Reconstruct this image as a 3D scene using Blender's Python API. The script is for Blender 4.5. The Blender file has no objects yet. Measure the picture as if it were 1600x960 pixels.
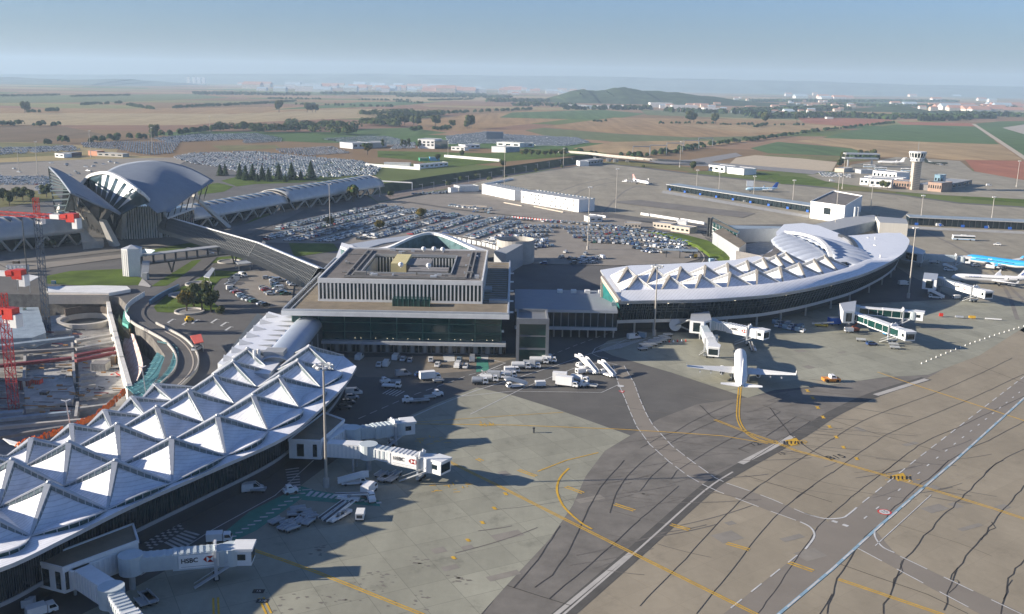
import bpy, bmesh, math, random
from mathutils import Vector, Matrix
from mathutils.geometry import tessellate_polygon
random.seed(7)
R = math.radians
SC = bpy.context.scene
COL = SC.collection

# ------------------------------------------------------------ camera
CAM_H, FPX, PITCH, ROLL = 88.0, 1550.0, math.atan(352/1550), 0.018
FW = Vector((0, math.cos(PITCH), -math.sin(PITCH)))
U0 = Vector((0, math.sin(PITCH), math.cos(PITCH)))
RT = math.cos(ROLL)*Vector((1, 0, 0)) + math.sin(ROLL)*U0
UP = math.cos(ROLL)*U0 - math.sin(ROLL)*Vector((1, 0, 0))
cd = bpy.data.cameras.new('camera'); cam = bpy.data.objects.new('camera', cd); COL.objects.link(cam)
cd.sensor_width = 36; cd.lens = 36*FPX/1600; cd.clip_start = 1; cd.clip_end = 60000
cam.matrix_world = Matrix(((RT.x, UP.x, -FW.x, 0), (RT.y, UP.y, -FW.y, 0), (RT.z, UP.z, -FW.z, CAM_H), (0, 0, 0, 1)))
SC.camera = cam
HAZE = 0.00008

# ------------------------------------------------------------ world, sun, exposure
SUN_EL, SUN_AZ = 17.8, 263.6          # degrees; azimuth clockwise from +Y
w = bpy.data.worlds.new('World'); SC.world = w; w.use_nodes = True
nt = w.node_tree; nt.nodes.clear()
sky = nt.nodes.new('ShaderNodeTexSky'); sky.sky_type = 'NISHITA'; sky.sun_disc = False
sky.sun_elevation = R(SUN_EL); sky.sun_rotation = R(SUN_AZ); sky.altitude = 250
sky.air_density = 1.0; sky.dust_density = 0.5; sky.ozone_density = 4.0
bg = nt.nodes.new('ShaderNodeBackground'); bg.inputs[1].default_value = 0.05
wo = nt.nodes.new('ShaderNodeOutputWorld')
tint = nt.nodes.new('ShaderNodeMix'); tint.data_type = 'RGBA'; tint.blend_type = 'MULTIPLY'; tint.inputs[0].default_value = 1; tint.inputs[7].default_value = (.94, 1.02, 1.30, 1)
nt.links.new(sky.outputs[0], tint.inputs[6]); tcw = nt.nodes.new('ShaderNodeTexCoord'); sxy = nt.nodes.new('ShaderNodeSeparateXYZ'); mr = nt.nodes.new('ShaderNodeMapRange'); m3 = nt.nodes.new('ShaderNodeMix'); m3.data_type = 'RGBA'; m3.blend_type = 'MULTIPLY'; m3.inputs[0].default_value = 1
mr.inputs[2].default_value = .11; mr.inputs[3].default_value = .62; mr.inputs[4].default_value = 1.0   # murkier air towards the horizon
nt.links.new(tcw.outputs['Generated'], sxy.inputs[0]); nt.links.new(sxy.outputs[2], mr.inputs[0]); nt.links.new(tint.outputs[2], m3.inputs[6]); nt.links.new(mr.outputs[0], m3.inputs[7]); nt.links.new(m3.outputs[2], bg.inputs[0]); nt.links.new(bg.outputs[0], wo.inputs[0])
sl = bpy.data.lights.new('sun', 'SUN'); sl.energy = 5.0; sl.angle = R(0.5); sl.color = (1.0, 0.895, 0.76)
so = bpy.data.objects.new('sun', sl); COL.objects.link(so); so.location = (-300, 0, 400)
sd = Vector((math.sin(R(SUN_AZ))*math.cos(R(SUN_EL)), math.cos(R(SUN_AZ))*math.cos(R(SUN_EL)), math.sin(R(SUN_EL))))
so.rotation_euler = sd.to_track_quat('Z', 'Y').to_euler()
vs = SC.view_settings; SC.display_settings.display_device = 'sRGB'
vs.view_transform = 'Standard'; vs.look = 'None'; vs.gamma = 1; vs.use_curve_mapping = False; vs.exposure = 1.08
cy = SC.cycles; cy.use_denoising = True; cy.max_bounces = 6; cy.diffuse_bounces = 2; cy.glossy_bounces = 2
cy.transmission_bounces = 2; cy.volume_bounces = 1; cy.transparent_max_bounces = 6; cy.use_adaptive_sampling = True

# ------------------------------------------------------------ picture point -> place on a level plane
def G(px, py, z=0.0):
    d = FW + RT*((px-800)/FPX) - UP*((py-480)/FPX)
    t = (z-CAM_H)/d.z
    return Vector((d.x*t, d.y*t, z))
def GS(pts, z=0.0): return [G(x, y, z) for x, y in pts]

# ------------------------------------------------------------ materials
MATS = {}
def mat(name, col, rough=.75, metal=0., var=.12, scale=.5, spec=.4, bump=0., col2=None, stretch=None, emit=None):
    if name in MATS: return MATS[name]
    m = bpy.data.materials.new(name); m.use_nodes = True; n = m.node_tree.nodes; l = m.node_tree.links
    b = n['Principled BSDF']; b.inputs['Roughness'].default_value = rough; b.inputs['Metallic'].default_value = metal
    b.inputs['Specular IOR Level'].default_value = spec
    c = (*col, 1)
    if var > 0:
        tc = n.new('ShaderNodeTexCoord'); mp = n.new('ShaderNodeMapping'); l.new(tc.outputs['Object'], mp.inputs[0])
        if stretch: mp.inputs['Scale'].default_value = stretch
        no = n.new('ShaderNodeTexNoise'); no.inputs['Scale'].default_value = scale; no.inputs['Detail'].default_value = 6
        no.inputs['Roughness'].default_value = .65
        l.new(mp.outputs[0], no.inputs['Vector'])
        rp = n.new('ShaderNodeValToRGB'); rp.color_ramp.elements[0].position = .3; rp.color_ramp.elements[1].position = .7
        if col2: a, d = col, col2
        else: a = tuple(x*(1-var) for x in col); d = tuple(min(1, x*(1+var)) for x in col)
        rp.color_ramp.elements[0].color = (*a, 1); rp.color_ramp.elements[1].color = (*d, 1)
        l.new(no.outputs[0], rp.inputs[0]); l.new(rp.outputs[0], b.inputs['Base Color'])
        if bump:
            bp = n.new('ShaderNodeBump'); bp.inputs['Strength'].default_value = bump; l.new(no.outputs[0], bp.inputs['Height']); l.new(bp.outputs[0], b.inputs['Normal'])
    else: b.inputs['Base Color'].default_value = c
    if emit: b.inputs['Emission Color'].default_value = (*emit[0], 1); b.inputs['Emission Strength'].default_value = emit[1]
    MATS[name] = m; return m

def slab_mat(name, col, rot, sx, sy, joint=.55, var=.13, wear=.25, rough=.85, toned=.12, joint_w=.02):
    """concrete laid in slabs: brick grid with a tone per slab, joints, broad stains"""
    m = bpy.data.materials.new(name); m.use_nodes = True; n = m.node_tree.nodes; l = m.node_tree.links
    b = n['Principled BSDF']; b.inputs['Roughness'].default_value = rough; b.inputs['Specular IOR Level'].default_value = .25
    tc = n.new('ShaderNodeTexCoord'); mp = n.new('ShaderNodeMapping'); l.new(tc.outputs['Object'], mp.inputs[0])
    mp.inputs['Rotation'].default_value = (0, 0, R(rot))
    br = n.new('ShaderNodeTexBrick'); br.offset = 0; br.inputs['Scale'].default_value = 1
    br.inputs['Brick Width'].default_value = sx; br.inputs['Row Height'].default_value = sy
    br.inputs['Mortar Size'].default_value = joint_w*3; br.inputs['Mortar Smooth'].default_value = .3
    br.inputs['Color1'].default_value = (*[x*(1-toned) for x in col], 1); br.inputs['Color2'].default_value = (*[x*(1+toned) for x in col], 1)
    br.inputs['Mortar'].default_value = (*[x*joint for x in col], 1)
    l.new(mp.outputs[0], br.inputs['Vector'])
    def noise(scale, lo, hi, pos=(.35, .65), detail=6, st=None):
        no = n.new('ShaderNodeTexNoise'); no.inputs['Scale'].default_value = scale; no.inputs['Detail'].default_value = detail
        no.inputs['Roughness'].default_value = .7
        if st:
            m2 = n.new('ShaderNodeMapping'); m2.inputs['Rotation'].default_value = (0, 0, R(rot)); m2.inputs['Scale'].default_value = st
            l.new(tc.outputs['Object'], m2.inputs[0]); l.new(m2.outputs[0], no.inputs['Vector'])
        else: l.new(mp.outputs[0], no.inputs['Vector'])
        r = n.new('ShaderNodeMapRange'); r.inputs[1].default_value = pos[0]; r.inputs[2].default_value = pos[1]
        r.inputs[3].default_value = lo; r.inputs[4].default_value = hi; l.new(no.outputs[0], r.inputs[0]); return r.outputs[0]
    cur = br.outputs[0]
    for v in (noise(.03, 1-var, 1+var), noise(.4, 1-var*.5, 1+var*.5), noise(.12, 1-wear, 1, (.28, .42)), noise(.05, 1-wear*.5, 1.02, (.4, .6), 5, (1, .12, 1))):
        mx = n.new('ShaderNodeMix'); mx.data_type = 'RGBA'; mx.blend_type = 'MULTIPLY'; mx.inputs[0].default_value = 1
        l.new(cur, mx.inputs[6]); l.new(v, mx.inputs[7]); cur = mx.outputs[2]
    l.new(cur, b.inputs['Base Color'])
    MATS[name] = m; return m

def field_mat():
    """country patchwork: cells of ploughed soil, stubble and crops with tractor lines"""
    m = bpy.data.materials.new('country'); m.use_nodes = True; n = m.node_tree.nodes; l = m.node_tree.links
    b = n['Principled BSDF']; b.inputs['Roughness'].default_value = .95; b.inputs['Specular IOR Level'].default_value = .1
    tc = n.new('ShaderNodeTexCoord'); mp = n.new('ShaderNodeMapping'); l.new(tc.outputs['Object'], mp.inputs[0])
    mp.inputs['Rotation'].default_value = (0, 0, R(-14)); mp.inputs['Scale'].default_value = (1/520, 1/360, 1)
    vo = n.new('ShaderNodeTexVoronoi'); vo.distance = 'CHEBYCHEV'; vo.voronoi_dimensions = '2D'; vo.inputs['Scale'].default_value = 1
    vo.inputs['Randomness'].default_value = .75
    l.new(mp.outputs[0], vo.inputs['Vector'])
    sp = n.new('ShaderNodeSeparateColor'); l.new(vo.outputs['Color'], sp.inputs[0])
    rp = n.new('ShaderNodeValToRGB'); rp.color_ramp.interpolation = 'CONSTANT'; l.new(sp.outputs[0], rp.inputs[0])
    cols = [(0, (.23, .135, .085)), (.2, (.29, .185, .11)), (.36, (.20, .115, .075)), (.5, (.11, .12, .045)), (.62, (.30, .21, .13)), (.74, (.25, .14, .085)), (.86, (.07, .105, .04)), (.94, (.19, .16, .08))]
    e = rp.color_ramp.elements; e[0].position, e[0].color = 0, (*cols[0][1], 1); e[1].position, e[1].color = cols[1][0], (*cols[1][1], 1)
    for p, c in cols[2:]: x = e.new(p); x.color = (c[0]*1.05, c[1]*1.2, c[2]*.95, 1)
    cur = rp.outputs[0]
    for sc, lo, hi in ((.0012, .8, 1.2), (.02, .9, 1.1)):
        no = n.new('ShaderNodeTexNoise'); no.inputs['Scale'].default_value = sc; no.inputs['Detail'].default_value = 8; l.new(tc.outputs['Object'], no.inputs['Vector'])
        r = n.new('ShaderNodeMapRange'); r.inputs[1].default_value = .3; r.inputs[2].default_value = .7; r.inputs[3].default_value = lo; r.inputs[4].default_value = hi
        l.new(no.outputs[0], r.inputs[0])
        mx = n.new('ShaderNodeMix'); mx.data_type = 'RGBA'; mx.blend_type = 'MULTIPLY'; mx.inputs[0].default_value = 1
        l.new(cur, mx.inputs[6]); l.new(r.outputs[0], mx.inputs[7]); cur = mx.outputs[2]
    l.new(cur, b.inputs['Base Color']); MATS['country'] = m; return m

def crop_mat(name, col, rot, period=24, amp=.12):
    """one field: streaks along the working direction"""
    m = mat(name, col, .95, 0, .16, .02, .1)
    n = m.node_tree.nodes; l = m.node_tree.links; b = n['Principled BSDF']; src = b.inputs['Base Color'].links[0].from_socket
    tc = n.new('ShaderNodeTexCoord'); mp = n.new('ShaderNodeMapping'); mp.inputs['Rotation'].default_value = (0, 0, R(rot)); mp.inputs['Scale'].default_value = (1/period, .002, 1)
    no = n.new('ShaderNodeTexNoise'); no.inputs['Scale'].default_value = 1.5; no.inputs['Detail'].default_value = 4
    l.new(tc.outputs['Object'], mp.inputs[0]); l.new(mp.outputs[0], no.inputs['Vector'])
    r = n.new('ShaderNodeMapRange'); r.inputs[1].default_value = .3; r.inputs[2].default_value = .7; r.inputs[3].default_value = 1-amp; r.inputs[4].default_value = 1+amp; l.new(no.outputs[0], r.inputs[0])
    mx = n.new('ShaderNodeMix'); mx.data_type = 'RGBA'; mx.blend_type = 'MULTIPLY'; mx.inputs[0].default_value = 1
    l.new(src, mx.inputs[6]); l.new(r.outputs[0], mx.inputs[7]); l.new(mx.outputs[2], b.inputs['Base Color']); return m

WHITE = mat('white_paint', (.78, .78, .76), .5, 0, .05, .3)
WHITE2 = mat('white_cladding', (.70, .70, .67), .6, 0, .10, .25)
GREYP = mat('grey_paint', (.33, .34, .34), .6, 0, .1, .5)
LGREY = mat('light_grey_metal', (.50, .52, .53), .45, .3, .08, .5)
DARK = mat('dark_metal', (.05, .055, .06), .5, .2, .1, 1)
GLASS = mat('dark_glass', (.012, .022, .026), .08, 0, 0, 1, .7)
GREENGL = mat('green_glass', (.008, .045, .038), .10, 0, .35, .12, .7)
BLUEGL = mat('blue_glass', (.02, .07, .09), .1, 0, .2, .2, .7)
CONC = mat('concrete', (.42, .40, .36), .85, 0, .15, .25)
CONCD = mat('dark_concrete', (.22, .21, .20), .9, 0, .2, .3)
GRAVEL = mat('gravel_roof', (.20, .165, .115), .95, 0, .22, .25)
GRAVELD = mat('weathered_roof', (.15, .135, .12), .95, 0, .3, .18)
ASPH = mat('asphalt', (.105, .10, .093), .9, 0, .22, .06)
ASPHD = mat('asphalt_new', (.048, .048, .048), .9, 0, .2, .1)
ROADM = mat('road_asphalt', (.16, .15, .135), .9, 0, .15, .08)
GRASS = mat('grass', (.085, .125, .02), .95, 0, .3, .08, .1, 0)
GRASSY = mat('dry_grass', (.16, .15, .06), .95, 0, .3, .05, .1)
TYRE = mat('tyre', (.02, .02, .02), .9, 0, 0)
RED = mat('red_paint', (.55, .035, .02), .45, 0, .1, 1)
ORANGE = mat('orange_netting', (.65, .15, .03), .8, 0, .35, .8)
YELLOW = mat('yellow_marking', (.55, .33, .03), .8, 0, .25, .6)
WMARK = mat('white_marking', (.52, .52, .50), .8, 0, .2, .6)
BMARK = mat('blue_marking', (.25, .38, .46), .8, 0, .2, .5)
GMARK = mat('green_marking', (.05, .22, .16), .8, 0, .2, .5)
CRACK = mat('joint_tar', (.055, .05, .045), .9, 0, .2, 1)
BLUE = mat('blue_paint', (.02, .11, .45), .4, 0, .08, 1)
TENT = mat('roof_steel', (.80, .81, .83), .5, .12, .18, .35, .4, stretch=(1, .25, 1))
BANDM = mat('standing_seam_roof', (.82, .83, .84), .4, .08, .05, .4, .5)
SLATE = mat('station_roof_metal', (.23, .26, .30), .7, 0, .08, .15, .2)
def seams(m, sc, lo):
    n = m.node_tree.nodes; l = m.node_tree.links; b = n['Principled BSDF']; src = b.inputs['Base Color'].links[0].from_socket; tc = n.new('ShaderNodeTexCoord'); mp = n.new('ShaderNodeMapping'); mp.inputs['Rotation'].default_value = (0, 0, .7)
    w_ = n.new('ShaderNodeTexWave'); w_.inputs['Scale'].default_value = sc; w_.inputs['Distortion'].default_value = .3; r = n.new('ShaderNodeMapRange'); r.inputs[1].default_value = 0; r.inputs[2].default_value = .14; r.inputs[3].default_value = lo; r.inputs[4].default_value = 1
    mx = n.new('ShaderNodeMix'); mx.data_type = 'RGBA'; mx.blend_type = 'MULTIPLY'; mx.inputs[0].default_value = 1; l.new(tc.outputs['Object'], mp.inputs[0]); l.new(mp.outputs[0], w_.inputs[0]); l.new(w_.outputs[1], r.inputs[0]); l.new(src, mx.inputs[6]); l.new(r.outputs[0], mx.inputs[7]); l.new(mx.outputs[2], b.inputs['Base Color'])
seams(TENT, .35, .78); seams(BANDM, .35, .82)
TAN = mat('tan_frame', (.50, .44, .36), .6, 0, .08, 1)
LEAFS = [mat('leaf_green', (.045, .075, .018), .9, 0, .45, .35, .15), mat('leaf_dark', (.025, .045, .018), .9, 0, .4, .3, .15),
         mat('leaf_autumn', (.13, .10, .022), .9, 0, .4, .4, .15), mat('leaf_olive', (.075, .085, .028), .9, 0, .4, .3, .15)]
BARK = mat('bark', (.09, .065, .045), .95, 0, .3, 2)

# ------------------------------------------------------------ mesh building
class MB:
    def __init__(s): s.v = []; s.f = []; s.m = []; s.ms = []
    def mi(s, m):
        if m is None: return 0
        if m not in s.ms: s.ms.append(m)
        return s.ms.index(m)
    def add(s, vs, fs, m=None):
        o = len(s.v); k = s.mi(m); s.v += [tuple(p) for p in vs]; s.f += [tuple(i+o for i in f) for f in fs]; s.m += [k]*len(fs); return s
    def box(s, x0, y0, z0, x1, y1, z1, m=None, M4=None):
        vs = [(x0, y0, z0), (x1, y0, z0), (x1, y1, z0), (x0, y1, z0), (x0, y0, z1), (x1, y0, z1), (x1, y1, z1), (x0, y1, z1)]
        if M4: vs = [M4 @ Vector(p) for p in vs]
        return s.add(vs, [(0, 3, 2, 1), (4, 5, 6, 7), (0, 1, 5, 4), (1, 2, 6, 5), (2, 3, 7, 6), (3, 0, 4, 7)], m)
    def beam(s, a, b, w, h=None, m=None, up=Vector((0, 0, 1)), w2=None, h2=None):
        """square bar from a to b"""
        a, b = Vector(a), Vector(b); h = h or w; w2 = w if w2 is None else w2; h2 = h if h2 is None else h2
        d = (b-a); L = d.length
        if L < 1e-6: return s
        d /= L
        if abs(d.dot(up)) > .98: up = Vector((1, 0, 0))
        x = d.cross(up).normalized(); y = x.cross(d).normalized()
        vs = [a-x*w/2-y*h/2, a+x*w/2-y*h/2, a+x*w/2+y*h/2, a-x*w/2+y*h/2, b-x*w2/2-y*h2/2, b+x*w2/2-y*h2/2, b+x*w2/2+y*h2/2, b-x*w2/2+y*h2/2]
        return s.add(vs, [(0, 1, 2, 3), (7, 6, 5, 4), (0, 4, 5, 1), (1, 5, 6, 2), (2, 6, 7, 3), (3, 7, 4, 0)], m)
    def cyl(s, a, b, r, r2=None, n=8, m=None, cap=True):
        a, b = Vector(a), Vector(b); r2 = r if r2 is None else r2; d = (b-a).normalized()
        up = Vector((0, 0, 1)) if abs(d.z) < .95 else Vector((1, 0, 0))
        x = d.cross(up).normalized(); y = d.cross(x)
        vs = [a+(x*math.cos(t)+y*math.sin(t))*r for t in [2*math.pi*i/n for i in range(n)]] + [b+(x*math.cos(t)+y*math.sin(t))*r2 for t in [2*math.pi*i/n for i in range(n)]]
        fs = [(i, (i+1) % n, n+(i+1) % n, n+i) for i in range(n)]
        if cap: fs += [tuple(range(n))[::-1], tuple(range(n, 2*n))]
        return s.add(vs, fs, m)
    def prism(s, pts, z0, z1, mtop=None, mside=None, bottom=True):
        pts = [Vector((p[0], p[1], 0)) for p in pts]
        ar = sum(pts[i].x*pts[(i+1) % len(pts)].y-pts[(i+1) % len(pts)].x*pts[i].y for i in range(len(pts)))
        if ar < 0: pts = pts[::-1]
        n = len(pts); tr = tessellate_polygon([pts])
        def ok(t): a, b, c = (pts[i] for i in t); return (b-a).cross(c-a).z > 0
        tr = [t if ok(t) else t[::-1] for t in tr]
        s.add([(p.x, p.y, z1) for p in pts], tr, mtop)
        s.add([(p.x, p.y, z0) for p in pts]+[(p.x, p.y, z1) for p in pts], [(i, (i+1) % n, n+(i+1) % n, n+i) for i in range(n)], mside or mtop)
        if bottom: s.add([(p.x, p.y, z0) for p in pts], [t[::-1] for t in tr], mside or mtop)
        return s
    def sheet(s, pts, z, m=None, holes=()):
        loops = [[Vector((p[0], p[1], 0)) for p in pts]]+[[Vector((p[0], p[1], 0)) for p in h] for h in holes]
        fl = [p for lo in loops for p in lo]; tr = tessellate_polygon(loops)
        def ok(t): a, b, c = (fl[i] for i in t); return (b-a).cross(c-a).z > 0
        return s.add([(p.x, p.y, z) for p in fl], [t if ok(t) else t[::-1] for t in tr], m)
    def ribbon(s, pts, w, z=None, m=None, dash=None):
        """flat strip along a polyline; z None keeps the points' own heights"""
        P = [Vector((p[0], p[1], p[2] if z is None else z)) for p in pts]
        if dash:
            on, off = dash; segs = []; t = 0
            for a, b in zip(P, P[1:]):
                L = (b-a).length; u = 0
                while u < L:
                    ph = t % (on+off)
                    if ph < on: e = min(L, u+on-ph); segs.append((a.lerp(b, u/L), a.lerp(b, e/L)))
                    else: e = min(L, u+on+off-ph)
                    t += max(e-u, .01); u = max(e, u+.01)
            for a, b in segs: s.ribbon([a, b], w, None, m)
            return s
        n = len(P); vs = []
        for i in range(n):
            d = (P[min(i+1, n-1)]-P[max(i-1, 0)]); d.z = 0
            if d.length < 1e-9: d = Vector((1, 0, 0))
            d.normalize(); q = Vector((-d.y, d.x, 0)); vs += [P[i]-q*w/2, P[i]+q*w/2]
        return s.add(vs, [(2*i, 2*i+2, 2*i+3, 2*i+1) for i in range(n-1)], m)
    def wall(s, pts, z0, z1, th=.3, m=None):
        for a, b in zip(pts, pts[1:]):
            a, b = Vector((a[0], a[1], 0)), Vector((b[0], b[1], 0)); d = (b-a).normalized(); q = Vector((-d.y, d.x, 0))*th/2; a = a-d*th*.3; b = b+d*th*.3
            s.prism([a-q, b-q, b+q, a+q], z0, z1, m)
        return s
    def build(s, name, m=None, parent=None, smooth=False, loc=None):
        me = bpy.data.meshes.new(name)
        o = bpy.data.objects.new(name, me)
        off = Vector((0, 0, 0))
        if parent is not None:
            p = parent
            while p is not None: off += p.location; p = p.parent
            o.parent = parent
        elif loc is not None: off = Vector(loc); o.location = off
        me.from_pydata([tuple(Vector(p)-off) for p in s.v], [], s.f)
        ms = s.ms or [m]
        for x in ms: me.materials.append(x or m)
        if len(ms) > 1: me.polygons.foreach_set('material_index', s.m)
        if smooth: me.polygons.foreach_set('use_smooth', [True]*len(me.polygons))
        me.update(); COL.objects.link(o); return o

def tag(o, label=None, cat=None, group=None, kind=None):
    if label: o['label'] = label
    if cat: o['category'] = cat
    if group: o['group'] = group
    if kind: o['kind'] = kind
    return o
def thing(name, label, cat, loc=(0, 0, 0), group=None):
    o = bpy.data.objects.new(name, None); o.location = loc; o.empty_display_size = .5; COL.objects.link(o); return tag(o, label, cat, group)
def dup(root, loc=None, rz=None, label=None, group=None, parent=None):
    kids = list(root.children)
    c = root.copy(); COL.objects.link(c)
    if parent is not None: c.parent = parent
    for k in kids: dup(k, parent=c)
    if loc is not None: c.location = loc
    if rz is not None: c.rotation_euler = (0, 0, rz)
    if label: c['label'] = label
    if group: c['group'] = group
    return c
def struct(name, mb, m=None): return tag(mb.build(name, m), kind='structure')
def spline(pts, n=6):
    """Catmull-Rom through the points"""
    P = [Vector(p) for p in pts]; out = []
    for i in range(len(P)-1):
        a, b, c, d = P[max(i-1, 0)], P[i], P[i+1], P[min(i+2, len(P)-1)]
        for k in range(n):
            t = k/n; out.append(.5*((2*b)+(-a+c)*t+(2*a-5*b+4*c-d)*t*t+(-a+3*b-3*c+d)*t**3))
    out.append(P[-1]); return out
def surf(grid, nu=6, nv=6):
    """smooth surface through a grid of points -> rows of points"""
    rows = [spline(r, nu) for r in grid]; cols = list(zip(*rows))
    return list(zip(*[spline(c, nv) for c in cols]))
def surf_mesh(mb, rows, m=None, th=0.4):
    nr, nc = len(rows), len(rows[0]); v = [Vector(p) for r in rows for p in r]; o = nr*nc
    N = []
    for i in range(nr):
        for j in range(nc):
            du = rows[i][min(j+1, nc-1)]-rows[i][max(j-1, 0)]; dv = rows[min(i+1, nr-1)][j]-rows[max(i-1, 0)][j]
            q = du.cross(dv); q = q.normalized() if q.length > 1e-6 else Vector((0, 0, 1))
            if q.z < 0: q = -q
            N.append(q)
    w = [a-b*th for a, b in zip(v, N)]
    f = []
    for i in range(nr-1):
        for j in range(nc-1):
            a, b, c, d = i*nc+j, i*nc+j+1, (i+1)*nc+j+1, (i+1)*nc+j
            f += [(a, b, c, d), (o+d, o+c, o+b, o+a)]
    for i in range(nr-1): f += [(i*nc, (i+1)*nc, o+(i+1)*nc, o+i*nc), ((i+1)*nc-1, o+(i+1)*nc-1, o+(i+2)*nc-1, (i+2)*nc-1)]
    for j in range(nc-1): f += [(j, o+j, o+j+1, j+1), (o-nc+j, o-nc+j+1, 2*o-nc+j+1, 2*o-nc+j)]
    return mb.add(v+w, f, m)
def rect(p1, p2, depth):
    """footprint whose near side runs p1-p2, reaching `depth` away from the camera"""
    a, b = Vector((p1[0], p1[1], 0)), Vector((p2[0], p2[1], 0)); d = (b-a).normalized(); q = Vector((-d.y, d.x, 0))
    if q.y < 0: q = -q
    return [a, b, b+q*depth, a+q*depth]
def cen(pts): return Vector((sum(p[0] for p in pts)/len(pts), sum(p[1] for p in pts)/len(pts), 0))
def inside(p, poly):
    c = False; n = len(poly)
    for i in range(n):
        a, b = poly[i], poly[i-1]
        if (a[1] > p[1]) != (b[1] > p[1]) and p[0] < (b[0]-a[0])*(p[1]-a[1])/(b[1]-a[1])+a[0]: c = not c
    return c

def to_mesh(o):
    """turn a FONT object into a mesh object of the same name, place and parent"""
    bpy.context.view_layer.update(); me = bpy.data.meshes.new_from_object(o.evaluated_get(bpy.context.evaluated_depsgraph_get())); nm = o.name
    n = bpy.data.objects.new(nm, me); COL.objects.link(n); n.parent = o.parent; n.matrix_basis = o.matrix_basis.copy()
    for k in o.keys():
        if not k.startswith('cycles'): n[k] = o[k]
    bpy.data.objects.remove(o); n.name = nm; return n
# ============================================================ GROUND
def Z(ox, oy, s, pts): return [(ox+x/s, oy+y/s) for x, y in pts]
PIT_Z, CUT_Z = -9.0, -7.0
pit_px = [(-330, 456), (-60, 459), (80, 461), (186, 464), (206, 484), (212, 508), (238, 528), (258, 556), (247, 590), (222, 618), (190, 641), (90, 690), (-30, 738), (-330, 870)]
pit = GS(pit_px)
cut_far = [(560, 292), (600, 287), (700, 272), (800, 259), (900, 245), (935, 241)]
cut_near = [(938, 253), (860, 264), (780, 279), (720, 291), (660, 302), (590, 316)]
cut = GS(cut_far+cut_near)
g = MB(); B_ = 15800
g.sheet([(-B_, -300), (B_, -300), (B_, B_), (-B_, B_)], 0, field_mat(), [pit, cut]); struct('ground', g)

# rail cutting: planted far bank, track bed, near wall
m = MB(); cf = GS(cut_far); toe = [p+Vector((0.15*14, -14, CUT_Z)) for p in cf]
m.add(cf+toe, [(i, i+1, len(cf)+i+1, len(cf)+i) for i in range(len(cf)-1)]); struct('cutting_bank', m, mat('bank_scrub', (.05, .062, .028), .95, 0, .4, .12, .1))
m = MB(); m.sheet(cut, CUT_Z, None); struct('track_bed', m, mat('ballast', (.19, .15, .12), .95, 0, .2, .3))
m = MB(); cn = GS(cut_near); m.add([Vector((p.x, p.y, CUT_Z)) for p in cn]+[Vector((p.x, p.y, .0)) for p in cn], [(i, i+1, len(cn)+i+1, len(cn)+i) for i in range(len(cn)-1)]); struct('cutting_wall', m, CONC)
m = MB()
for k, (fa, fb) in enumerate(((.28, 0), (.46, 0), (.62, 0), (.80, 0))):
    for off in (-.75, .75):
        pts = [a.lerp(b, fa)+Vector((0, off, CUT_Z+.12)) for a, b in zip(toe[1:], [Vector((*p[:2], 0)) for p in cn[::-1]])]
        m.ribbon([(p.x, p.y, CUT_Z+.12) for p in pts], .25, None)
struct('rails', m, mat('rail_steel', (.12, .09, .08), .5, .4, .1, 1))

def zone(name, px, z, mt, world=False):
    m = MB(); m.sheet(px if world else GS(px), z, mt); return struct(name, m)
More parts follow.
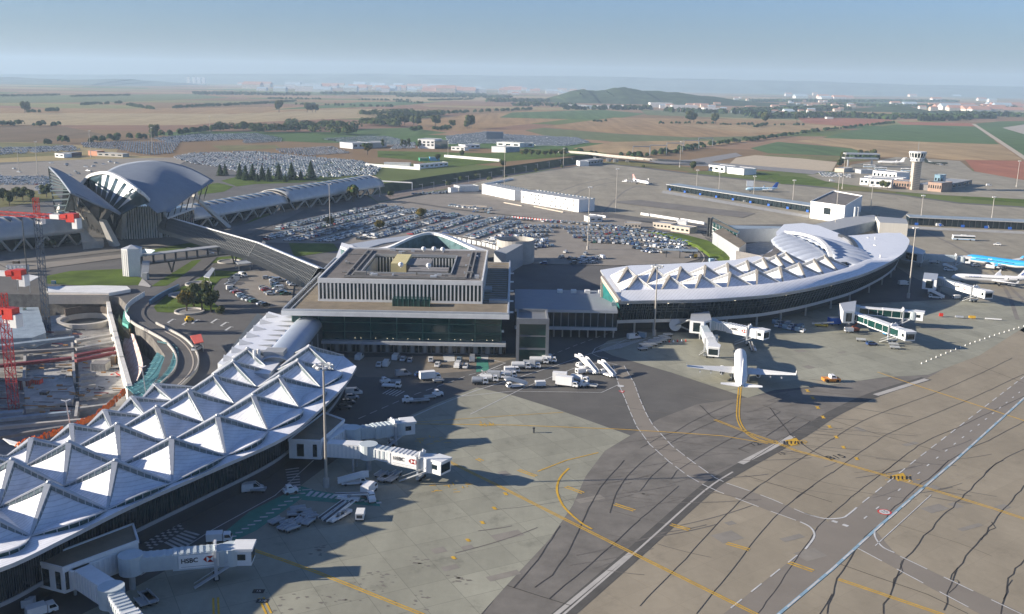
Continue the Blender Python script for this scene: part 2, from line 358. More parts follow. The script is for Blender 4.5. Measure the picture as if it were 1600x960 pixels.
# ------- traced fields and soil beyond the fence
crop_mat('soil_orange', (.29, .19, .095), 25, 24, .18); crop_mat('soil_red', (.31, .13, .08), 60); crop_mat('soil_tan', (.33, .235, .125), 60, 40, .2)
crop_mat('soil_dark', (.16, .115, .07), 15); crop_mat('crop_green', (.085, .135, .05), 60, 24, .2); crop_mat('crop_dull', (.13, .15, .07), 20); crop_mat('stubble', (.34, .265, .15), 20)
FIELDS = [
 ('soil_dark', [(-200, 196), (100, 198), (170, 212), (60, 222), (-200, 225)]), ('stubble', [(-200, 178), (330, 176), (420, 184), (300, 196), (100, 196), (-200, 192)]),
 ('soil_orange', [(-200, 168), (200, 170), (560, 166), (520, 176), (330, 178), (-200, 176)]), ('stubble', [(330, 180), (560, 170), (660, 172), (620, 184), (520, 186), (340, 194)]),
 ('soil_orange', [(640, 186), (850, 172), (960, 178), (860, 190), (720, 206), (660, 200)]), ('crop_green', [(550, 202), (640, 200), (700, 208), (620, 214), (552, 212)]),
 ('crop_green', [(800, 176), (940, 172), (1010, 178), (950, 188), (870, 186), (780, 184)]), ('soil_orange', [(850, 198), (960, 184), (1100, 186), (1330, 190), (1300, 202), (1190, 212), (1080, 214), (960, 208)]),
 ('crop_dull', [(820, 204), (850, 200), (960, 209), (1080, 215), (1185, 213), (1165, 220), (1060, 222), (960, 222), (850, 212)]),
 ('soil_tan', [(895, 232), (960, 222), (1060, 220), (1168, 221), (1100, 230), (1010, 238), (930, 241)]),
 ('crop_dull', [(1000, 172), (1200, 178), (1400, 184), (1340, 190), (1200, 186), (1010, 180)]), ('soil_red', [(1245, 183), (1400, 187), (1380, 192), (1330, 199), (1255, 192)]),
 ('soil_tan', [(1060, 196), (1250, 194), (1330, 199), (1296, 204), (1170, 208)]),
 ('crop_green', [(1330, 204), (1400, 195), (1525, 198), (1562, 226), (1440, 222), (1285, 216)]), ('soil_red', [(1400, 190), (1520, 193), (1525, 198), (1410, 195)]),
 ('soil_tan', [(1240, 221), (1290, 216), (1440, 222), (1562, 226), (1598, 250), (1500, 251), (1440, 246), (1375, 246), (1330, 232)]),
 ('crop_green', [(1172, 232), (1215, 222), (1330, 232), (1376, 246), (1372, 250), (1310, 244), (1200, 240)]),
 ('soil_red', [(1508, 250), (1800, 256), (1800, 290), (1600, 283), (1530, 277)]),
 ('crop_green', [(1520, 194), (1560, 190), (1900, 186), (1900, 260), (1700, 262), (1640, 262), (1602, 252), (1560, 218)]),
 ('crop_green', [(420, 172), (560, 160), (700, 158), (640, 164), (560, 168)]), ('crop_dull', [(0, 150), (300, 147), (360, 153), (180, 160), (-100, 162)]), ('stubble', [(560, 152), (760, 150), (800, 156), (640, 160)]),
]
for i, (mt, px) in enumerate(FIELDS): zone('field', px, .035+.004*i, MATS[mt])
# ------- paving of the airport
slab_mat('apron_tan', (.295, .255, .185), -38, 7.5, 7.5, .88, .08, .16, .85, .03)
slab_mat('apron_light', (.295, .29, .225), 62, 7.5, 7.5, .66, .09, .26, .85, .08)
slab_mat('apron_far', (.30, .27, .205), -35, 9, 9, .85, .12, .30, .85, .04)
mat('shoulder', (.165, .152, .13), .9, 0, .28, .12)
# airport hardstanding is laid round the pit in two pieces
zone('hardstanding', [(-1200, 400), (-500, 285), (-100, 258), (60, 252), (300, 246), (480, 282), (556, 294), (590, 317), (520, 350), (420, 380), (300, 430), (215, 466), (186, 464), (80, 461), (-60, 459), (-330, 456), (-1200, 470)], .03, ASPH)
zone('hardstanding', [(590, 317), (660, 303), (720, 292), (780, 280), (860, 265), (940, 254), (1010, 262), (1080, 271), (1240, 288), (1400, 303), (1500, 317), (1600, 323), (1900, 345), (2600, 420), (2600, 900), (1700, 1300), (200, 1300), (-800, 1100), (-330, 870), (-30, 738), (90, 690), (190, 641), (222, 618), (247, 590), (258, 556), (238, 528), (212, 508), (206, 484), (186, 464), (215, 466), (300, 430), (420, 380), (520, 350)], .03, ASPH)
zone('far_apron', [(700, 296), (760, 282), (860, 267), (940, 256), (1010, 264), (1080, 273), (1240, 290), (1400, 305), (1500, 319), (1600, 325), (2000, 355), (2400, 500), (1600, 520), (1420, 430), (1300, 350), (1120, 352), (1000, 340), (900, 325), (760, 300)], .06, MATS['apron_far'])
zone('taxiway', [(860, 990), (1000, 857), (1100, 768), (1145, 738), (1250, 680), (1300, 648), (1370, 616), (1448, 592), (1600, 505), (1700, 470), (2300, 480), (2600, 900), (1700, 1300), (600, 1300)], .06, MATS['apron_tan'])
zone('taxiway_shoulder', [(985, 681), (1030, 655), (1090, 632), (1165, 622), (1290, 603), (1380, 590), (1450, 575), (1530, 545), (1600, 505), (1448, 592), (1370, 616), (1300, 648), (1250, 680), (1145, 738), (1100, 768), (1000, 857), (860, 990), (600, 1300), (500, 1300), (755, 960), (790, 915), (860, 840), (895, 790), (915, 745), (945, 705)], .065, MATS['shoulder'])
zone('stand_apron', [(745, 606), (800, 618), (870, 640), (985, 681), (945, 705), (915, 745), (895, 790), (860, 842), (790, 917), (745, 968), (600, 1200), (-100, 1300), (-200, 1120), (180, 935), (300, 870), (395, 815), (520, 722), (600, 668), (680, 632)], .07, MATS['apron_light'])
zone('stand_apron', [(957, 556), (935, 545), (950, 533), (1010, 520), (1100, 520), (1290, 478), (1500, 468), (1640, 480), (1600, 512), (1530, 556), (1450, 586), (1380, 590), (1290, 603), (1210, 610), (1168, 622), (1050, 583)], .07, MATS['apron_light'])
zone('service_asphalt', [(745, 606), (870, 640), (985, 681), (1030, 655), (1090, 632), (1165, 622), (1050, 583), (957, 556), (935, 545), (950, 533), (990, 522), (960, 500), (820, 505), (800, 556), (520, 566), (560, 600), (480, 680), (300, 800), (60, 900), (-200, 1040), (-200, 1120), (180, 935), (300, 870), (395, 815), (520, 722), (600, 668), (680, 632)], .05, mat('service_asphalt', (.105, .10, .09), .9, 0, .15, .1))
zone('paved_edge', [(520, 560), (800, 553), (860, 556), (800, 562), (735, 580), (620, 590), (560, 590)], .06, mat('paving_warm', (.20, .17, .13), .9, 0, .1, .2))
# ------- markings
wear = MB()
def mk(name, mt): return [name, MB(), mt]
def line(mb, px, w, z=.10, dash=None, sm=0):
    p = GS(px);
    if sm: p = spline(p, sm)
    mb.ribbon(p, w, z, None, dash)
cr = MB()
A = lambda p: Z(1000, 600, 5.333, p); Bz = lambda p: Z(1300, 560, 5.333, p); Cz = lambda p: Z(1000, 760, 4.8, p); Dz = lambda p: Z(1300, 720, 4, p); Ez = lambda p: Z(700, 720, 4, p); Fz = lambda p: Z(800, 600, 4, p)
def crack(px, w=.14, wob=.1):
    P = GS(px); out = []
    for a, b in zip(P, P[1:]):
        n = max(2, int((b-a).length/3))
        for k in range(n): out.append(a.lerp(b, k/n)+Vector((random.uniform(-wob, wob), random.uniform(-wob, wob), 0)))
    out.append(P[-1]); cr.ribbon(out, w, .105)
for c in ([(0, 540), (150, 455), (300, 400), (420, 325), (600, 235), (780, 160)], [(0, 670), (80, 600), (150, 560), (330, 450), (560, 340), (800, 240)], [(260, 800), (300, 730), (430, 650), (560, 570), (700, 490), (860, 400)], [(0, 900), (100, 770), (250, 640)], [(860, 960), (950, 880), (1150, 745), (1430, 570), (1600, 460)], [(1300, 960), (1450, 840), (1600, 740)]): crack(A(c))
for c in ([(500, 180), (590, 270), (700, 340), (760, 360)], [(1080, 200), (1250, 420), (1330, 490), (1450, 570), (1600, 640)]): crack(A(c), .28, .1)
for c in ([(1020, 180), (1170, 235), (1060, 300)], [(820, 545), (910, 580)], [(820, 545), (980, 470)], [(1050, 440), (1300, 275), (1420, 315), (920, 640)], [(870, 765), (1250, 880), (1600, 990)]): crack(A(c), .2, .05)
for c in ([(0, 680), (150, 580), (330, 490), (510, 420), (700, 350), (880, 285), (1100, 190), (1300, 100), (1500, 0)], [(0, 960), (200, 810), (450, 640), (650, 550), (880, 455), (1130, 350), (1350, 250), (1530, 165), (1700, 90)], [(420, 960), (600, 820), (720, 730), (850, 660), (1050, 580), (1300, 460), (1600, 320), (1800, 230)], [(860, 960), (950, 870), (1150, 750), (1300, 690), (1450, 610), (1600, 530), (1800, 430)], [(1280, 960), (1350, 890), (1450, 830), (1600, 760), (1800, 680)]): crack(Bz(c))
crack(Bz([(0, 520), (400, 640), (720, 730), (900, 780)]), .18, .05); crack(Bz([(1160, 40), (1600, 210)]), .18, .05)
for c in ([(0, 900), (210, 680), (340, 550), (450, 420), (600, 260), (740, 120), (890, 0)], [(420, 960), (560, 790), (730, 580), (870, 390), (1040, 200), (1190, 70), (1300, 0)], [(880, 960), (950, 870), (1050, 730), (1160, 560), (1270, 410), (1330, 310), (1440, 210)], [(0, 250), (120, 150), (290, 0)], [(1300, 1060), (1350, 960), (1440, 810)]): crack(Cz(c))
for c in ([(-40, 960), (0, 840), (30, 740), (100, 640), (150, 550), (200, 480), (300, 390), (400, 290), (530, 170), (640, 90), (730, 0)], [(310, 960), (350, 850), (400, 740), (450, 620), (530, 520), (620, 430), (720, 320), (830, 210), (940, 100), (1000, 40), (1070, 0)], [(690, 940), (740, 780), (780, 680), (830, 600), (930, 490), (1010, 390), (1100, 280), (1200, 160), (1300, 60)], [(1045, 960), (1080, 830), (1110, 740), (1150, 680), (1200, 620), (1300, 500)]): crack(Dz(c), .2, .3)
for c in ([(780, 680), (750, 740), (770, 760), (730, 830)], [(1010, 390), (980, 440), (930, 500)], [(450, 620), (430, 690), (380, 790)], [(1110, 740), (1070, 870)]): crack(Dz(c), .15, .7)
crack(Dz([(0, 335), (120, 230), (300, 90), (420, 0)])); crack(Dz([(50, 650), (250, 720), (600, 840), (850, 960)]), .18, .05); crack(Dz([(400, 400), (800, 520), (1000, 600)]), .1, .05)
for c in ([(410, 795), (560, 620), (700, 410)], [(540, 795), (650, 720), (740, 590), (810, 450), (880, 300), (950, 170), (1100, 0)], [(1010, 330), (1050, 200), (1110, 110), (1200, 20)], [(630, 865), (840, 690), (1060, 500), (1200, 370)], [(370, 785), (770, 910)]): crack(Ez(c), .2)
struct('pavement_joints', cr, CRACK)
# drain channel
dr = MB(); dp = [(820, 1015), (885, 957), (1000, 857), (1100, 768), (1145, 738), (1250, 680), (1300, 648), (1370, 616), (1448, 592)]
line(dr, dp, 3.6, .085, sm=4); struct('drain_surround', dr, mat('drain_dark', (.085, .08, .07), .9, 0, .2, .2))
dr = MB(); line(dr, dp[:5], .45, .095, sm=4); line(dr, [(1157, 725), (1200, 703), (1238, 682)], 1.7, .095); line(dr, [(1368, 618), (1448, 593)], 1.8, .095); line(dr, [(860, 968), (985, 865)], .9, .094); struct('drain_channel', dr, CONC)
# roads across the apron (darker worn strips)
rd = MB(); rl = [(958, 572)]+Fz([(665, 0), (700, 80), (740, 180), (780, 270), (860, 380)])+A([(240, 650), (400, 770), (530, 845), (620, 885)])+Cz([(580, 40), (700, 85), (950, 180), (1200, 270)])
rr = [(975, 572)]+Fz([(765, 0), (800, 100), (840, 190), (880, 260), (1000, 390), (1130, 490), (1270, 590)])+A([(720, 830), (970, 915)])+Cz([(870, 55), (1000, 105), (1230, 205), (1380, 245)])
rd.sheet(GS(rl+Cz([(1500, 380)])+rr[::-1]), .075); struct('apron_road', rd, mat('worn_strip', (.215, .19, .155), .9, 0, .08, .1))
rd = MB(); rd.sheet(GS(Cz([(500, 1060), (900, 1100), (1040, 960), (1440, 610)])+Dz([(280, 420), (560, 180), (770, 0)])+[(1600, 622), (1800, 500), (1760, 490), (1600, 590)]+Dz([(520, 0), (360, 130), (155, 295), (60, 360), (0, 365)])+Cz([(1300, 350), (1240, 475), (1000, 660), (740, 870)])), .078); struct('apron_road', rd, MATS['worn_strip'])
rd = MB(); rd.sheet(GS(Dz([(160, 545), (270, 440), (390, 580), (700, 730), (1200, 960), (1500, 1100), (1300, 1150), (930, 965), (600, 790)])), .082); struct('apron_road', rd, MATS['worn_strip'])
wm = MB(); D1 = (4.5, 1.2)
line(wm, rl[:9], .24, .11, D1); line(wm, rr[:9], .24, .11, D1); line(wm, rl[8:], .24, .11, (6, 3)); line(wm, rr[8:], .24, .11, (6, 3))
line(wm, Cz([(1200, 270), (1270, 305), (1305, 350), (1300, 395), (1240, 475)]), .4, .11, sm=4); line(wm, Cz([(1230, 205), (1380, 245)])+Dz([(60, 360), (100, 340), (155, 295)]), .4, .11, sm=4)
line(wm, Cz([(1180, 520), (620, 965), (500, 1060)]), .28, .11, (4, 3.5)); line(wm, Dz([(190, 265), (520, 0)])+[(1600, 589), (1750, 500)], .28, .11, (4, 3.5))
line(wm, Dz([(200, 365), (350, 245), (600, 30)])+[(1600, 608), (1700, 545)], .3, .11, (1.6, 5)); line(wm, Dz([(160, 550), (930, 960), (1300, 1160)]), .25, .11, (6, 3.5)); line(wm, Dz([(425, 600), (1200, 970)]), .25, .11, (6, 3.5))
line(wm, Dz([(390, 578), (320, 545), (280, 500), (265, 455), (285, 415), (340, 370)]), .35, .11, sm=4); line(wm, Dz([(0, 378), (120, 420)]), .9, .111, (1.2, 1.2)); line(wm, Dz([(620, 215), (270, 535)]), .18, .11)
line(wm, Dz([(770, 0), (0, 680)])+Cz([(1040, 965), (950, 1040)]), .35, .125, (5, 3)); line(wm, [(1600, 622), (1492, 720)], .35, .125, (5, 3))
# service road lines near the buildings
for px, wd, ds in (([(600, 672), (680, 636), (740, 612), (860, 575), (960, 540), (1000, 520)], .3, None), ([(560, 655), (640, 620), (735, 586), (850, 560), (900, 540), (960, 518)], .25, (3, 2)), ([(735, 648), (820, 606), (900, 575), (945, 566), (965, 571)], .25, None),
    ([(720, 620), (800, 612), (940, 614), (966, 602)], .25, None), ([(490, 720), (430, 775), (330, 830), (220, 900)], .25, None), ([(520, 640), (470, 690), (400, 750), (280, 820), (100, 900)], .2, (3, 2)),
    ([(925, 553), (930, 545), (945, 538), (985, 532)], .3, None), ([(925, 553), (935, 558), (950, 561)], .3, None), ([(765, 562), (790, 568), (765, 578), (745, 588)], .4, None)): line(wm, px, wd, .11, ds)
for k in range(9): line(wm, [(928+k*5, 552-k*.9), (968+k*6, 538-k*1.3)], .2, .11)   # hatched island
for k in range(5): line(wm, [(752+k*6, 579+k*1.2), (762+k*7, 587+k*1.2)], .5, .11)     # crossing
for k in range(10): line(wm, [(446+k*.8, 735+k*4.2), (467+k*.4, 732+k*4.4)], .55, .11)
for k in range(6): line(wm, [(258+k*6, 848-k*3.5), (286+k*5, 862-k*5)], .6, .11)
for r_ in range(3):
    for k in range(7): line(wm, [(228+k*8+r_*3, 850-k*5+r_*4), (231+k*8+r_*3, 848-k*5+r_*4)], .9, .11)
for k in range(5): line(wm, [(598+k*5, 616+k*1), (612+k*5, 608+k*1)], .35, .11)
# bus stands near the crescent
for k in range(5): line(wm, [(862+k*18.5, 496-k*.3), (868+k*20, 511)], .7, .11)
line(wm, [(852, 494), (965, 497)], .5, .11, (1.5, 1.2))
# baggage bay markings on the city side
for (x, y) in ((262, 505), (285, 508), (300, 506), (330, 505), (345, 510), (352, 517)): line(wm, [(x, y), (x+9, y-6)], .8, .11); line(wm, [(x, y), (x+4, y+1)], .3, .11); line(wm, [(x+9, y-6), (x+13, y-5)], .3, .11)
struct('white_road_markings', wm, WMARK)
bm = MB(); line(bm, Cz([(950, 1040), (1040, 962)])+Dz([(0, 682), (150, 545), (280, 425), (560, 180), (770, 0)])+[(1600, 623), (1800, 480)], .6, .115); struct('blue_road_line', bm, BMARK)
ym = MB()
def dbl(px, w=.28, gap=.55, sm=0):
    P = GS(px); P = spline(P, sm) if sm else P
    for s_ in (-1, 1):
        q = []
        for i, p in enumerate(P):
            d = (P[min(i+1, len(P)-1)]-P[max(i-1, 0)]).normalized(); q.append(p+Vector((-d.y, d.x, 0))*gap/2*s_)
        ym.ribbon(q, w, .115)
dbl([(695, 719), (775, 758), (870, 806), (1000, 871), (1190, 965), (1240, 990)]); dbl([(395, 860), (445, 877), (500, 897), (662, 962)]); dbl([(1156, 606), (1153, 645), (1156, 662), (1166, 676), (1185, 688), (1215, 694)], .35, .7, 4)
line(ym, [(630, 663), (800, 665), (960, 671), (1060, 677), (1130, 682), (1200, 694)], .35, .115); line(ym, [(640, 661), (800, 650), (880, 645)], .22, .115); dbl(A([(620, 300), (900, 410), (1130, 490), (1300, 560), (1600, 640)])+[(1405, 750), (1560, 798), (1700, 845)], .3, .7)
line(ym, [(1371, 582), (1420, 599), (1506, 627), (1600, 658), (1700, 690)], .45, .115); dbl([(1310, 906), (1475, 962), (1560, 990)], .3, .6); line(ym, Ez([(755, 50), (700, 110), (680, 180), (700, 250), (740, 310), (830, 390), (900, 430)]), .5, .115, sm=4)
line(ym, Ez([(560, 70), (740, 0)])+[(935, 708)], .35, .115)
for px in (Cz([(230, 290), (370, 330)]), Cz([(650, 430), (820, 480)]), Cz([(1115, 575), (1300, 640)]), Ez([(1040, 275), (1165, 315)]), Ez([(735, 165), (845, 205)]), Ez([(440, 60), (550, 100)]), Ez([(180, -10), (215, 5)]), [(408, 935), (420, 960)], [(337, 935), (338, 965)]): dbl(px, .35, .8)
for px in (A([(1395, 60)]), A([(1440, 120)]), A([(1480, 200)]), A([(1525, 280)]), A([(1580, 360)]), Bz([(35, 660)]), Bz([(95, 745)]), Bz([(205, 840)]), Ez([(290, 300)]), Ez([(215, 390)]), Ez([(125, 500)]), Ez([(35, 610)]), Ez([(360, 210)])):
    x, y = px[0]; line(ym, [(x-3, y-2), (x+3, y+2)], .6, .115); line(ym, [(x-1, y+2), (x+1, y-2)], .4, .116)
for (x, y, s_) in ((1238, 692, 1), (1405, 747, 1.0), (700, 762, 1.2), (672, 690, 1.), (760, 665, .5)):   # lettered yellow patches
    c = G(x, y)
    for k in range(16): q_ = c+Vector((random.uniform(-4, 4), random.uniform(-2.5, 2.5), 0))*s_; a_ = random.choice((.2, .4, 1.9)); ym.ribbon([q_, q_+Vector((math.cos(a_), math.sin(a_), 0))*random.uniform(.6, 1.8)], .22, .1175+.0005*k)
for (x, y) in ((1238, 692), (1405, 747)): ym.sheet([G(x-12, y-3), G(x+6, y-7), G(x+13, y+1), G(x-2, y+6)], .114)
struct('yellow_taxi_lines', ym, YELLOW)
bk = MB()
for (x, y) in ((1238, 692), (1405, 747)):
    c = G(x, y)
    for k in range(6):
        a = random.uniform(.4, .9); bk.ribbon([c+Vector((-2.4+k*.9, -1.2, 0)), c+Vector((-2.4+k*.9+a, .9, 0))], .35, .13)
        bk.ribbon([c+Vector((-2.8+k*.9, .3, 0)), c+Vector((-2.0+k*.9, .1, 0))], .25, .131)
struct('black_marking_strokes', bk, TYRE)
gm = MB()
gm.sheet(GS([(745, 558), (762, 557), (764, 580), (744, 582)]), .09); gm.sheet(GS([(390, 800), (470, 760), (490, 766), (400, 830), (330, 862), (322, 856)]), .09); gm.sheet(GS([(480, 765), (592, 783), (594, 792), (470, 782)]), .091)
gm.sheet(GS([(852, 498), (862, 498), (865, 512), (853, 514)]), .09)
struct('green_walkway', gm, GMARK)
wm = MB()
for k in range(16): line(wm, [(330+k*9.5, 858-k*6.1), (340+k*9.8, 857-k*6.1)], .55, .11)
for k in range(13): line(wm, [(480+k*9, 776+k*.9), (488+k*9, 768+k*1.5)], .8, .11)
wm.sheet(GS([(692, 555), (710, 555), (711, 565), (694, 566)]), .11); wm.sheet(GS([(751, 556), (763, 556), (763, 563), (752, 563)]), .11)
struct('white_crossing_bars', wm, WMARK)
# painted words on the pavement
def text(name, s, loc, size, rz, mt, tilt=0, parent=None, ext=.0, kind=None, label=None, cat=None):
    c = bpy.data.curves.new(name, 'FONT'); c.body = s; c.size = size; c.align_x = 'CENTER'; c.align_y = 'CENTER'; c.extrude = ext; c.materials.append(mt)
    o = bpy.data.objects.new(name, c); COL.objects.link(o)
    o.rotation_euler = (tilt, 0, rz); L = Vector(loc)
    if parent is not None: o.parent = parent; L = L-parent.location
    o.location = L
    return to_mesh(tag(o, label, cat, None, kind))
def flat_text(s, px, size, deg, mt=TYRE, z=.135): return text('painted_characters', s, G(*px)+Vector((0, 0, z)), size, R(deg), mt, kind='structure')
flat_text('B15', (1306, 715), 3.3, 22); flat_text('12', (1180, 695), 2.8, 22); flat_text('15', (1382, 801), 1.5, 24, TYRE, .15); flat_text('15', (1221, 710), 2, 20, TYRE)
c = G(1382, 801); sg = MB(); sg.cyl(c+Vector((0, 0, .115)), c+Vector((0, 0, .13)), 1.45, n=28, m=RED); sg.cyl(c+Vector((0, 0, .131)), c+Vector((0, 0, .14)), 1.12, n=28, m=WMARK); struct('painted_speed_roundel', sg)
c = G(970, 604); sg = MB(); sg.cyl(c+Vector((0, 0, .115)), c+Vector((0, 0, .13)), 1.0, n=20, m=WMARK); struct('painted_roundel', sg)
c = G(972, 613); sg = MB(); sg.sheet([c+Vector((-1, 1, 0)), c+Vector((1, 1, 0)), c+Vector((0, -1.3, 0))], .12, RED); sg.sheet([c+Vector((-.5, .6, 0)), c+Vector((.5, .6, 0)), c+Vector((0, -.6, 0))], .13, WMARK); struct('painted_yield_triangle', sg)
for px, s_ in (((404, 925), '15'), ((410, 940), '320')):
    c = G(*px); sg = MB(); sg.sheet([c+Vector((-1, -.7, 0)), c+Vector((1, -.7, 0)), c+Vector((1, .7, 0)), c+Vector((-1, .7, 0))], .12, TYRE); struct('painted_stand_plate', sg); flat_text(s_, px, .9, 0, WMARK, .14)
# oil and rubber stains: soft irregular patches
st = MB()
for x, y, r_ in ((455, 940, 2.2), (580, 925, 2.6), (640, 940, 2), (520, 935, 1.5), (600, 905, 1.6), (660, 880, 1.3), (1170, 560, 3), (1430, 545, 2.5), (1490, 552, 2), (1010, 760, 3), (1190, 640, 2), (960, 780, 4), (715, 905, 1), (500, 860, 1.1)):
    c = G(x, y)
    for k in range(14):
        q = c+Vector((random.gauss(0, r_), random.gauss(0, r_), 0)); n = random.randint(5, 8); rr_ = random.uniform(.1, .45)
        st.sheet([q+Vector((math.cos(t*6.283/n)*rr_*random.uniform(.6, 1.9), math.sin(t*6.283/n)*rr_*random.uniform(.5, 1), 0)) for t in range(n)], .088)
struct('oil_stains', st, mat('stain', (.17, .155, .13), .9, 0, .2, .5))
# ------- city side roads, lawns, verges
L = [('lawn', [(72, 432), (110, 424), (190, 421), (222, 436), (222, 446), (150, 448), (72, 444)], GRASS), ('lawn', [(236, 448), (300, 408), (345, 402), (400, 398), (395, 404), (330, 412), (300, 425), (262, 447)], GRASS),
 ('lawn', [(240, 480), (262, 461), (335, 423), (385, 425), (372, 432), (345, 436), (333, 449), (330, 470), (345, 484), (310, 488), (262, 489), (245, 488)], GRASS), ('lawn', [(230, 392), (300, 379), (330, 382), (262, 394), (228, 400)], GRASS), ('lawn', [(68, 392), (150, 385), (155, 388), (70, 396)], GRASS),
 ('lawn', [(-50, 238), (60, 240), (100, 238), (95, 243), (-50, 250)], GRASSY), ('lawn', [(330, 228), (430, 227), (440, 232), (350, 236)], GRASSY), ('lawn', [(345, 283), (380, 274), (520, 276), (600, 266), (560, 272), (470, 286), (400, 288), (370, 292)], GRASS),
 ('lawn', [(308, 292), (340, 286), (365, 292), (350, 300), (310, 305)], GRASS), ('lawn', [(0, 298), (80, 296), (95, 312), (0, 325)], GRASSY), ('lawn', [(380, 352), (410, 335), (460, 330), (440, 345), (385, 365)], GRASS), ('lawn', [(450, 378), (520, 380), (530, 392), (460, 402)], GRASS),
 ('lawn', [(890, 388), (905, 383), (945, 386), (945, 396), (905, 398), (890, 394)], GRASS), ('lawn', [(590, 236), (760, 240), (880, 232), (950, 240), (800, 252), (700, 262), (640, 250), (590, 246)], GRASS),
 ('lawn', [(930, 254), (990, 252), (1080, 262), (1090, 270), (1010, 262)], GRASSY), ('lawn', [(1200, 276), (1240, 276), (1298, 285), (1282, 290), (1220, 288)], GRASS), ('lawn', [(1178, 272), (1215, 271), (1220, 275), (1195, 281), (1180, 278)], GRASS),
 ('lawn', [(1298, 291), (1400, 296), (1400, 302), (1310, 298)], GRASSY), ('lawn', [(1500, 310), (1560, 292), (1800, 296), (1800, 330), (1600, 318)], GRASS), ('lawn', [(1455, 268), (1520, 264), (1525, 274), (1440, 274)], GRASSY), ('lawn', [(1400, 266), (1430, 268), (1430, 274), (1402, 272)], GRASSY),
 ('lawn', [(1180, 246), (1200, 242), (1310, 245), (1372, 250), (1330, 253), (1240, 250)], GRASSY), ('lawn', [(-60, 222), (60, 224), (100, 226), (60, 232), (-60, 231)], GRASSY),
 ('road', [(-100, 398), (60, 390), (180, 378), (300, 366), (380, 352), (440, 330), (470, 320), (480, 326), (450, 342), (390, 366), (300, 380), (180, 394), (60, 408), (-100, 420)], ROADM),
 ('road', [(-200, 412), (60, 412), (190, 398), (190, 404), (70, 420), (-200, 445)], mat('worn_road', (.22, .20, .17), .9, 0, .15, .1)), ('sand_basin', [(1150, 247), (1180, 243), (1250, 248), (1308, 254), (1300, 268), (1270, 268), (1140, 256)], mat('sand', (.44, .36, .25), .95, 0, .12, .1)),
 ('basin_lining', [(1010, 252), (1080, 250), (1150, 239), (1160, 244), (1110, 254), (1290, 268), (1270, 273), (1150, 262), (1040, 258)], CONCD), ('track', [(1518, 194), (1524, 194), (1610, 250), (1600, 250)], mat('gravel_track', (.42, .36, .27), .9, 0, .1, .1)),
 ('runway', [(1566, 200), (1620, 192), (1900, 190), (1900, 240), (1640, 222)], mat('runway', (.36, .32, .27), .9, 0, .1, .05)), ('tower_apron', [(1330, 258), (1400, 246), (1500, 252), (1520, 268), (1600, 282), (1900, 300), (1900, 316), (1600, 312), (1480, 306), (1400, 300), (1290, 284), (1260, 274), (1310, 270)], MATS['apron_far']),
 ('worn_strip', [(1000, 313), (1180, 334), (1160, 341), (1000, 322), (950, 316)], mat('dark_patch', (.17, .155, .135), .9, 0, .2, .1)), ('path', [(222, 436), (236, 448), (234, 450), (216, 447)], CONC),
 ('car_park', [(415, 380), (450, 350), (520, 334), (640, 318), (720, 330), (860, 345), (960, 352), (1060, 378), (1104, 402), (1070, 412), (960, 416), (800, 412), (760, 392), (560, 382)], mat('car_park', (.23, .205, .17), .9, 0, .15, .1)),
 ('car_park', [(355, 436), (372, 426), (420, 424), (460, 440), (455, 480), (420, 482), (390, 468), (360, 448)], MATS['car_park']), ('car_park', [(-60, 262), (120, 250), (300, 246), (230, 290), (90, 300), (-60, 296)], MATS['car_park']), ('car_park', [(590, 318), (680, 303), (760, 304), (920, 336), (1090, 360), (1110, 380), (1060, 374), (860, 344), (720, 328), (640, 316), (600, 326)], MATS['car_park'])]
for i, (nm, px, mt) in enumerate(L): zone(nm, px, .125+.004*i, mt)
# tyre sweeps on the far apron
ts = MB()
for px in ([(880, 330), (905, 300), (960, 285), (1050, 280), (1200, 288), (1400, 310)], [(860, 305), (920, 285), (1000, 274), (1150, 282)], [(940, 335), (975, 300), (1000, 290)], [(1300, 345), (1450, 352), (1600, 362)], [(1440, 360), (1520, 400), (1600, 470)], [(1480, 400), (1560, 440), (1590, 500)]): line(ts, px, 1.6, .078, sm=5)
struct('tyre_sweeps', ts, mat('tyre_sweep', (.19, .17, .145), .9, 0, .15, .1))

# rubber marks and repair patches
random.seed(61); rm = MB()
for k in range(120):
    x, y = random.choice(((1120, 650), (1200, 690), (1050, 690), (960, 780), (1170, 640), (900, 860), (1400, 750)));  c0 = G(random.gauss(x, 70), random.gauss(y, 26)); a_ = R(random.choice((random.gauss(14, 8), random.gauss(-28, 6)))); L_ = random.uniform(4, 26); pts = [c0+Vector((math.cos(a_+.02*i)*L_*i/6, math.sin(a_+.02*i)*L_*i/6, 0)) for i in range(7)]
    rm.ribbon(pts, random.uniform(.1, .35), .0865+.0001*k)
struct('rubber_marks', rm, mat('rubber_mark', (.135, .122, .105), .9, 0, .2, .5)); rm = MB()
for k in range(26):
    x, y = random.choice(((760, 860), (650, 900), (850, 760), (1250, 560), (1400, 530), (1350, 680), (1500, 800), (1200, 860))); c0 = G(random.gauss(x, 60), random.gauss(y, 22)); w_, h_ = random.uniform(1.5, 7), random.uniform(1, 4); a_ = R(28); u = Vector((math.cos(a_), math.sin(a_), 0)); v = Vector((-u.y, u.x, 0)); rm.sheet([c0, c0+u*w_, c0+u*w_+v*h_, c0+v*h_], .0835+.0001*k)
struct('repair_patches', rm, mat('repair_patch', (.235, .215, .18), .9, 0, .12, .3))
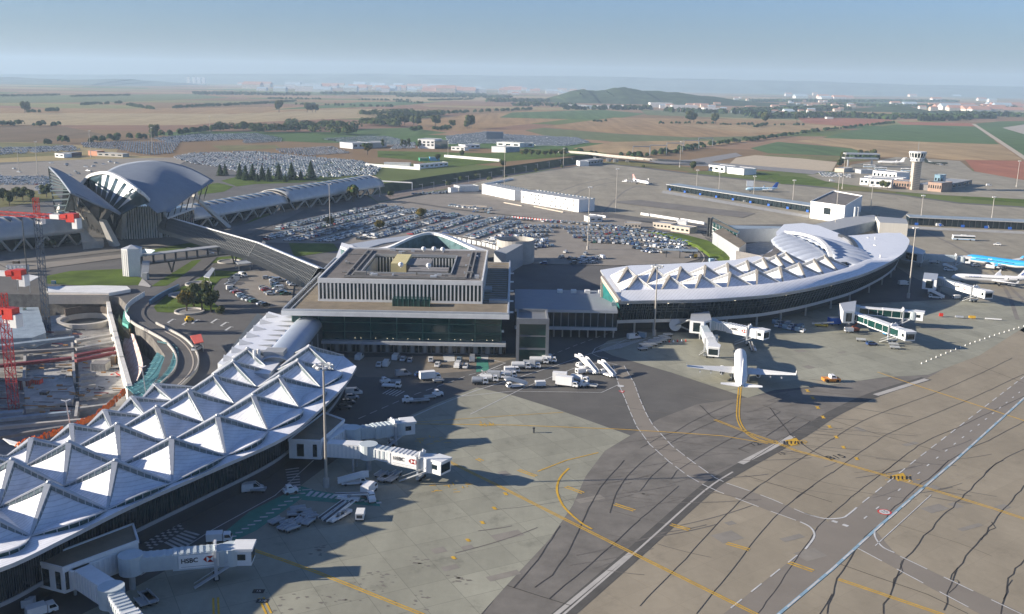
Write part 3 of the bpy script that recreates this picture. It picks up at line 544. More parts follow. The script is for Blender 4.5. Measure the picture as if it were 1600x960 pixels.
# ============================================================ TENT-ROOFED TERMINALS
import numpy as np
def fitted(px, z, n, deg=3, i0=0, closed=0):
    """smooth curve through traced row of roof peaks; returns n world points, index i0.. """
    P = [G(x, y, z(k) if callable(z) else z) for k, (x, y) in enumerate(px)]; t = np.arange(len(P)); cx = np.polyfit(t, [p.x for p in P], deg); cy_ = np.polyfit(t, [p.y for p in P], deg)
    return lambda i: Vector((float(np.polyval(cx, i)), float(np.polyval(cy_, i)), z(i) if callable(z) else z))
def extrap(f, lo, hi):
    def g(i):
        if i < lo: return f(lo)+(f(lo)-f(lo+1))*(lo-i)
        if i > hi: return f(hi)+(f(hi)-f(hi-1))*(i-hi)
        return f(i)
    return g
def tent(parent, P, corners, zp, zl, thin=False, beamm=None, glassm=None, hood=True, power=1.22, lowd=0):
    """one hanging-sheet peak: four concave facets between four straight glazed hips"""
    apex = Vector((P.x, P.y, zp)); mb = MB(); N = 8; K = 4
    C = [Vector((c.x, c.y, c.z-lowd if lowd else zl)) for c in corners]
    for k in range(4):
        a, b = C[k], C[(k+1) % 4]; rows = []
        for i in range(N+1):
            t = i/N; row = []
            for j in range(K+1):
                u = j/K; base = a.lerp(b, u); sag = math.sin(math.pi*u)*(1-t)*t*1.6
                p = base.lerp(apex, t); row.append(Vector((p.x, p.y, base.z+(zp-.42-base.z)*t**power-sag)))
            rows.append(row)
        o = len(mb.v); mb.add([p for r in rows for p in r], [(o*0+i*(K+1)+j, i*(K+1)+j+1, (i+1)*(K+1)+j+1, (i+1)*(K+1)+j) for i in range(N) for j in range(K)])
    pk = mb.build('roof_peak', TENT, parent, smooth=False)
    gl = MB(); fr = MB()
    fr2 = MB()
    for ci, c in enumerate(C):
        d = (apex-c); h = Vector((d.x, d.y, 0)).normalized(); s = Vector((-h.y, h.x, 0))
        prev = None
        for i in range(N+1):
            t = i/N; xy = c.lerp(apex, t*.985); top = c.z+.15+(zp-c.z)*t; bot = c.z+(zp-.42-c.z)*t**power-.3
            wd = .10+.34*t
            cur = [Vector((xy.x, xy.y, top))-s*wd, Vector((xy.x, xy.y, top))+s*wd, Vector((xy.x, xy.y, bot))-s*wd*1.5, Vector((xy.x, xy.y, bot))+s*wd*1.5]
            if prev:
                o = len(gl.v); gl.add([prev[0], cur[0], cur[2], prev[2], prev[1], cur[1], cur[3], prev[3]], [(0, 1, 2, 3), (5, 4, 7, 6)])
                if i < N: fr.beam(cur[0]+Vector((0, 0, 0)), cur[2], .12); fr.beam(cur[1], cur[3], .12)
            prev = cur
        if thin and ci != 0: fr2.beam(Vector((c.x, c.y, c.z+.2)), Vector((apex.x, apex.y, zp+.2)), .3, .3, w2=.45, h2=.4)
        else: fr.beam(Vector((c.x, c.y, c.z+.2)), Vector((apex.x, apex.y, zp+.2)), .35, .25, w2=1.15, h2=.3)
    gl.build('ridge_glazing', glassm or mat('ridge_glass', (.14, .18, .19), .3, 0, .3, 1), pk); fr.build('ridge_frame', beamm or LGREY, pk)
    if thin: fr2.build('ridge_beam', WHITE2, pk)
    if hood:
        hd = MB(); hd.cyl((apex.x, apex.y, zp-.4), (apex.x, apex.y, zp+.55), .75, .3, 8); hd.build('ridge_cap', beamm or LGREY, pk)
    return pk

# ---------------- left terminal
ZP, ZL, ZE = 17.5, 12.0, 11.0
def zt(i): return max(14, min(16.2, 16.2-.32*i))
Fp = [(75, 756), (182, 720), (267, 684), (339, 652), (395, 618), (437, 590), (465, 562), (483, 542)]
Bp = [(18, 720), (108, 690), (184, 663), (245, 637), (294, 612), (334, 587), (366, 563), (386, 546)]
TC = Vector((-181.7, 241.3, 0))
def turn(p, k): a = R(6.1*k); q = Vector((p.x, p.y, 0))-TC; return Vector((TC.x+q.x*math.cos(a)-q.y*math.sin(a), TC.y+q.x*math.sin(a)+q.y*math.cos(a), p.z))
def bend(f, hi):
    g = extrap(f, 0, hi); return lambda i: g(i) if i >= 0 else turn(f(0), i)
fF = bend(fitted(Fp, zt, 0), 7); fB = bend(fitted(Bp, zt, 0), 7)
T2 = thing('tent_roofed_terminal', 'curved airport terminal under rows of pale pointed tent roofs beside the construction pit', 'terminal', (fF(3).x, fF(3).y, 0))
def fC(i): return fB(i)+(fB(i)-fF(i))*.92
def cell(a, b, i): return (a(i)+a(i+1)+b(i)+b(i+1))/4
def fS(i): return fF(i)-(fB(i)-fF(i))*.98       # virtual row in front
lo_i, hi_i = -7, 8
for i in range(lo_i, hi_i):
    tent(T2, fF(i), [cell(fS, fF, i-1), cell(fS, fF, i), cell(fF, fB, i), cell(fF, fB, i-1)], zt(i), 0, lowd=5.3)
    tent(T2, fB(i), [cell(fF, fB, i-1), cell(fF, fB, i), cell(fB, fC, i), cell(fB, fC, i-1)], zt(i), 0, lowd=5.3)
def fD(i): return fC(i)+(fB(i)-fF(i))*.1
for i in range(lo_i, hi_i-2):
    tent(T2, fC(i), [cell(fB, fC, i-1), cell(fB, fC, i), cell(fC, fD, i), cell(fC, fD, i-1)], zt(i)-2.8, 0, lowd=5.3, hood=False)
# eaves strip and fascia
lowline = [cell(fS, fF, i) for i in range(lo_i-1, hi_i)]
eave_px = [(0, 888), (100, 842), (205, 790), (330, 735), (445, 683), (500, 640), (540, 600), (557, 573)]
eave = [G(x, y, z) for (x, y), z in zip(eave_px, (11.6, 11.3, 11, 10.6, 10.1, 9.7, 9.4, 9.2))]; eave = spline([turn(eave[0], -k) for k in range(8, 0, -1)]+eave, 6)
m = MB(); ll = spline(lowline, 5); n = len(ll)
def nearest(p, arr): return min(arr, key=lambda q: (q.x-p.x)**2+(q.y-p.y)**2)
# strip between valley line and eave
e_pts = [nearest(p, eave) for p in ll]
m.add([Vector((p.x, p.y, p.z-5.3)) for p in ll]+[Vector((p.x, p.y, p.z+.01)) for p in e_pts], [(i, i+1, n+i+1, n+i) for i in range(n-1)]); m.build('eaves_strip', TENT, T2)
m = MB(); m.add([Vector((p.x, p.y, p.z+.05)) for p in eave]+[Vector((p.x, p.y, p.z-.7)) for p in eave], [(i, i+1, len(eave)+i+1, len(eave)+i) for i in range(len(eave)-1)]); m.build('fascia', LGREY, T2)
# eyebrow arches over the valleys
for i in range(lo_i, hi_i-1):
    a, b = lowline[i-lo_i], lowline[i-lo_i+1]; e = nearest((a+b)/2, eave); fr = MB(); gl = MB(); prev = None
    for k in range(9):
        t = k/8; base = a.lerp(b, t); out = (e-(a+b)/2); out.z = 0
        p = Vector((base.x, base.y, base.z-5.3))+out*math.sin(math.pi*t)*.62; q = p+Vector((0, 0, .15+1.1*math.sin(math.pi*t)))
        if prev: gl.add([prev[0], p, q, prev[1]], [(0, 1, 2, 3)]); fr.beam(prev[1], q, .35, .22); fr.beam(p, q, .12)
        prev = (p, q)
    g2 = gl.build('eyebrow_window', GREENGL, T2); fr.build('window_frame', LGREY, g2)
    sh = MB(); sv = []
    for k in range(9):
        t = k/8; base = a.lerp(b, t); out = (e-(a+b)/2); out.z = 0
        p = Vector((base.x, base.y, base.z-5.3))+out*math.sin(math.pi*t)*.62+Vector((0, 0, .2+1.1*math.sin(math.pi*t))); mid = lowline[i-lo_i].lerp(lowline[i-lo_i+1], .5)
        inn = Vector((base.x, base.y, base.z-5.3))-out*.5*math.sin(math.pi*t)+Vector((0, 0, .35*math.sin(math.pi*t)))
        sv += [p, inn]
    sh.add(sv, [(2*k, 2*k+2, 2*k+3, 2*k+1) for k in range(8)]); sh.build('eyebrow_hood', TENT, T2)
# facade set back under the eaves
def inset(line, d):
    out = []
    for i, p in enumerate(line):
        t = (line[min(i+1, len(line)-1)]-line[max(i-1, 0)]); t.z = 0; t.normalize(); out.append(p+Vector((-t.y, t.x, 0))*d)
    return out
wl = inset(eave, 3.2)
m = MB(); m.add([Vector((p.x, p.y, p.z-.6)) for p in eave]+[Vector((p.x, p.y, p.z-.7)) for p in wl], [(i, len(eave)+i, len(eave)+i+1, i+1) for i in range(len(eave)-1)]); m.build('soffit', DARK, T2)
m = MB(); m.add([Vector((p.x, p.y, 3.8)) for p in wl]+[Vector((p.x, p.y, p.z-.6)) for p in wl], [(i, i+1, len(wl)+i+1, len(wl)+i) for i in range(len(wl)-1)]); fg = m.build('glazed_facade', GLASS, T2)
m = MB()
for i in range(0, len(wl)-1):
    for t in (0, .25, .5, .75):
        p = wl[i].lerp(wl[i+1], t); m.beam((p.x, p.y, 3.8), (p.x, p.y, p.z-.7), .12)
m.build('mullion', DARK, fg)
wl2 = inset(eave, 4.2)
m = MB(); m.add([Vector((p.x, p.y, 0)) for p in wl2]+[Vector((p.x, p.y, 3.8)) for p in wl2], [(i, i+1, len(wl2)+i+1, len(wl2)+i) for i in range(len(wl2)-1)]); m.build('ground_floor_wall', DARK, T2)
m = MB()
for a, b in zip(wl, wl[1:]): m.beam((a.x, a.y, 3.7), (b.x, b.y, 3.7), .5, .7)
m.build('floor_band', GREYP, T2)
m = MB()
for i in range(2, len(wl2)-1, 1):
    a, b = wl2[i], wl2[i+1]; d = (b-a).normalized(); q = Vector((d.y, -d.x, 0))*.12
    for t in (.15, .6): c0 = a.lerp(b, t)+q; c1 = a.lerp(b, t+.25)+q; m.add([(c0.x, c0.y, .2), (c1.x, c1.y, .2), (c1.x, c1.y, 2.9), (c0.x, c0.y, 2.9)], [(0, 1, 2, 3)])
m.build('ground_floor_doors', DARK, T2)
# lamp dots in the soffit
m = MB()
for p in inset(eave, 1.4)[::3]: m.cyl((p.x, p.y, p.z-.85), (p.x, p.y, p.z-.72), .18, n=6)
m.build('soffit_lamp', mat('lamp_lit', (.8, .75, .6), .5, 0, 0, emit=((1, .85, .6), 1.5)), T2)
# rear roof fill over the back rows
back = [cell(fC, fD, i) for i in range(lo_i-1, hi_i-2)]
m = MB(); bk2 = spline(back, 3); rr_ = inset(bk2, 1.2)
m.add([Vector((p.x, p.y, p.z-5.3)) for p in bk2]+[Vector((p.x, p.y, p.z-5.7)) for p in rr_], [(i, i+1, len(bk2)+i+1, len(bk2)+i) for i in range(len(bk2)-1)])
m.add([Vector((p.x, p.y, p.z-5.7)) for p in rr_]+[Vector((p.x, p.y, 0)) for p in rr_], [(i, i+1, len(bk2)+i+1, len(bk2)+i) for i in range(len(bk2)-1)]); m.build('rear_roof', LGREY, T2)

# ---------------- right (crescent) terminal
ZP2, ZL2, ZE2 = 18.2, 13.2, 12.9
Fq = [(995, 433), (1045, 432), (1096, 428), (1141, 427), (1183, 425), (1218, 419), (1248, 410), (1272, 406), (1289, 401)]
Bq = [(980, 420), (1022, 418), (1064, 419), (1102, 416), (1137, 414), (1167, 408), (1192, 404), (1213, 399), (1228, 396)]
gF = extrap(fitted(Fq, ZP2, 0), 0, 8); gB = extrap(fitted(Bq, ZP2, 0), 0, 8)
STRIP = mat('strip_tan', (.34, .31, .26), .7, 0, .15, 1)
T1 = thing('crescent_terminal', 'crescent shaped airport terminal with small pointed tents and broad white metal roof edge', 'terminal', (gF(5).x, gF(5).y, 0))
def gS(i): return gF(i)-(gB(i)-gF(i))*1.0
def gC(i): return gB(i)+(gB(i)-gF(i))*.9
for i in range(9):
    tent(T1, gF(i), [cell(gS, gF, i-1), cell(gS, gF, i), cell(gF, gB, i), cell(gF, gB, i-1)], ZP2, ZL2, thin=True, beamm=STRIP, glassm=GREYP, power=1.12)
    tent(T1, gB(i), [cell(gF, gB, i-1), cell(gF, gB, i), cell(gB, gC, i), cell(gB, gC, i-1)], ZP2, ZL2, thin=True, beamm=STRIP, glassm=GREYP, power=1.12)
outer_px = [(968, 471), (1000, 470), (1030, 469.5), (1100, 468), (1150, 465), (1200, 461), (1240, 455), (1280, 447), (1320, 437), (1350, 428), (1380, 415), (1400, 404), (1413, 394), (1419, 384), (1421, 376), (1416, 370), (1407, 364)]
outer = spline(GS(outer_px, ZE2), 4)
far_edge = GS([(1385, 363), (1350, 366), (1322, 368)], ZE2)
back_px = [(1300, 360), (1280, 352), (1255, 348), (1225, 350), (1213, 362), (1213, 385), (1195, 397), (1150, 405), (1100, 409), (1040, 412), (985, 414), (938, 421)]
back_w = GS(back_px, ZE2)
fp = outer+far_edge+back_w
# roof deck: sloping from a raised inner line down to the outer eave
m = MB(); m.prism([(p.x, p.y) for p in fp], ZE2-1.0, ZE2-.25, BANDM, LGREY); m.build('roof_deck', BANDM, T1)
inner_l = [cell(gS, gF, i) for i in range(-1, 9)]+GS([(1322, 418), (1336, 404), (1338, 390), (1328, 379), (1315, 371)], ZL2)
inner_l = spline(inner_l, 4); n = len(inner_l); on = [nearest(p, outer) for p in inner_l[:-8]]
arc = lambda L, k: L[min(len(L)-1, int(round(k)))]
m = MB(); no = n
op = [outer[min(len(outer)-1, int(i*(len(outer)-1)/(no-1)+.5))] for i in range(no)]
m.add([Vector((p.x, p.y, ZL2)) for p in inner_l]+[p.lerp(q, .5)+Vector((0, 0, .35)) for p, q in zip(inner_l, op)]+[Vector((p.x, p.y, ZE2+.06)) for p in op], [(i, i+1, n+i+1, n+i) for i in range(n-1)]+[(n+i, n+i+1, 2*n+i+1, 2*n+i) for i in range(n-1)])
bd = m.build('roof_edge_band', BANDM, T1, smooth=True)
m = MB(); sk = []
for i in range(3, n-3, 5):
    p = inner_l[i].lerp(op[i], .38); d = (op[i]-inner_l[i]); d.z = 0; d.normalize(); s = Vector((-d.y, d.x, 0)); z = ZL2-.35
    m.add([(p.x-s.x*2, p.y-s.y*2, z-.3), (p.x+s.x*2, p.y+s.y*2, z-.1), (p.x+s.x*2+d.x*1.2, p.y+s.y*2+d.y*1.2, z-.2), (p.x-s.x*2+d.x*1.2, p.y-s.y*2+d.y*1.2, z-.4), (p.x+s.x*2, p.y+s.y*2, z+.9), (p.x+s.x*2+d.x*1.2, p.y+s.y*2+d.y*1.2, z+.8)], [(0, 1, 4), (3, 5, 2), (0, 4, 5, 3), (1, 2, 5, 4)])
    if i % 2: m.cyl((p.x-s.x*3, p.y-s.y*3, z-.3), (p.x-s.x*3, p.y-s.y*3, z+1.6), .35, n=8)
m.build('roof_vent', WHITE2, bd)
m = MB(); m.add([Vector((p.x, p.y, ZE2+.08)) for p in outer]+[Vector((p.x, p.y, ZE2-1.1)) for p in outer], [(i, i+1, len(outer)+i+1, len(outer)+i) for i in range(len(outer)-1)]); m.build('fascia', LGREY, T1)
# outward leaning glass facade
top = inset(outer, 1.2); bot = inset(outer, 4.0)
m = MB(); m.add([Vector((p.x, p.y, ZE2-1)) for p in top]+[Vector((p.x, p.y, 5.0)) for p in bot], [(i, len(top)+i, len(top)+i+1, i+1) for i in range(len(top)-1)]); fg = m.build('glazed_facade', GLASS, T1)
m = MB()
for i in range(len(top)-1):
    for t in (0, .5) :
        a = top[i].lerp(top[i+1], t); b = bot[i].lerp(bot[i+1], t); m.beam((a.x, a.y, ZE2-1), (b.x, b.y, 5.0), .16)
    for f in (.25, .4, .55):
        a = top[i].lerp(bot[i], f); b = top[i+1].lerp(bot[i+1], f); z = ZE2-1+(5.0-ZE2+1)*f; m.beam((a.x, a.y, z), (b.x, b.y, z), .10)
m.build('mullion', mat('mullion_grey', (.14, .15, .15), .5, .2, 0), fg)
m = MB()
for a, b in zip(bot, bot[1:]): m.add([(a.x, a.y, 5.0), (b.x, b.y, 5.0), (b.x, b.y, 3.8), (a.x, a.y, 3.8)], [(0, 3, 2, 1)])
m.build('spandrel_band', LGREY, T1)
gw = inset(outer, 9)
m = MB(); m.add([Vector((p.x, p.y, 3.8)) for p in bot]+[Vector((p.x, p.y, 3.8)) for p in gw]+[Vector((p.x, p.y, 0)) for p in gw], [(i, i+1, len(gw)+i+1, len(gw)+i) for i in range(len(gw)-1)]+[(len(gw)+i, len(gw)+i+1, 2*len(gw)+i+1, 2*len(gw)+i) for i in range(len(gw)-1)]); m.build('ground_floor_wall', DARK, T1)
m = MB()
for p in inset(outer, 5)[::4]: m.cyl((p.x, p.y, 0), (p.x, p.y, 3.8), .4)
m.build('column', CONC, T1)
m = MB()
for p in inset(outer, .6)[2::7]: m.cyl((p.x, p.y, ZE2-1.3), (p.x, p.y, ZE2-1.0), .3, n=6)
m.build('soffit_lamp', MATS['lamp_lit'], T1)
# left gable: tan raking beam, green glass end, spur wall
a = G(941, 433, 18.5); b = G(968, 471, ZE2+.3); c = G(941, 455, 11)
m = MB(); m.beam(a, b, 1.1, 1.0); m.beam(a, Vector((a.x, a.y, 11)), .8); m.beam(a+Vector((0, 0, -1.2)), b+Vector((-.8, .6, -.5)), .5); m.build('gable_frame', TAN, T1)
m = MB(); m.add([(a.x, a.y, 17.5), (b.x-.5, b.y, ZE2), (b.x+1.5, b.y+1.5, 6.2), (a.x, a.y+2, 6.2)], [(0, 3, 2, 1)]); m.build('gable_glazing', mat('teal_glass', (.02, .16, .15), .15, 0, .3, .3, .7), T1)
p0 = bot[0]; m = MB(); m.prism([(p0.x-1.6, p0.y-1.6), (p0.x+.4, p0.y-1.4), (p0.x+1.6, p0.y+6), (p0.x, p0.y+6)], 1.5, ZE2-1.02, LGREY); m.build('end_pier', WHITE2, T1)
# domed scalloped shells
cc = G(1273, 386, 15)
for s in (-1, 1):
    m = MB(); rows = []
    for j in range(85):
        y = -34+76*j/84; ed = 19*math.sqrt(max(.02, 1-((y-4)/42)**2)); x0 = 3.6-((y-8)/16)**2*.8; row = []
        for k in range(11): t = k/10; xx = x0+s*(.6+(ed+(2 if s > 0 else 0))*t); row.append(Vector((cc.x+xx, cc.y+y-t*t*3, 12.8+1.3*math.cos(t*1.5)+1.9*abs(math.sin(math.pi*(y+34)/9))*math.sin(math.pi*(.12+.8*t)))))
        rows.append(row)
    surf_mesh(m, rows, None, .3); m.build('ribbed_shell', mat('shell_metal', (.50, .54, .60), .45, .2, .08, .3), T1, smooth=True)
m = MB(); sp_ = spline([cc+Vector(v) for v in ((-2, 44, 1.6), (2, 28, 3), (3.4, 8, 3.8), (1.5, -12, 3.6), (-2.5, -32, 2.6))], 6)
for a, b in zip(sp_, sp_[1:]): m.beam(a+Vector((0, 0, -1.2)), b+Vector((0, 0, -1.2)), 1.7, 1.3)
m.build('roof_spine', WHITE2, T1)
m = MB(); ar = spline(GS([(1312, 369), (1325, 374), (1334, 383), (1338, 393), (1334, 403), (1322, 412), (1308, 419)], ZE2), 5)
for a, b in zip(ar, ar[1:]): m.beam(a+Vector((0, 0, .5)), b+Vector((0, 0, .5)), 2.0, 1.4)
m.build('roof_gutter', DARK, T1)
m = MB(); q = GS([(1150, 392), (1190, 400), (1206, 392), (1215, 380), (1212, 368), (1222, 366), (1228, 378), (1222, 392), (1205, 402)], 13)
m.prism([(p.x, p.y) for p in q], 0, 13, GRAVELD, CONCD); m.build('rear_ring_roof', GRAVELD, T1)
# ============================================================ CENTRAL OFFICE BLOCK ON ITS GLASS HALL
def building(name, label, foot, z0, z1, mtop, mwall, group=None, cat='building', parapet=.5):
    c = cen(foot); t = thing(name, label, cat, (c.x, c.y, 0), group)
    m = MB(); m.prism(foot, z0, z1, mwall); m.build('wall', mwall, t)
    m = MB(); q = [c+(Vector((p[0], p[1], 0))-c)*1.004 for p in foot]; m.sheet(q, z1+.06); r = m.build('roof', mtop, t)
    if parapet:
        m = MB(); m.wall([tuple(p)[:2] for p in q]+[tuple(q[0])[:2]], z1-.3, z1+parapet, .35); m.build('parapet', mwall, r)
    return t
def windows(t, foot, edge, z0, z1, nx, nz=1, w=.6, h=.6, mt=None, name='window', off=.06, one=False, x0=0, x1=1):
    """window panes on one edge of a footprint, each its own part"""
    a, b = Vector((*foot[edge][:2], 0)), Vector((*foot[(edge+1) % len(foot)][:2], 0)); d = (b-a); c = cen(foot); q = Vector((d.y, -d.x, 0)).normalized()
    if (a+q-c).length < (a-q-c).length: q = -q
    m = MB()
    for k in range(nz):
        for i in range(nx):
            u0 = x0+(x1-x0)*(i+.5-w/2)/nx; u1 = x0+(x1-x0)*(i+.5+w/2)/nx; v0 = z0+(z1-z0)*(k+.5-h/2)/nz; v1 = z0+(z1-z0)*(k+.5+h/2)/nz
            p, r = a+d*u0+q*off, a+d*u1+q*off
            if not one: m = MB()
            m.add([(p.x, p.y, v0), (r.x, r.y, v0), (r.x, r.y, v1), (p.x, p.y, v1)], [(0, 1, 2, 3)])
            if not one: m.build(name, mt or GLASS, t)
    if one: m.build(name, mt or GLASS, t)

PX0, PX1, PY0, PY1 = -74.0, -.8, 309.5, 405.0
HL = thing('glass_hall', 'wide green glass hall with gravel roof terrace under the ribbed office block', 'terminal', (-37, 357, 0))
m = MB(); m.box(PX0+2.5, PY0+4, 4.6, PX1-2.5, PY1, 13.6); gh = m.build('glass_wall', GREENGL, HL)
m = MB(); m.box(PX0, PY0, 13.6, PX1, PY1, 15.0); m.build('roof_slab', WHITE2, HL)
m = MB(); m.sheet([(PX0+.8, PY0+.8), (PX1-.8, PY0+.8), (PX1-.8, PY1-.8), (PX0+.8, PY1-.8)], 15.08); m.build('roof_gravel', GRAVEL, HL)
m = MB(); m.wall([(PX0+.4, PY1), (PX0+.4, PY0+.4), (PX1-.4, PY0+.4), (PX1-.4, PY1)], 14.8, 15.7, .4); m.wall([(PX0+2.6, PY1), (PX0+2.6, PY0+2.2), (PX1-2.4, PY0+2.2)], 15.0, 15.35, .3); m.build('parapet', LGREY, HL)
m = MB(); m.box(PX0+4, PY0+1.5, 4.0, PX1-1, PY0+6, 4.9); m.build('canopy_band', LGREY, HL)
m = MB(); m.box(PX0+4, PY0+6, 0, PX1-4, PY0+20, 4.0); gf = m.build('ground_floor_wall', CONCD, HL)
for k in range(44):
    x = PX0+12+k*1.38; m = MB(); m.box(x, PY0+5.9, .4, x+.95, PY0+5.98, 3.2)
    m.build('door' if k % 9 == 4 else 'window', GLASS if k % 3 else GREYP, HL)
m = MB()
for k in range(9): x = PX0+2.6+k*(PX1-PX0-5.2)/8; m.box(x-.14, PY0+3.86, 4.6, x+.14, PY0+3.98, 13.6)
for z in (7.6, 10.6): m.box(PX0+2.5, PY0+3.9, z, PX1-2.5, PY0+3.97, z+.22)
m.build('glazing_frame', mat('green_frame', (.05, .14, .11), .5, .1, .1, 1), gh)
m = MB()
for x in range(7): m.box(PX0+13+x*9, PY0+4.2, 8.2, PX0+17.5+x*9, PY0+5, 8.9)
for x in (30, 47): m.box(PX0+x, PY0+.4, 14.95, PX0+x+.9, PY0+1.2, 15.5)
for k in range(5): m.box(PX1-.3, PY0+8+k*17, 13.8, PX1+1.3, PY0+9+k*17, 14.2)
m.build('roof_fitting', WHITE, HL)
m = MB(); m.box(PX0+34.5, PY0+9.5, 15.1, PX0+47, PY0+13.6, 17.6); ag = m.build('roof_glass_box', GREENGL, HL)
m = MB()
for k in range(8): m.box(PX0+34.5+k*1.75, PY0+9.42, 15.1, PX0+34.7+k*1.75, PY0+9.49, 17.7)
m.build('glazing_frame', MATS['green_frame'], ag)
m = MB()
for k in range(int((PY1-PY0-20)/4)): m.box(PX1-9, PY0+18+k*4, 15.1, PX1-1.2, PY0+18.2+k*4, 15.24)
m.box(PX1-9.5, PY0+34, 15.1, PX1-6.5, PY0+40, 16.2); m.box(PX1-7, PY0+17, 15.1, PX1-.5, PY0+20, 16.0); m.build('roof_duct', GREYP, HL)
for k in range(26): x = PX0+21+k*1.9+(k//4)*1.0; m = MB(); m.box(x, PY0+3.82, 5.5, x+.15, PY0+3.9, 5.62); m.build('facade_lamp', MATS['lamp_lit'], HL) if x < PX1-5 and k*7 % 5 > 1 else None
# glass stair tower at the right corner
st_f = [(2.0, PY0-1), (11.5, PY0-1), (11.5, PY0+13), (2.0, PY0+13)]
ST = thing('glass_stair_tower', 'tall dark glazed stair tower with grey frame at the corner of the glass hall', 'building', (6.7, 315, 0))
m = MB(); m.prism(st_f, 0, 13.2, GREENGL); g1 = m.build('glass_wall', GREENGL, ST)
m = MB()
for x in (2.0, 11.5): m.box(x-.5, PY0-1.7, 0, x+.5, PY0-1.02, 13.8)
m.box(1.5, PY0-1.8, 12.6, 12, PY0-1.02, 14.4); m.wall(st_f+[st_f[0]], 13.2, 14.2, .6); m.sheet(st_f, 13.25)
m.box(2, PY0-1.4, 4, 11.5, PY0-1.05, 4.6); m.box(2.5, PY0-1.3, 8.4, 11, PY0-1.05, 8.7); m.build('frame', mat('tower_frame', (.18, .19, .20), .6, .1, .1, .5), ST)

# office block: ring round a courtyard
OX0, OX1, OY0, OY1, OZ0, OZ1 = -65.1, -9.9, 324.7, 388.0, 15.1, 22.4
CX0, CX1, CY0, CY1 = -52.5, -21.5, 338.0, 374.0
OB = thing('office_block', 'square office block with closely ribbed white facade and equipment cluttered brown roof', 'building', ((OX0+OX1)/2, (OY0+OY1)/2, 15.1))
m = MB()
for r_ in ((OX0, OY0, OX1, CY0), (OX0, CY1, OX1, OY1), (OX0, CY0, CX0, CY1), (CX1, CY0, OX1, CY1)): m.box(r_[0]+.6, r_[1]+.6 if r_[1] == OY0 else r_[1], OZ0, r_[2]-.6 if r_[2] == OX1 else r_[2], r_[3], OZ1-.5)
m.build('glass_wall', mat('office_glass', (.02, .045, .045), .12, 0, .4, .3, .7), OB)
m = MB()
m.add([(OX0, OY0, OZ1), (OX1, OY0, OZ1), (OX1, OY1, OZ1), (OX0, OY1, OZ1), (CX0, CY0, OZ1), (CX1, CY0, OZ1), (CX1, CY1, OZ1), (CX0, CY1, OZ1)], [(0, 1, 5, 4), (1, 2, 6, 5), (2, 3, 7, 6), (3, 0, 4, 7)]); m.build('roof', GRAVELD, OB)
def ring(x0, y0, x1, y1): return [(x0, y0), (x1, y0), (x1, y1), (x0, y1), (x0, y0)]
m = MB(); m.wall(ring(OX0+.25, OY0+.25, OX1-.25, OY1-.25), OZ1-1.0, OZ1+.55, .5); m.wall(ring(OX0+.25, OY0+.25, OX1-.25, OY1-.25), OZ0, OZ0+.75, .5); pr = m.build('facade_band', WHITE2, OB)
m = MB(); m.wall(ring(CX0-.2, CY0-.2, CX1+.2, CY1+.2), OZ1-.8, OZ1+.5, .4); m.build('courtyard_parapet', GREYP, OB)
NB = 42
for k in range(NB+1):
    x = OX0+.35+(OX1-OX0-.7)*k/NB; m = MB(); m.box(x-.24, OY0+.05, OZ0+.75, x+.24, OY0+.75, OZ1-1.0); m.build('facade_rib', WHITE2, OB)
m = MB()
for k in range(33):
    for x in (OX0, OX1-.7): y = OY0+1.5+(OY1-OY0-2)*k/33; m.box(x+.03, y-.24, OZ0+.75, x+.67, y+.24, OZ1-1.0)
m.build('side_ribs', WHITE2, OB)
m = MB()
for k in range(26): x = CX0+.6+(CX1-CX0-1.2)*k/25; m.box(x-.25, CY1-.5, OZ0, x+.25, CY1-.02, OZ1-.8)
for k in range(24): y = CY0+1+(CY1-CY0-2)*k/23; m.box(CX0+.02, y-.2, OZ0, CX0+.4, y+.2, OZ1-.8)
m.build('courtyard_ribs', WHITE2, OB)
m = MB(); m.box(OX0+.02, OY0+.9, OZ0+3.6, OX1-.7, OY0+.62, OZ0+3.9); m.build('floor_line', DARK, OB)
m = MB(); m.box(-44, 352, OZ0, -38.5, 372, OZ1+1.0); m.build('lift_housing', mat('cream_render', (.58, .50, .25), .8, 0, .08, .4), OB)
m = MB(); m.box(-38.4, 354, OZ0, -30, 368, OZ1+.2); m.box(-37, 345, OZ0, -23, 353, OZ1-.3); m.build('plant_room', CONCD, OB)
random.seed(11)
m = MB(); m2 = MB()
for k in range(46):
    x, y = random.uniform(OX0+3, OX1-3), random.uniform(OY0+3, OY1-3)
    if CX0-2 < x < CX1+2 and CY0-2 < y < CY1+2: continue
    a_, b_, h_ = random.uniform(.5, 2.2), random.uniform(.5, 1.8), random.uniform(.3, 1.1); (m if k % 2 else m2).box(x, y, OZ1, x+a_, y+b_, OZ1+h_) if k % 2 else MB().box(x, y, OZ1, x+a_, y+b_, OZ1+h_).build('roof_unit', LGREY, OB)
for y in (OY0+4.2, OY0+6): m.box(OX0+8, y, OZ1+.1, OX1-6, y+.5, OZ1+.55)
for x in (OX0+8, OX0+10, OX1-6.3, OX1-4.7): m.box(x, OY0+6, OZ1+.1, x+.5, OY1-4, OZ1+.5)
m.box(OX0+11, OY0+8, OZ1, OX0+15, OY0+10, OZ1+1.4); m.box(OX0+2, OY1-14, OZ1+.1, CX0-2, OY1-13.6, OZ1+.5); m.box(CX1+2, CY0+14, OZ1+.1, OX1-4, CY0+14.4, OZ1+.5)
m.build('roof_ducts', mat('duct_grey', (.22, .21, .19), .7, .1, .2, .5), OB)
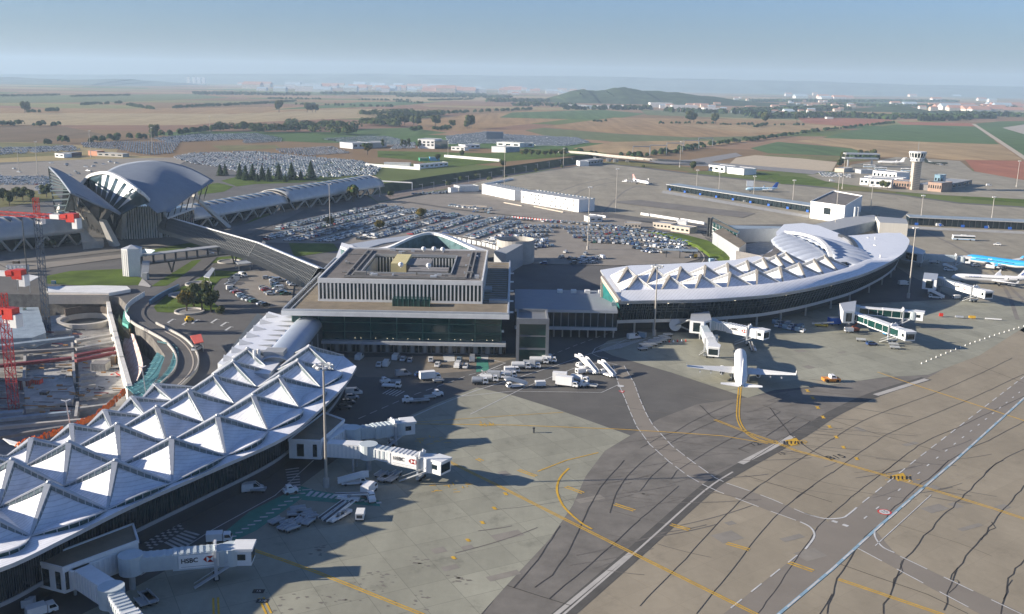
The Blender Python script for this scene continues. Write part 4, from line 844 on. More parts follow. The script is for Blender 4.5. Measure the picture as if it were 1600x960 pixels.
for (x, y) in ((-35, 384), (-31, 384.5), (-27.5, 383.5), (-40, 349), (-30, 348)):
    m = MB(); m.cyl((x, y, OZ1), (x, y, OZ1+.9), .12); m.cyl((x, y, OZ1+1.2), (x+.15, y-.5, OZ1+1.5), .95, .4, 12); m.build('satellite_dish', WHITE, OB)
random.seed(5)
# raised wavy departure canopy behind the block
cp = spline(GS([(532, 385), (560, 394), (600, 392), (640, 380), (672, 375), (705, 380), (740, 391), (762, 397)], 17), 5)
CN = thing('wavy_canopy', 'curving white canopy edge rising over the glass front behind the office roof', 'canopy', cp[len(cp)//2]-Vector((0, 0, 17)))
m = MB(); n = len(cp); rise = [3.4*math.exp(-((i-n*.55)/(n*.22))**2) for i in range(n)]
m.add([p+Vector((0, 0, r_)) for p, r_ in zip(cp, rise)]+[p+Vector((0, 9, r_*.7)) for p, r_ in zip(cp, rise)]+[p+Vector((0, 0, r_-1.1)) for p, r_ in zip(cp, rise)], [(i, i+1, n+i+1, n+i) for i in range(n-1)]+[(2*n+i, 2*n+i+1, i+1, i) for i in range(n-1)]); m.build('canopy_roof', WHITE, CN)
m = MB(); m.add([p+Vector((0, .6, r_-1.1)) for p, r_ in zip(cp, rise)]+[Vector((p.x, p.y+.6, 0)) for p in cp], [(n+i, n+i+1, i+1, i) for i in range(n-1)]); m.build('glass_wall', mat('dull_teal', (.10, .17, .18), .3, 0, .5, .3), CN)
def flat_thing(name, label, cat, px, z0, z1, mt, side=None, **k):
    p = GS(px, z1); c = cen(p); m = MB(); m.prism(p, z0, z1, mt, side); return tag(m.build(name, mt, None, loc=c), label, cat)
flat_thing('departure_deck', 'elevated grey road deck running behind the office block', 'road deck', [(560, 384), (640, 374), (700, 370), (790, 384), (800, 394), (762, 398), (700, 384), (660, 378), (600, 390)], 6.5, 8, ROADM, CONC)
dk = [(680, 366), (700, 369), (730, 375), (760, 381), (780, 387)]
W = thing('panelled_parapet_wall', 'low wall of square white panels along the elevated deck', 'wall', G(730, 375, 8)); P_ = GS(dk, 9.5)
pm = MB()
for a, b in zip(P_, P_[1:]):
    for k in range(4): u, v = a.lerp(b, k/4+.03), a.lerp(b, (k+1)/4-.05); pm.wall([u, v], 7.8, 9.8, .3)
pm.build('panels', WHITE2, W); pm = MB(); pm.wall(P_, 6, 8.0, .35); pm.build('wall_base', CONCD, W)
for i, (px, lb) in enumerate((([(524, 404), (534, 379), (552, 384), (546, 392), (540, 400)], 'angled white wall fin at the left rear of the office block'), ([(545, 380), (592, 372), (660, 364), (668, 368), (600, 378), (565, 388)], 'long blue grey ramp parapet behind the office block'))):
    p = GS(px, 9); m = MB(); m.prism(p, 0, 9 if i == 0 else 8.4, WHITE if i == 0 else LGREY); tag(m.build('ramp_wall', None, None, loc=cen(p)), lb, 'wall')
# round ramp drum
c = G(791, 409, 0)+Vector((4.5, 0, 0)); D_ = thing('ramp_drum', 'round white ramp drum beside the office block', 'ramp', c)
m = MB(); m.cyl(c, c+Vector((0, 0, 11.5)), 9.5, n=32, cap=False); m.cyl(c+Vector((0, 0, 5)), c+Vector((0, 0, 11.5)), 9.1, n=32, cap=False); m.build('drum_wall', CONC, D_); m = MB(); m.cyl(c+Vector((0, 0, 5)), c+Vector((0, 0, 9.4)), 9.05, n=32); m.build('ramp_deck', ROADM, D_)
m = MB(); q = GS([(772, 392), (812, 378), (822, 379), (790, 397)], 10.5); m.prism(q, 0, 10.5, GREYP); tag(m.build('ramp_wing_wall', None, None, loc=cen(q)), 'pale triangular wing wall above the round ramp drum', 'wall')
# ============================================================ LINK BUILDINGS
LK = thing('link_building', 'flat grey metal roofed link between the glass hall and the crescent terminal', 'building', (22, 345, 0))
f = [(1, 338), (37, 338), (38, 372), (1, 372)]
LR = mat('link_roof', (.24, .265, .29), .8, 0, .06, .3); m = MB(); m.prism(f, 9.6, 10.6, LR, LGREY); m.build('roof', LR, LK)
m = MB(); m.box(1, 339.2, 4.3, 37, 371, 9.6); gw_ = m.build('glass_wall', GLASS, LK)
m = MB()
for k in range(14): m.box(1.6+k*2.6, 339.1, 4.3, 1.8+k*2.6, 339.18, 9.6)
m.build('glazing_frame', GREYP, gw_); m = MB(); m.box(1, 337.8, 3.4, 37, 340, 4.3); m.build('floor_band', LGREY, LK)
for k in range(4): m = MB(); m.box(17+k*5.2, 366, 10.6, 19+k*5.2, 368.5, 11.7); m.build('roof_unit', WHITE2, LK)
for k in range(12): m = MB(); m.cyl((3+k*3, 341, 0), (3+k*3, 341, 3.4), .28); m.build('column', CONC, LK)
lp = GS([(882, 463), (912, 466), (962, 476), (962, 486), (935, 484), (905, 474), (880, 470)], 5)
m = MB(); m.prism([(p.x, p.y) for p in lp], 4.2, 5, LGREY, WHITE2); L2 = thing('low_canopy_building', 'low zigzag canopied building in front of the link roof', 'building', cen(lp)); m.build('canopy_roof', LGREY, L2)
q = [p+Vector((0, 1.5, 0)) for p in lp]; m = MB(); m.prism([(p.x, p.y) for p in q], 0, 4.18, DARK); m.build('wall', DARK, L2)
m = MB()
for a, b in ((lp[4], lp[3]), (lp[5], lp[4])):
    for k in range(7): u = a.lerp(b, k/7); m.beam((u.x, u.y+.8, 0), (u.x, u.y+.8, 4.2), .3)
m.build('column', TAN, L2)
# white barrel roofed link on the left
BL_ = thing('barrel_roofed_link', 'pale metal roofed link with rounded blue grey barrel edge left of the glass hall', 'building', (-70, 285, 0))
rp_ = [(438, 492), (420, 487), (340, 568), (372, 580), (420, 585), (462, 540), (492, 498)]
p = GS(rp_, 10.5); m = MB(); m.prism([(q.x, q.y) for q in p], 0, 10.5, BANDM, LGREY); m.build('roof', BANDM, BL_)
m = MB(); a0, a1 = G(512, 500, 9), G(455, 575, 9); d = (a1-a0); ax = d.normalized(); s_ = Vector((-ax.y, ax.x, 0)); s_ = s_ if s_.x < 0 else -s_
rows = [[a0.lerp(a1, i/8)+s_*(8*(1-math.cos(math.pi*j/10))/2*1.15)+Vector((0, 0, 3.3*math.sin(math.pi*min(1, j/10+.0))**.8)) for j in range(11)] for i in range(9)]
surf_mesh(m, rows, None, .4); bb = m.build('barrel_roof', mat('barrel_metal', (.42, .47, .53), .45, .4, .06, .3), BL_, smooth=True)
m = MB(); q = [a0, a1, a1+s_*9, a0+s_*9]; m.prism([(v.x, v.y) for v in q], 0, 9.2, DARK); m.build('end_wall', GLASS, BL_)
m = MB()
for k in range(7): u = a0.lerp(a1, k/6); m.beam((u.x+.2, u.y, 0), (u.x+.2, u.y, 9), .35)
m.build('column', GREYP, BL_)
m = MB()
for k in range(9):
    u = a0.lerp(a1, k/9.5+.04)+s_*9.4; v = u+s_*4.5+ax*1.0; m.add([(u.x, u.y, 10.62), (v.x, v.y, 10.62), (u.x+ax.x*2.6, u.y+ax.y*2.6, 10.62)], [(0, 1, 2)])
m.build('saw_tooth_trim', GREYP, BL_)
for k in range(7):
    m = MB()
    u = G(418, 492, 10.5).lerp(G(346, 564, 10.5), k/6.5+.03); v = u+Vector((4.4, -1.2, 0)); m.add([(u.x, u.y, 11.6), (v.x, v.y, 10.55), (u.x+.6, u.y-3.4, 10.55), (u.x, u.y-.1, 10.55)], [(0, 1, 2), (0, 3, 1), (0, 2, 3)]); m.build('skylight_tooth', WHITE2, BL_)
wb = GS([(352, 556), (372, 566), (416, 496), (402, 490)], 3); m = MB(); m.prism([(q.x, q.y) for q in wb], 0, 3, mat('dark_flat_roof', (.10, .115, .125), .7, .2, .15, .4)); tag(m.build('canopy_strip', None, None, loc=cen(wb)), 'long narrow dark canopy roof along the pale link building', 'canopy')
# vents box on barrel
c = G(432, 556, 11.5); RVT = thing('rooftop_plant', 'small grey rooftop plant box with white stubs between link and tents', 'rooftop unit', c-Vector((0, 0, 1))); m = MB(); m.box(c.x-3, c.y-2.5, 10.5, c.x+2.5, c.y+2.5, 13.2); m.build('housing', GREYP, RVT)
for k in range(2): m = MB(); m.cyl((c.x-4.2-k*.9, c.y-3-k, 9.5), (c.x-4.2-k*.9, c.y-3-k, 14.2), .5); m.build('vent_stack', WHITE2, RVT)

# ============================================================ RAILWAY STATION
def P3(x, y, z): return G(x, y, z)
SX = thing('railway_station', 'winged railway station hall with dark metal roofs and ribbed glazed vault', 'railway station', (-205, 575, 0))
def patch(nm, grid, mt, th=.7, nu=5, nv=5, parent=None):
    m = MB(); surf_mesh(m, surf([[P3(*p) for p in r] for r in grid], nu, nv), None, th); return m.build(nm, mt, parent or SX, smooth=True)
patch('roof_wing', [[(158, 273, 36), (190, 257, 38), (240, 251, 38.5), (290, 260, 36), (334, 282, 30)],
                    [(186, 288, 33), (212, 275, 35), (248, 270, 35), (284, 280, 31), (318, 293, 27)],
                    [(212, 306, 28), (230, 298, 30), (252, 297, 29.5), (275, 302, 27), (296, 308, 23.5)],
                    [(247, 333, 20), (250, 332, 20), (254, 331.5, 20), (259, 331, 19.7), (264, 332, 19.5)]], SLATE)
patch('roof_wing', [[(76, 260, 39), (97, 268, 37), (128, 287, 33), (160, 310, 28), (189, 333, 21)],
                    [(93, 277, 37.5), (110, 288, 35), (135, 301, 31), (162, 318, 26.5), (188, 334, 20.7)],
                    [(112, 302, 34.5), (124, 307, 32), (142, 315, 28.5), (164, 325, 24.5), (187, 335, 20.3)]], SLATE)
# central vault with ribs
ar_ = [(126, 293, 28), (138, 280, 32.5), (152, 274.5, 35.5), (168, 273, 37), (186, 280, 36), (204, 291, 33.5), (220, 303, 30), (233, 316, 25)]
br_ = [(128, 296, 25), (138, 298, 25), (146, 303, 24.5), (155, 309, 24), (164, 316, 23), (172, 323, 22), (180, 328, 21), (191, 334, 20)]
A3 = spline([P3(*p) for p in ar_], 4); B3 = spline([P3(*p) for p in br_], 4)
m = MB(); rows = [A3, [a.lerp(b, .35)+Vector((0, 0, .4)) for a, b in zip(A3, B3)], [a.lerp(b, .7)+Vector((0, 0, .4)) for a, b in zip(A3, B3)], B3]; surf_mesh(m, rows, None, .5); m.build('vault', mat('vault_glass', (.03, .06, .075), .3, 0, 0, 1, .4), SX, smooth=True)
m = MB(); n = len(A3)
for k in range(8):
    i = 1+int(k*(n-4)/8); a, b, c2 = A3[i], A3[min(n-1, i+2)], B3[min(n-1, i+3)]; up_ = Vector((0, 0, .5))
    m.add([a+up_, b+up_, c2+up_, (a+b)/2.0+Vector((0, 0, 1.3))], [(0, 1, 3), (1, 2, 3), (2, 0, 3)])
m.build('vault_ribs', mat('pale_rib', (.65, .68, .70), .5, .2, .05, .5), SX)
m = MB()
for a, b in zip(A3, A3[1:]): m.beam(a+Vector((0, -.5, 1.0)), b+Vector((0, -.5, 1.0)), 1.5, 1.5)
m.build('crown_arch', WHITE2, SX)
# lattice tail under the left wing
tl = spline([P3(76, 260, 39), P3(97, 268, 37), P3(112, 302, 26)], 5)
m = MB(); q = [P3(78, 280, 30), P3(82, 305, 20), P3(88, 335, 8)]; qs = spline([P3(76, 262, 38.4)]+q, 4); hs = spline([P3(97, 270, 36.5), P3(106, 290, 29), P3(110, 303, 33), P3(100, 334, 9)], 4)
for a, b in zip(qs, hs): m.beam(a, b, .7, .7)
for L_ in (qs, hs):
    for a, b in zip(L_, L_[1:]): m.beam(a, b, .6, .9)
m.build('lattice_tail', mat('tail_metal', (.045, .07, .075), .5, .2, .1, .5), SX)
m = MB(); gl_ = [P3(96, 272, 35), P3(112, 303, 33.5), P3(150, 320, 26), P3(187, 336, 18.5), P3(170, 374, 0), P3(120, 350, 0), P3(90, 340, 3)]
m.add([v+Vector((.6, 2.5, 0)) for v in gl_], [(0, 6, 5, 1), (1, 5, 4, 2), (2, 4, 3)]); m.build('side_glazing', GLASS, SX)
m = MB()
for k in range(8):
    t = k/7; a = P3(112, 303, 33.5).lerp(P3(187, 336, 18.2), t); b = P3(120, 350, 0).lerp(P3(176, 374, 0), t); m.beam(a, b, .3, .3)
m.build('side_mullions', TYRE, SX)
# front glazed drum and concrete legs
f0, f1 = G(190, 374), G(248, 372)
m = MB(); m.prism(rect(f0, f1, 26), 0, 17.5, GREENGL); fw_ = m.build('front_glazing', GLASS, SX)
for k in range(15): u = f0.lerp(f1, (k+.5)/15)+Vector((0, -.7, 0)); m = MB(); m.beam(u, u+Vector((0, 0, 18.2)), .45, .7); m.build('facade_fin', WHITE2, SX)
m = MB(); a, b = G(183, 372), G(190, 375); m.add([a, b, b+Vector((0, 6, 0)), a+Vector((0, 6, 0)), P3(172, 336, 18.5), P3(191, 333, 19), P3(191, 333, 19)+Vector((0, 6, 0)), P3(172, 336, 18.5)+Vector((0, 6, 0))], [(0, 1, 5, 4), (1, 2, 6, 5), (2, 3, 7, 6), (3, 0, 4, 7), (4, 5, 6, 7)]); m.build('concrete_wedge', mat('white_concrete', (.55, .53, .48), .8, 0, .08, .4), SX)
m = MB(); m.box(G(249, 372).x, G(249, 372).y-1, 0, G(256, 371).x, G(249, 372).y+8, 18.6); m.build('end_pillar', MATS['white_concrete'], SX)
for (a, b, w1, w2) in ((P3(153, 329, 20), G(180, 385), 2.2, 4.2), (P3(302, 306, 22), G(357, 356), 1.6, 3.0), (P3(97, 322, 12), G(92, 340), 3, 5)):
    m = MB(); m.beam(a, b, w1, w1, w2=w2, h2=w2*.8); m.build('concrete_leg', MATS['white_concrete'], SX)
m = MB(); q = GS([(255, 333), (300, 318), (306, 324), (262, 340)], 17); m.prism([(v.x, v.y) for v in q], 16, 17, LGREY); q2 = GS([(262, 342), (304, 326), (300, 345), (262, 362)], 8); m.build('side_canopy', LGREY, SX)
m = MB(); a, b = G(256, 372), G(305, 362); m.prism(rect(a, b, 10), 0, 14.5, GLASS); m.build('side_hall_glazing', GLASS, SX)
m = MB()
for k in range(14): u = a.lerp(b, (k+.5)/14)+Vector((0, -.4, 0)); m.beam(u, u+Vector((0, 0, 14.5)), .35)
m.build('side_hall_fins', GREYP, SX)
m = MB()
for k in range(7): u = P3(264, 332, 19.5).lerp(P3(334, 282, 30), k/7); v = Vector((u.x-4, u.y+4, u.z-9)); m.beam(u, v, .4)
m.build('wing_struts', DARK, SX)
c = G(145, 392); m = MB(); q = GS([(130, 390), (162, 388), (152, 378), (132, 362)], 0); m.prism([(v.x, v.y) for v in GS([(130, 391), (163, 387), (160, 384), (134, 384)], 0)], 0, 4, CONC); m.add([q[0], q[1], q[0]+Vector((0, 3, 10)), q[0]+Vector((-1, 0, 10))], [(0, 1, 2), (0, 2, 3), (0, 1, 3)]); tag(m.build('concrete_buttress', MATS['white_concrete'], None, loc=c), 'pale triangular concrete buttress at the foot of the station beside the left train shed', 'buttress')
# train sheds
def shed(name, label, p0, p1, width, h0, h1, nb, gp):
    a, b = Vector((p0.x, p0.y, 0)), Vector((p1.x, p1.y, 0)); d = (b-a); L = d.length; ax = d/L; s_ = Vector((-ax.y, ax.x, 0)); s_ = s_ if s_.y > 0 else -s_
    t = thing(name, label, 'train shed', a.lerp(b, .5), gp); NS = 12
    def pt(u, j, up=0): th = math.pi*j/NS; return a+ax*u+s_*(width/2*(1-math.cos(th)))+Vector((0, 0, h0+(h1-h0+up)*math.sin(th)))
    m = MB(); rows = [[pt(L*i/nb, j) for j in range(NS+1)] for i in range(nb+1)]; surf_mesh(m, rows, None, .4); sh_ = m.build('vault_roof', mat('shed_shell', (.50, .51, .50), .5, .25, .1, .2), t, smooth=True)
    m = MB(); 
    for i in range(nb):
        for jj in (3.2, ):
            u = L*(i+.1)/nb; w_ = L/nb*.62; lo, hi = [], []
            for k in range(7):
                j = 3.6+k*.55; off = math.sin(math.pi*k/6)*w_/2; lo.append(pt(u+w_/2-off+k*.25, j, .25)); hi.append(pt(u+w_/2+off+k*.25, j, .25))
            m.add([p+Vector((0, -.05, .12)) for p in lo]+[p+Vector((0, -.05, .12)) for p in hi], [(k, k+1, 8+k, 7+k) for k in range(6)])
    m.build('roof_windows', GLASS, sh_)
    m = MB()
    for i in range(nb+1):
        u = L*i/nb; c0 = pt(u, 0)
        for du in (-L/nb*.9, L/nb*.9):
            v = u+du
            if 0 <= v <= L: m.beam(c0+s_*.5, a+ax*v+s_*2.5, 1.1, .8) if i % 2 == 0 else None
    m.build('v_column', CONC, t)
    m = MB(); m.add([a+s_*9+Vector((0, 0, 0)), b+s_*9, b+s_*9+Vector((0, 0, h0+2)), a+s_*9+Vector((0, 0, h0+2))], [(0, 1, 2, 3)]); m.build('platform_wall', GLASS, t)
    for u, e in ((L, nb),):
        m = MB(); pts = [pt(u, j) for j in range(NS+1)]
        for p, q in zip(pts, pts[1:]): m.beam(p, q, .9, .9)
        m.build('end_arch', TAN, t)
    return t
shed('train_shed', 'long grey vaulted train shed with leaf shaped roof windows left of the station', G(-330, 432), G(140, 382), 30, 6.5, 16, 24, 'train sheds')
shed('train_shed', 'grey vaulted train shed with striped skylights running right from the station to the gap', G(300, 362), G(450, 332), 28, 6.0, 13, 13, 'train sheds')
shed('train_shed', 'far section of the vaulted train shed ending in an open arch by the rail cutting', G(455, 331), G(600, 304), 29, 6.0, 14, 15, 'train sheds')
# inclined walkway from the station to the hall
w0, w1, w2 = P3(258, 338, 15), P3(402, 379, 15), P3(498, 419, 17.2)
WK = thing('covered_walkway', 'long inclined covered walkway with slatted sides linking the station to the glass hall', 'walkway', w1-Vector((0, 0, 15)))
for k, (a, b) in enumerate(((w0, w1), (w1, w2))):
    d = (b-a).normalized(); s_ = Vector((d.y, -d.x, 0)).normalized()
    s_ = s_ if s_.y < 0 else -s_
    m = MB(); q = [a, b, b-s_*3.2-Vector((0, 0, .8)), a-s_*3.2-Vector((0, 0, .8))]; m.add(q, [(0, 1, 2, 3)]); m.beam(a, b, .7, .5); m.build('roof_ridge', WHITE, WK)
    m = MB(); m.add([a, b, b+s_*4.5-Vector((0, 0, 6)), a+s_*4.5-Vector((0, 0, 6))], [(0, 3, 2, 1)]); m.add([a-s_*3-Vector((0, 0, 1)), b-s_*3-Vector((0, 0, 1)), b-s_*3-Vector((0, 0, 6)), a-s_*3-Vector((0, 0, 6))], [(0, 1, 2, 3)]); m.add([a+s_*4.5-Vector((0, 0, 6)), b+s_*4.5-Vector((0, 0, 6)), b-s_*3-Vector((0, 0, 6)), a-s_*3-Vector((0, 0, 6))], [(0, 1, 2, 3)]); sl_ = m.build('sloping_glazing', DARK, WK)
    m = MB(); N_ = int((b-a).length/1.5)
    for i in range(N_+1): u = a.lerp(b, i/N_); m.beam(u+s_*.3, u+s_*4.7-Vector((0, 0, 5.9)), .22, .3); m.beam(u+s_*4.7-Vector((0, 0, 5.9)), u+s_*4.3-Vector((0, 0, 8.2)), .3, .5)
    for f_ in (.25, .5, .75): m.beam(a+s_*4.6*f_-Vector((0, 0, 5.9*f_-.1)), b+s_*4.6*f_-Vector((0, 0, 5.9*f_-.1)), .15)
    m.build('slats', mat('slat_grey', (.16, .17, .17), .6, 0, .1, 1), sl_)
for x, y in ((312, 378), (400, 402)): 
    c = G(x, y)
    for s2 in (-1, 1): m = MB(); m.beam(c, c+Vector((s2*4.5, 0, 8)), 2.2, 1.6, w2=1.2); m.build('support_leg', MATS['white_concrete'], WK)
# footbridge, white lift tower, canopy
FB = thing('footbridge', 'level covered footbridge with dark posts between the white lift tower and the walkway', 'footbridge', G(300, 400)); a, b = P3(222, 408, 7), P3(388, 388, 7)
m = MB(); m.beam(a+Vector((0, 2, -1.6)), b+Vector((0, 2, -1.6)), 5, .6); m.build('deck', DARK, FB); m = MB(); m.beam(a+Vector((0, 3.5, 2.2)), b+Vector((0, 3.5, 2.2)), 5.2, .35); m.build('roof', GREYP, FB)
for k in range(11): u = a.lerp(b, k/10); m = MB(); m.beam(u+Vector((0, 0, -1.4)), u+Vector((0, 0, 2)), 1.0, .6); m.build('post', DARK, FB)
for k in (2, 8): u = a.lerp(b, k/10+.05); m = MB(); m.beam(u+Vector((1.5, 1, -1.8)), Vector((u.x, u.y+1, 0)), .6); m.beam(u+Vector((-1.5, 1, -1.8)), Vector((u.x, u.y+1, 0)), .6); m.build('leg', DARK, FB)
TWR = thing('lift_tower', 'white panelled lift tower standing on the lawn by the footbridge', 'tower', G(202, 430)); a = G(192, 432); m = MB(); m.prism([(a.x, a.y), (a.x+3.2, a.y-1.2), (a.x+8.2, a.y-.2), (a.x+7.5, a.y+5), (a.x+1, a.y+5)], 0, 12.5, WHITE2); m.build('shaft', WHITE2, TWR)
m = MB(); m.add([(a.x-.1, a.y-.1, 12.55), (a.x+3.2, a.y-1.3, 12.55), (a.x+8.3, a.y-.3, 12.55), (a.x+7.6, a.y+5.1, 12.55), (a.x+.9, a.y+5.1, 12.55), (a.x+4.2, a.y+1.6, 14.2)], [(0, 1, 5), (1, 2, 5), (2, 3, 5), (3, 4, 5), (4, 0, 5)]); m.build('roof', LGREY, TWR)
m = MB()
for k in range(3): m.box(a.x+.5+k*1.0, a.y-.75-k*.36, .5, a.x+.85+k*1.0, a.y-.55-k*.36, 12)
m.build('shaft_fins', WHITE, TWR)
CNP = thing('tilted_canopy', 'tilted blue grey canopy over the footbridge stair beside the lift tower', 'canopy', G(228, 400)); q = [P3(210, 398, 9), P3(228, 400, 8), P3(242, 391, 11), P3(226, 389, 11)]; m = MB(); m.add(q+[v-Vector((0, 0, .4)) for v in q], [(0, 1, 2, 3), (7, 6, 5, 4), (0, 4, 5, 1), (1, 5, 6, 2), (2, 6, 7, 3), (3, 7, 4, 0)]); m.build('canopy_roof', mat('canopy_blue', (.35, .45, .48), .5, .2, .06, .4), CNP)
m = MB(); u = G(226, 437); m.beam((u.x, u.y, 1), (u.x-1.5, u.y+7, 7), 3.2, .5); m.build('stair', GREYP, CNP); m = MB(); m.beam(G(228, 437), G(228, 437)+Vector((0, 0, 3)), 3, 2); m.build('stair_foot', GREYP, CNP)
# small canopies and shelters on the city side
for px, z, lb, mt in (([(318, 432), (331, 418), (336, 420), (327, 434)], 3.2, 'small flat roofed shelter on the lawn by the curved road', LGREY), ([(366, 408), (395, 406), (392, 411), (372, 413)], 3.5, 'wedge roofed kiosk near the round ramp', LGREY), ([(24, 436), (38, 428), (62, 432), (46, 440)], 5, 'pale curved canopy beside the construction pit', WHITE2), ([(297, 525), (314, 522), (318, 534), (304, 537)], 3.5, 'red flat roofed canopy beside the curved road', mat('red_canopy', (.55, .10, .07), .7, 0, .1, 1))):
    q = GS(px, z); t = thing('shelter', lb, 'shelter', cen(q)); m = MB(); m.prism([(v.x, v.y) for v in q], z-.25, z, mt); m.build('roof', mt, t)
    for v in q: w_ = v.lerp(cen(q)+Vector((0, 0, z)), .12); m = MB(); m.beam((w_.x, w_.y, 0), (w_.x, w_.y, z-.2), .2); m.build('post', GREYP, t)
for x, y, lb in ((310, 445, 'upper round light well ringed by a pale concrete kerb on the lawn'), (285, 462, 'lower round light well ringed by a pale kerb beside the dark bush'), (358, 410, 'curled concrete ramp well near the walkway'), (296, 488, 'dark round basin at the edge of the paved yard')):
    c = G(x, y); m = MB(); m.cyl(c+Vector((0, 0, .1)), c+Vector((0, 0, .7)), 5.6, 5.6, 28, cap=False); m.cyl(c+Vector((0, 0, .7)), c+Vector((0, 0, .1)), 5.0, 4.6, 28, cap=False)
    m.add([c+Vector((math.cos(t/28*6.283)*r_, math.sin(t/28*6.283)*r_, .7)) for r_ in (5.6, 5.0) for t in range(28)], [(i, (i+1) % 28, 28+(i+1) % 28, 28+i) for i in range(28)], CONC); t = thing('light_well', lb, 'light well', c); m.build('kerb_ring', CONC, t); m = MB(); m.cyl(c, c+Vector((0, 0, .3)), 4.6, n=24); m.build('well_cover', CONCD, t)
# ============================================================ CONSTRUCTION PIT
def GP(px, py): return G(px, py, PIT_Z)
m = MB(); m.sheet([(p.x, p.y) for p in pit], PIT_Z); struct('pit_floor', m, mat('pit_slab', (.25, .24, .22), .9, 0, .4, .2))
m = MB(); n = len(pit); m.add([Vector((p.x, p.y, PIT_Z)) for p in pit]+[Vector((p.x, p.y, 0.0)) for p in pit], [(i, n+i, n+(i+1) % n, (i+1) % n) for i in range(n)]); struct('pit_walls', m, mat('shored_earth', (.16, .15, .135), .95, 0, .45, .35, .1))
def slab(name, label, cat, px, z0, z1, mt):
    q = GS(px, z1); m = MB(); m.prism([(v.x, v.y) for v in q], z0, z1, mt); return tag(m.build(name, mt, None, loc=cen(q)+Vector((0, 0, z0))), label, cat)
MAROON = mat('primed_steel', (.17, .035, .04), .7, 0, .25, .6); PALE = mat('pale_slab', (.38, .37, .34), .85, 0, .3, .3); BLUEGREY = mat('blue_grey_panel', (.25, .31, .36), .7, 0, .2, .3); WOOD = mat('timber', (.36, .20, .08), .85, 0, .25, 1)
slab('deck_slab', 'long pale finished deck edge along the top of the pit rear wall', 'deck', [(72, 448), (150, 446), (198, 447), (204, 452), (170, 458), (74, 456)], .1, 1.4, WHITE2)
slab('retaining_wall', 'pale concrete pit wall top carrying the yellow lawn edge', 'wall', [(74, 458), (170, 459), (170, 461), (74, 461)], -3, .8, TAN)
slab('concrete_platform', 'blue grey half finished floor platform at the far left of the pit', 'platform', [(-60, 482), (60, 480), (72, 520), (50, 528), (-60, 532)], PIT_Z, -5, BLUEGREY)
slab('concrete_platform', 'pale round edged platform beside the circular shaft', 'platform', [(78, 494), (118, 490), (96, 504), (100, 512), (112, 516), (80, 518)], PIT_Z, -7.6, PALE)
slab('concrete_platform', 'pale floor slab left of centre with scattered building materials', 'platform', [(36, 580), (110, 572), (118, 615), (112, 628), (40, 640)], PIT_Z, -7.8, PALE)
slab('concrete_platform', 'sunlit slab at the foot of the white dividing wall', 'platform', [(122, 565), (196, 556), (206, 600), (188, 612), (124, 622)], PIT_Z, -7.8, PALE)
for i, (a, b, w_, mt, lb) in enumerate(((( -40, 546), (116, 528), 2.6, BLUEGREY, 'pale blue roofed beam crossing the pit at the left'), ((118, 534), (184, 522), 1.6, CONC, 'narrow grey beam in the sunlit part of the pit'), ((118, 546), (186, 534), 1.6, PALE, 'pale beam above the maroon girders'),
    ((-40, 556), (116, 545), 1.4, CONCD, 'dark grey beam under the blue roofed beam'), ((-40, 576), (112, 560), 1.8, MAROON, 'long maroon girder crossing the shaded pit'), ((118, 556), (188, 543), 1.8, MAROON, 'upper maroon girder beside the white dividing wall'), ((118, 564), (188, 550), 1.6, MAROON, 'lower maroon girder beside the white dividing wall'),
    ((-40, 660), (110, 645), 1.5, BLUEGREY, 'blue grey strip beam near the tents'), ((120, 640), (180, 632), 1.5, PALE, 'pale strip beam in front of the orange netting'), ((-40, 650), (36, 644), 2.4, BLUEGREY, 'wide blue grey walkway at lower left of the pit'), ((-40, 672), (150, 655), 1.2, CONC, 'thin grey beam at the bottom of the pit'), ((-40, 690), (100, 668), 1.2, CONCD, 'dark beam at the bottom left of the pit'),
    ((126, 586), (150, 584), .8, PALE, 'upper short pale formwork strip'), ((126, 596), (150, 594), .8, PALE, 'middle short pale formwork strip'), ((126, 605), (150, 603), .8, PALE, 'lower short pale formwork strip'))):
    m = MB(); z = -5.2 if i < 7 else -6.6; m.beam(G(*a, z), G(*b, z), w_, .9); tag(m.build('girder' if mt is MAROON else 'beam', mt, None, loc=G(*a, z)), lb, 'beam')
for (a, b, lb) in (((39, 545), (37, 596), 'pale cross wall strip left of the pit centre'), ((112, 530), (116, 590), 'pale cross wall strip with white blocks at the pit centre'), ((121, 628), (118, 650), 'short cross wall near the orange netting')):
    m = MB(); m.wall([G(*a, -6), G(*b, -6)], PIT_Z, -6, .8); tag(m.build('cross_wall', PALE, None, loc=G(*a, PIT_Z)), lb, 'wall')
# circular shaft
c = GP(134, 506); SH = thing('circular_shaft', 'round sunken shaft ringed by a concrete rim at the back of the pit', 'shaft', c); m = MB(); m.cyl(c, c+Vector((0, 0, 2.2)), 11, n=40, cap=False); m.cyl(c+Vector((0, 0, 2.2)), c, 9.2, n=40, cap=False)
m.add([c+Vector((math.cos(t/40*6.283)*r_, math.sin(t/40*6.283)*r_, 2.2)) for r_ in (11, 9.2) for t in range(40)], [(i, (i+1) % 40, 40+(i+1) % 40, 40+i) for i in range(40)]); m.build('rim', CONC, SH); m = MB(); m.cyl(c, c+Vector((0, 0, .1)), 10.2, n=40); m.build('shaft_floor', DARK, SH)
m = MB(); m.wall([c+Vector((10*math.cos(t), 10*math.sin(t), 0)) for t in [R(20+k*14) for k in range(11)]], PIT_Z, PIT_Z+5, .6); m.build('inner_wall', mat('brown_wall', (.10, .08, .065), .9, 0, .2, .5), SH)
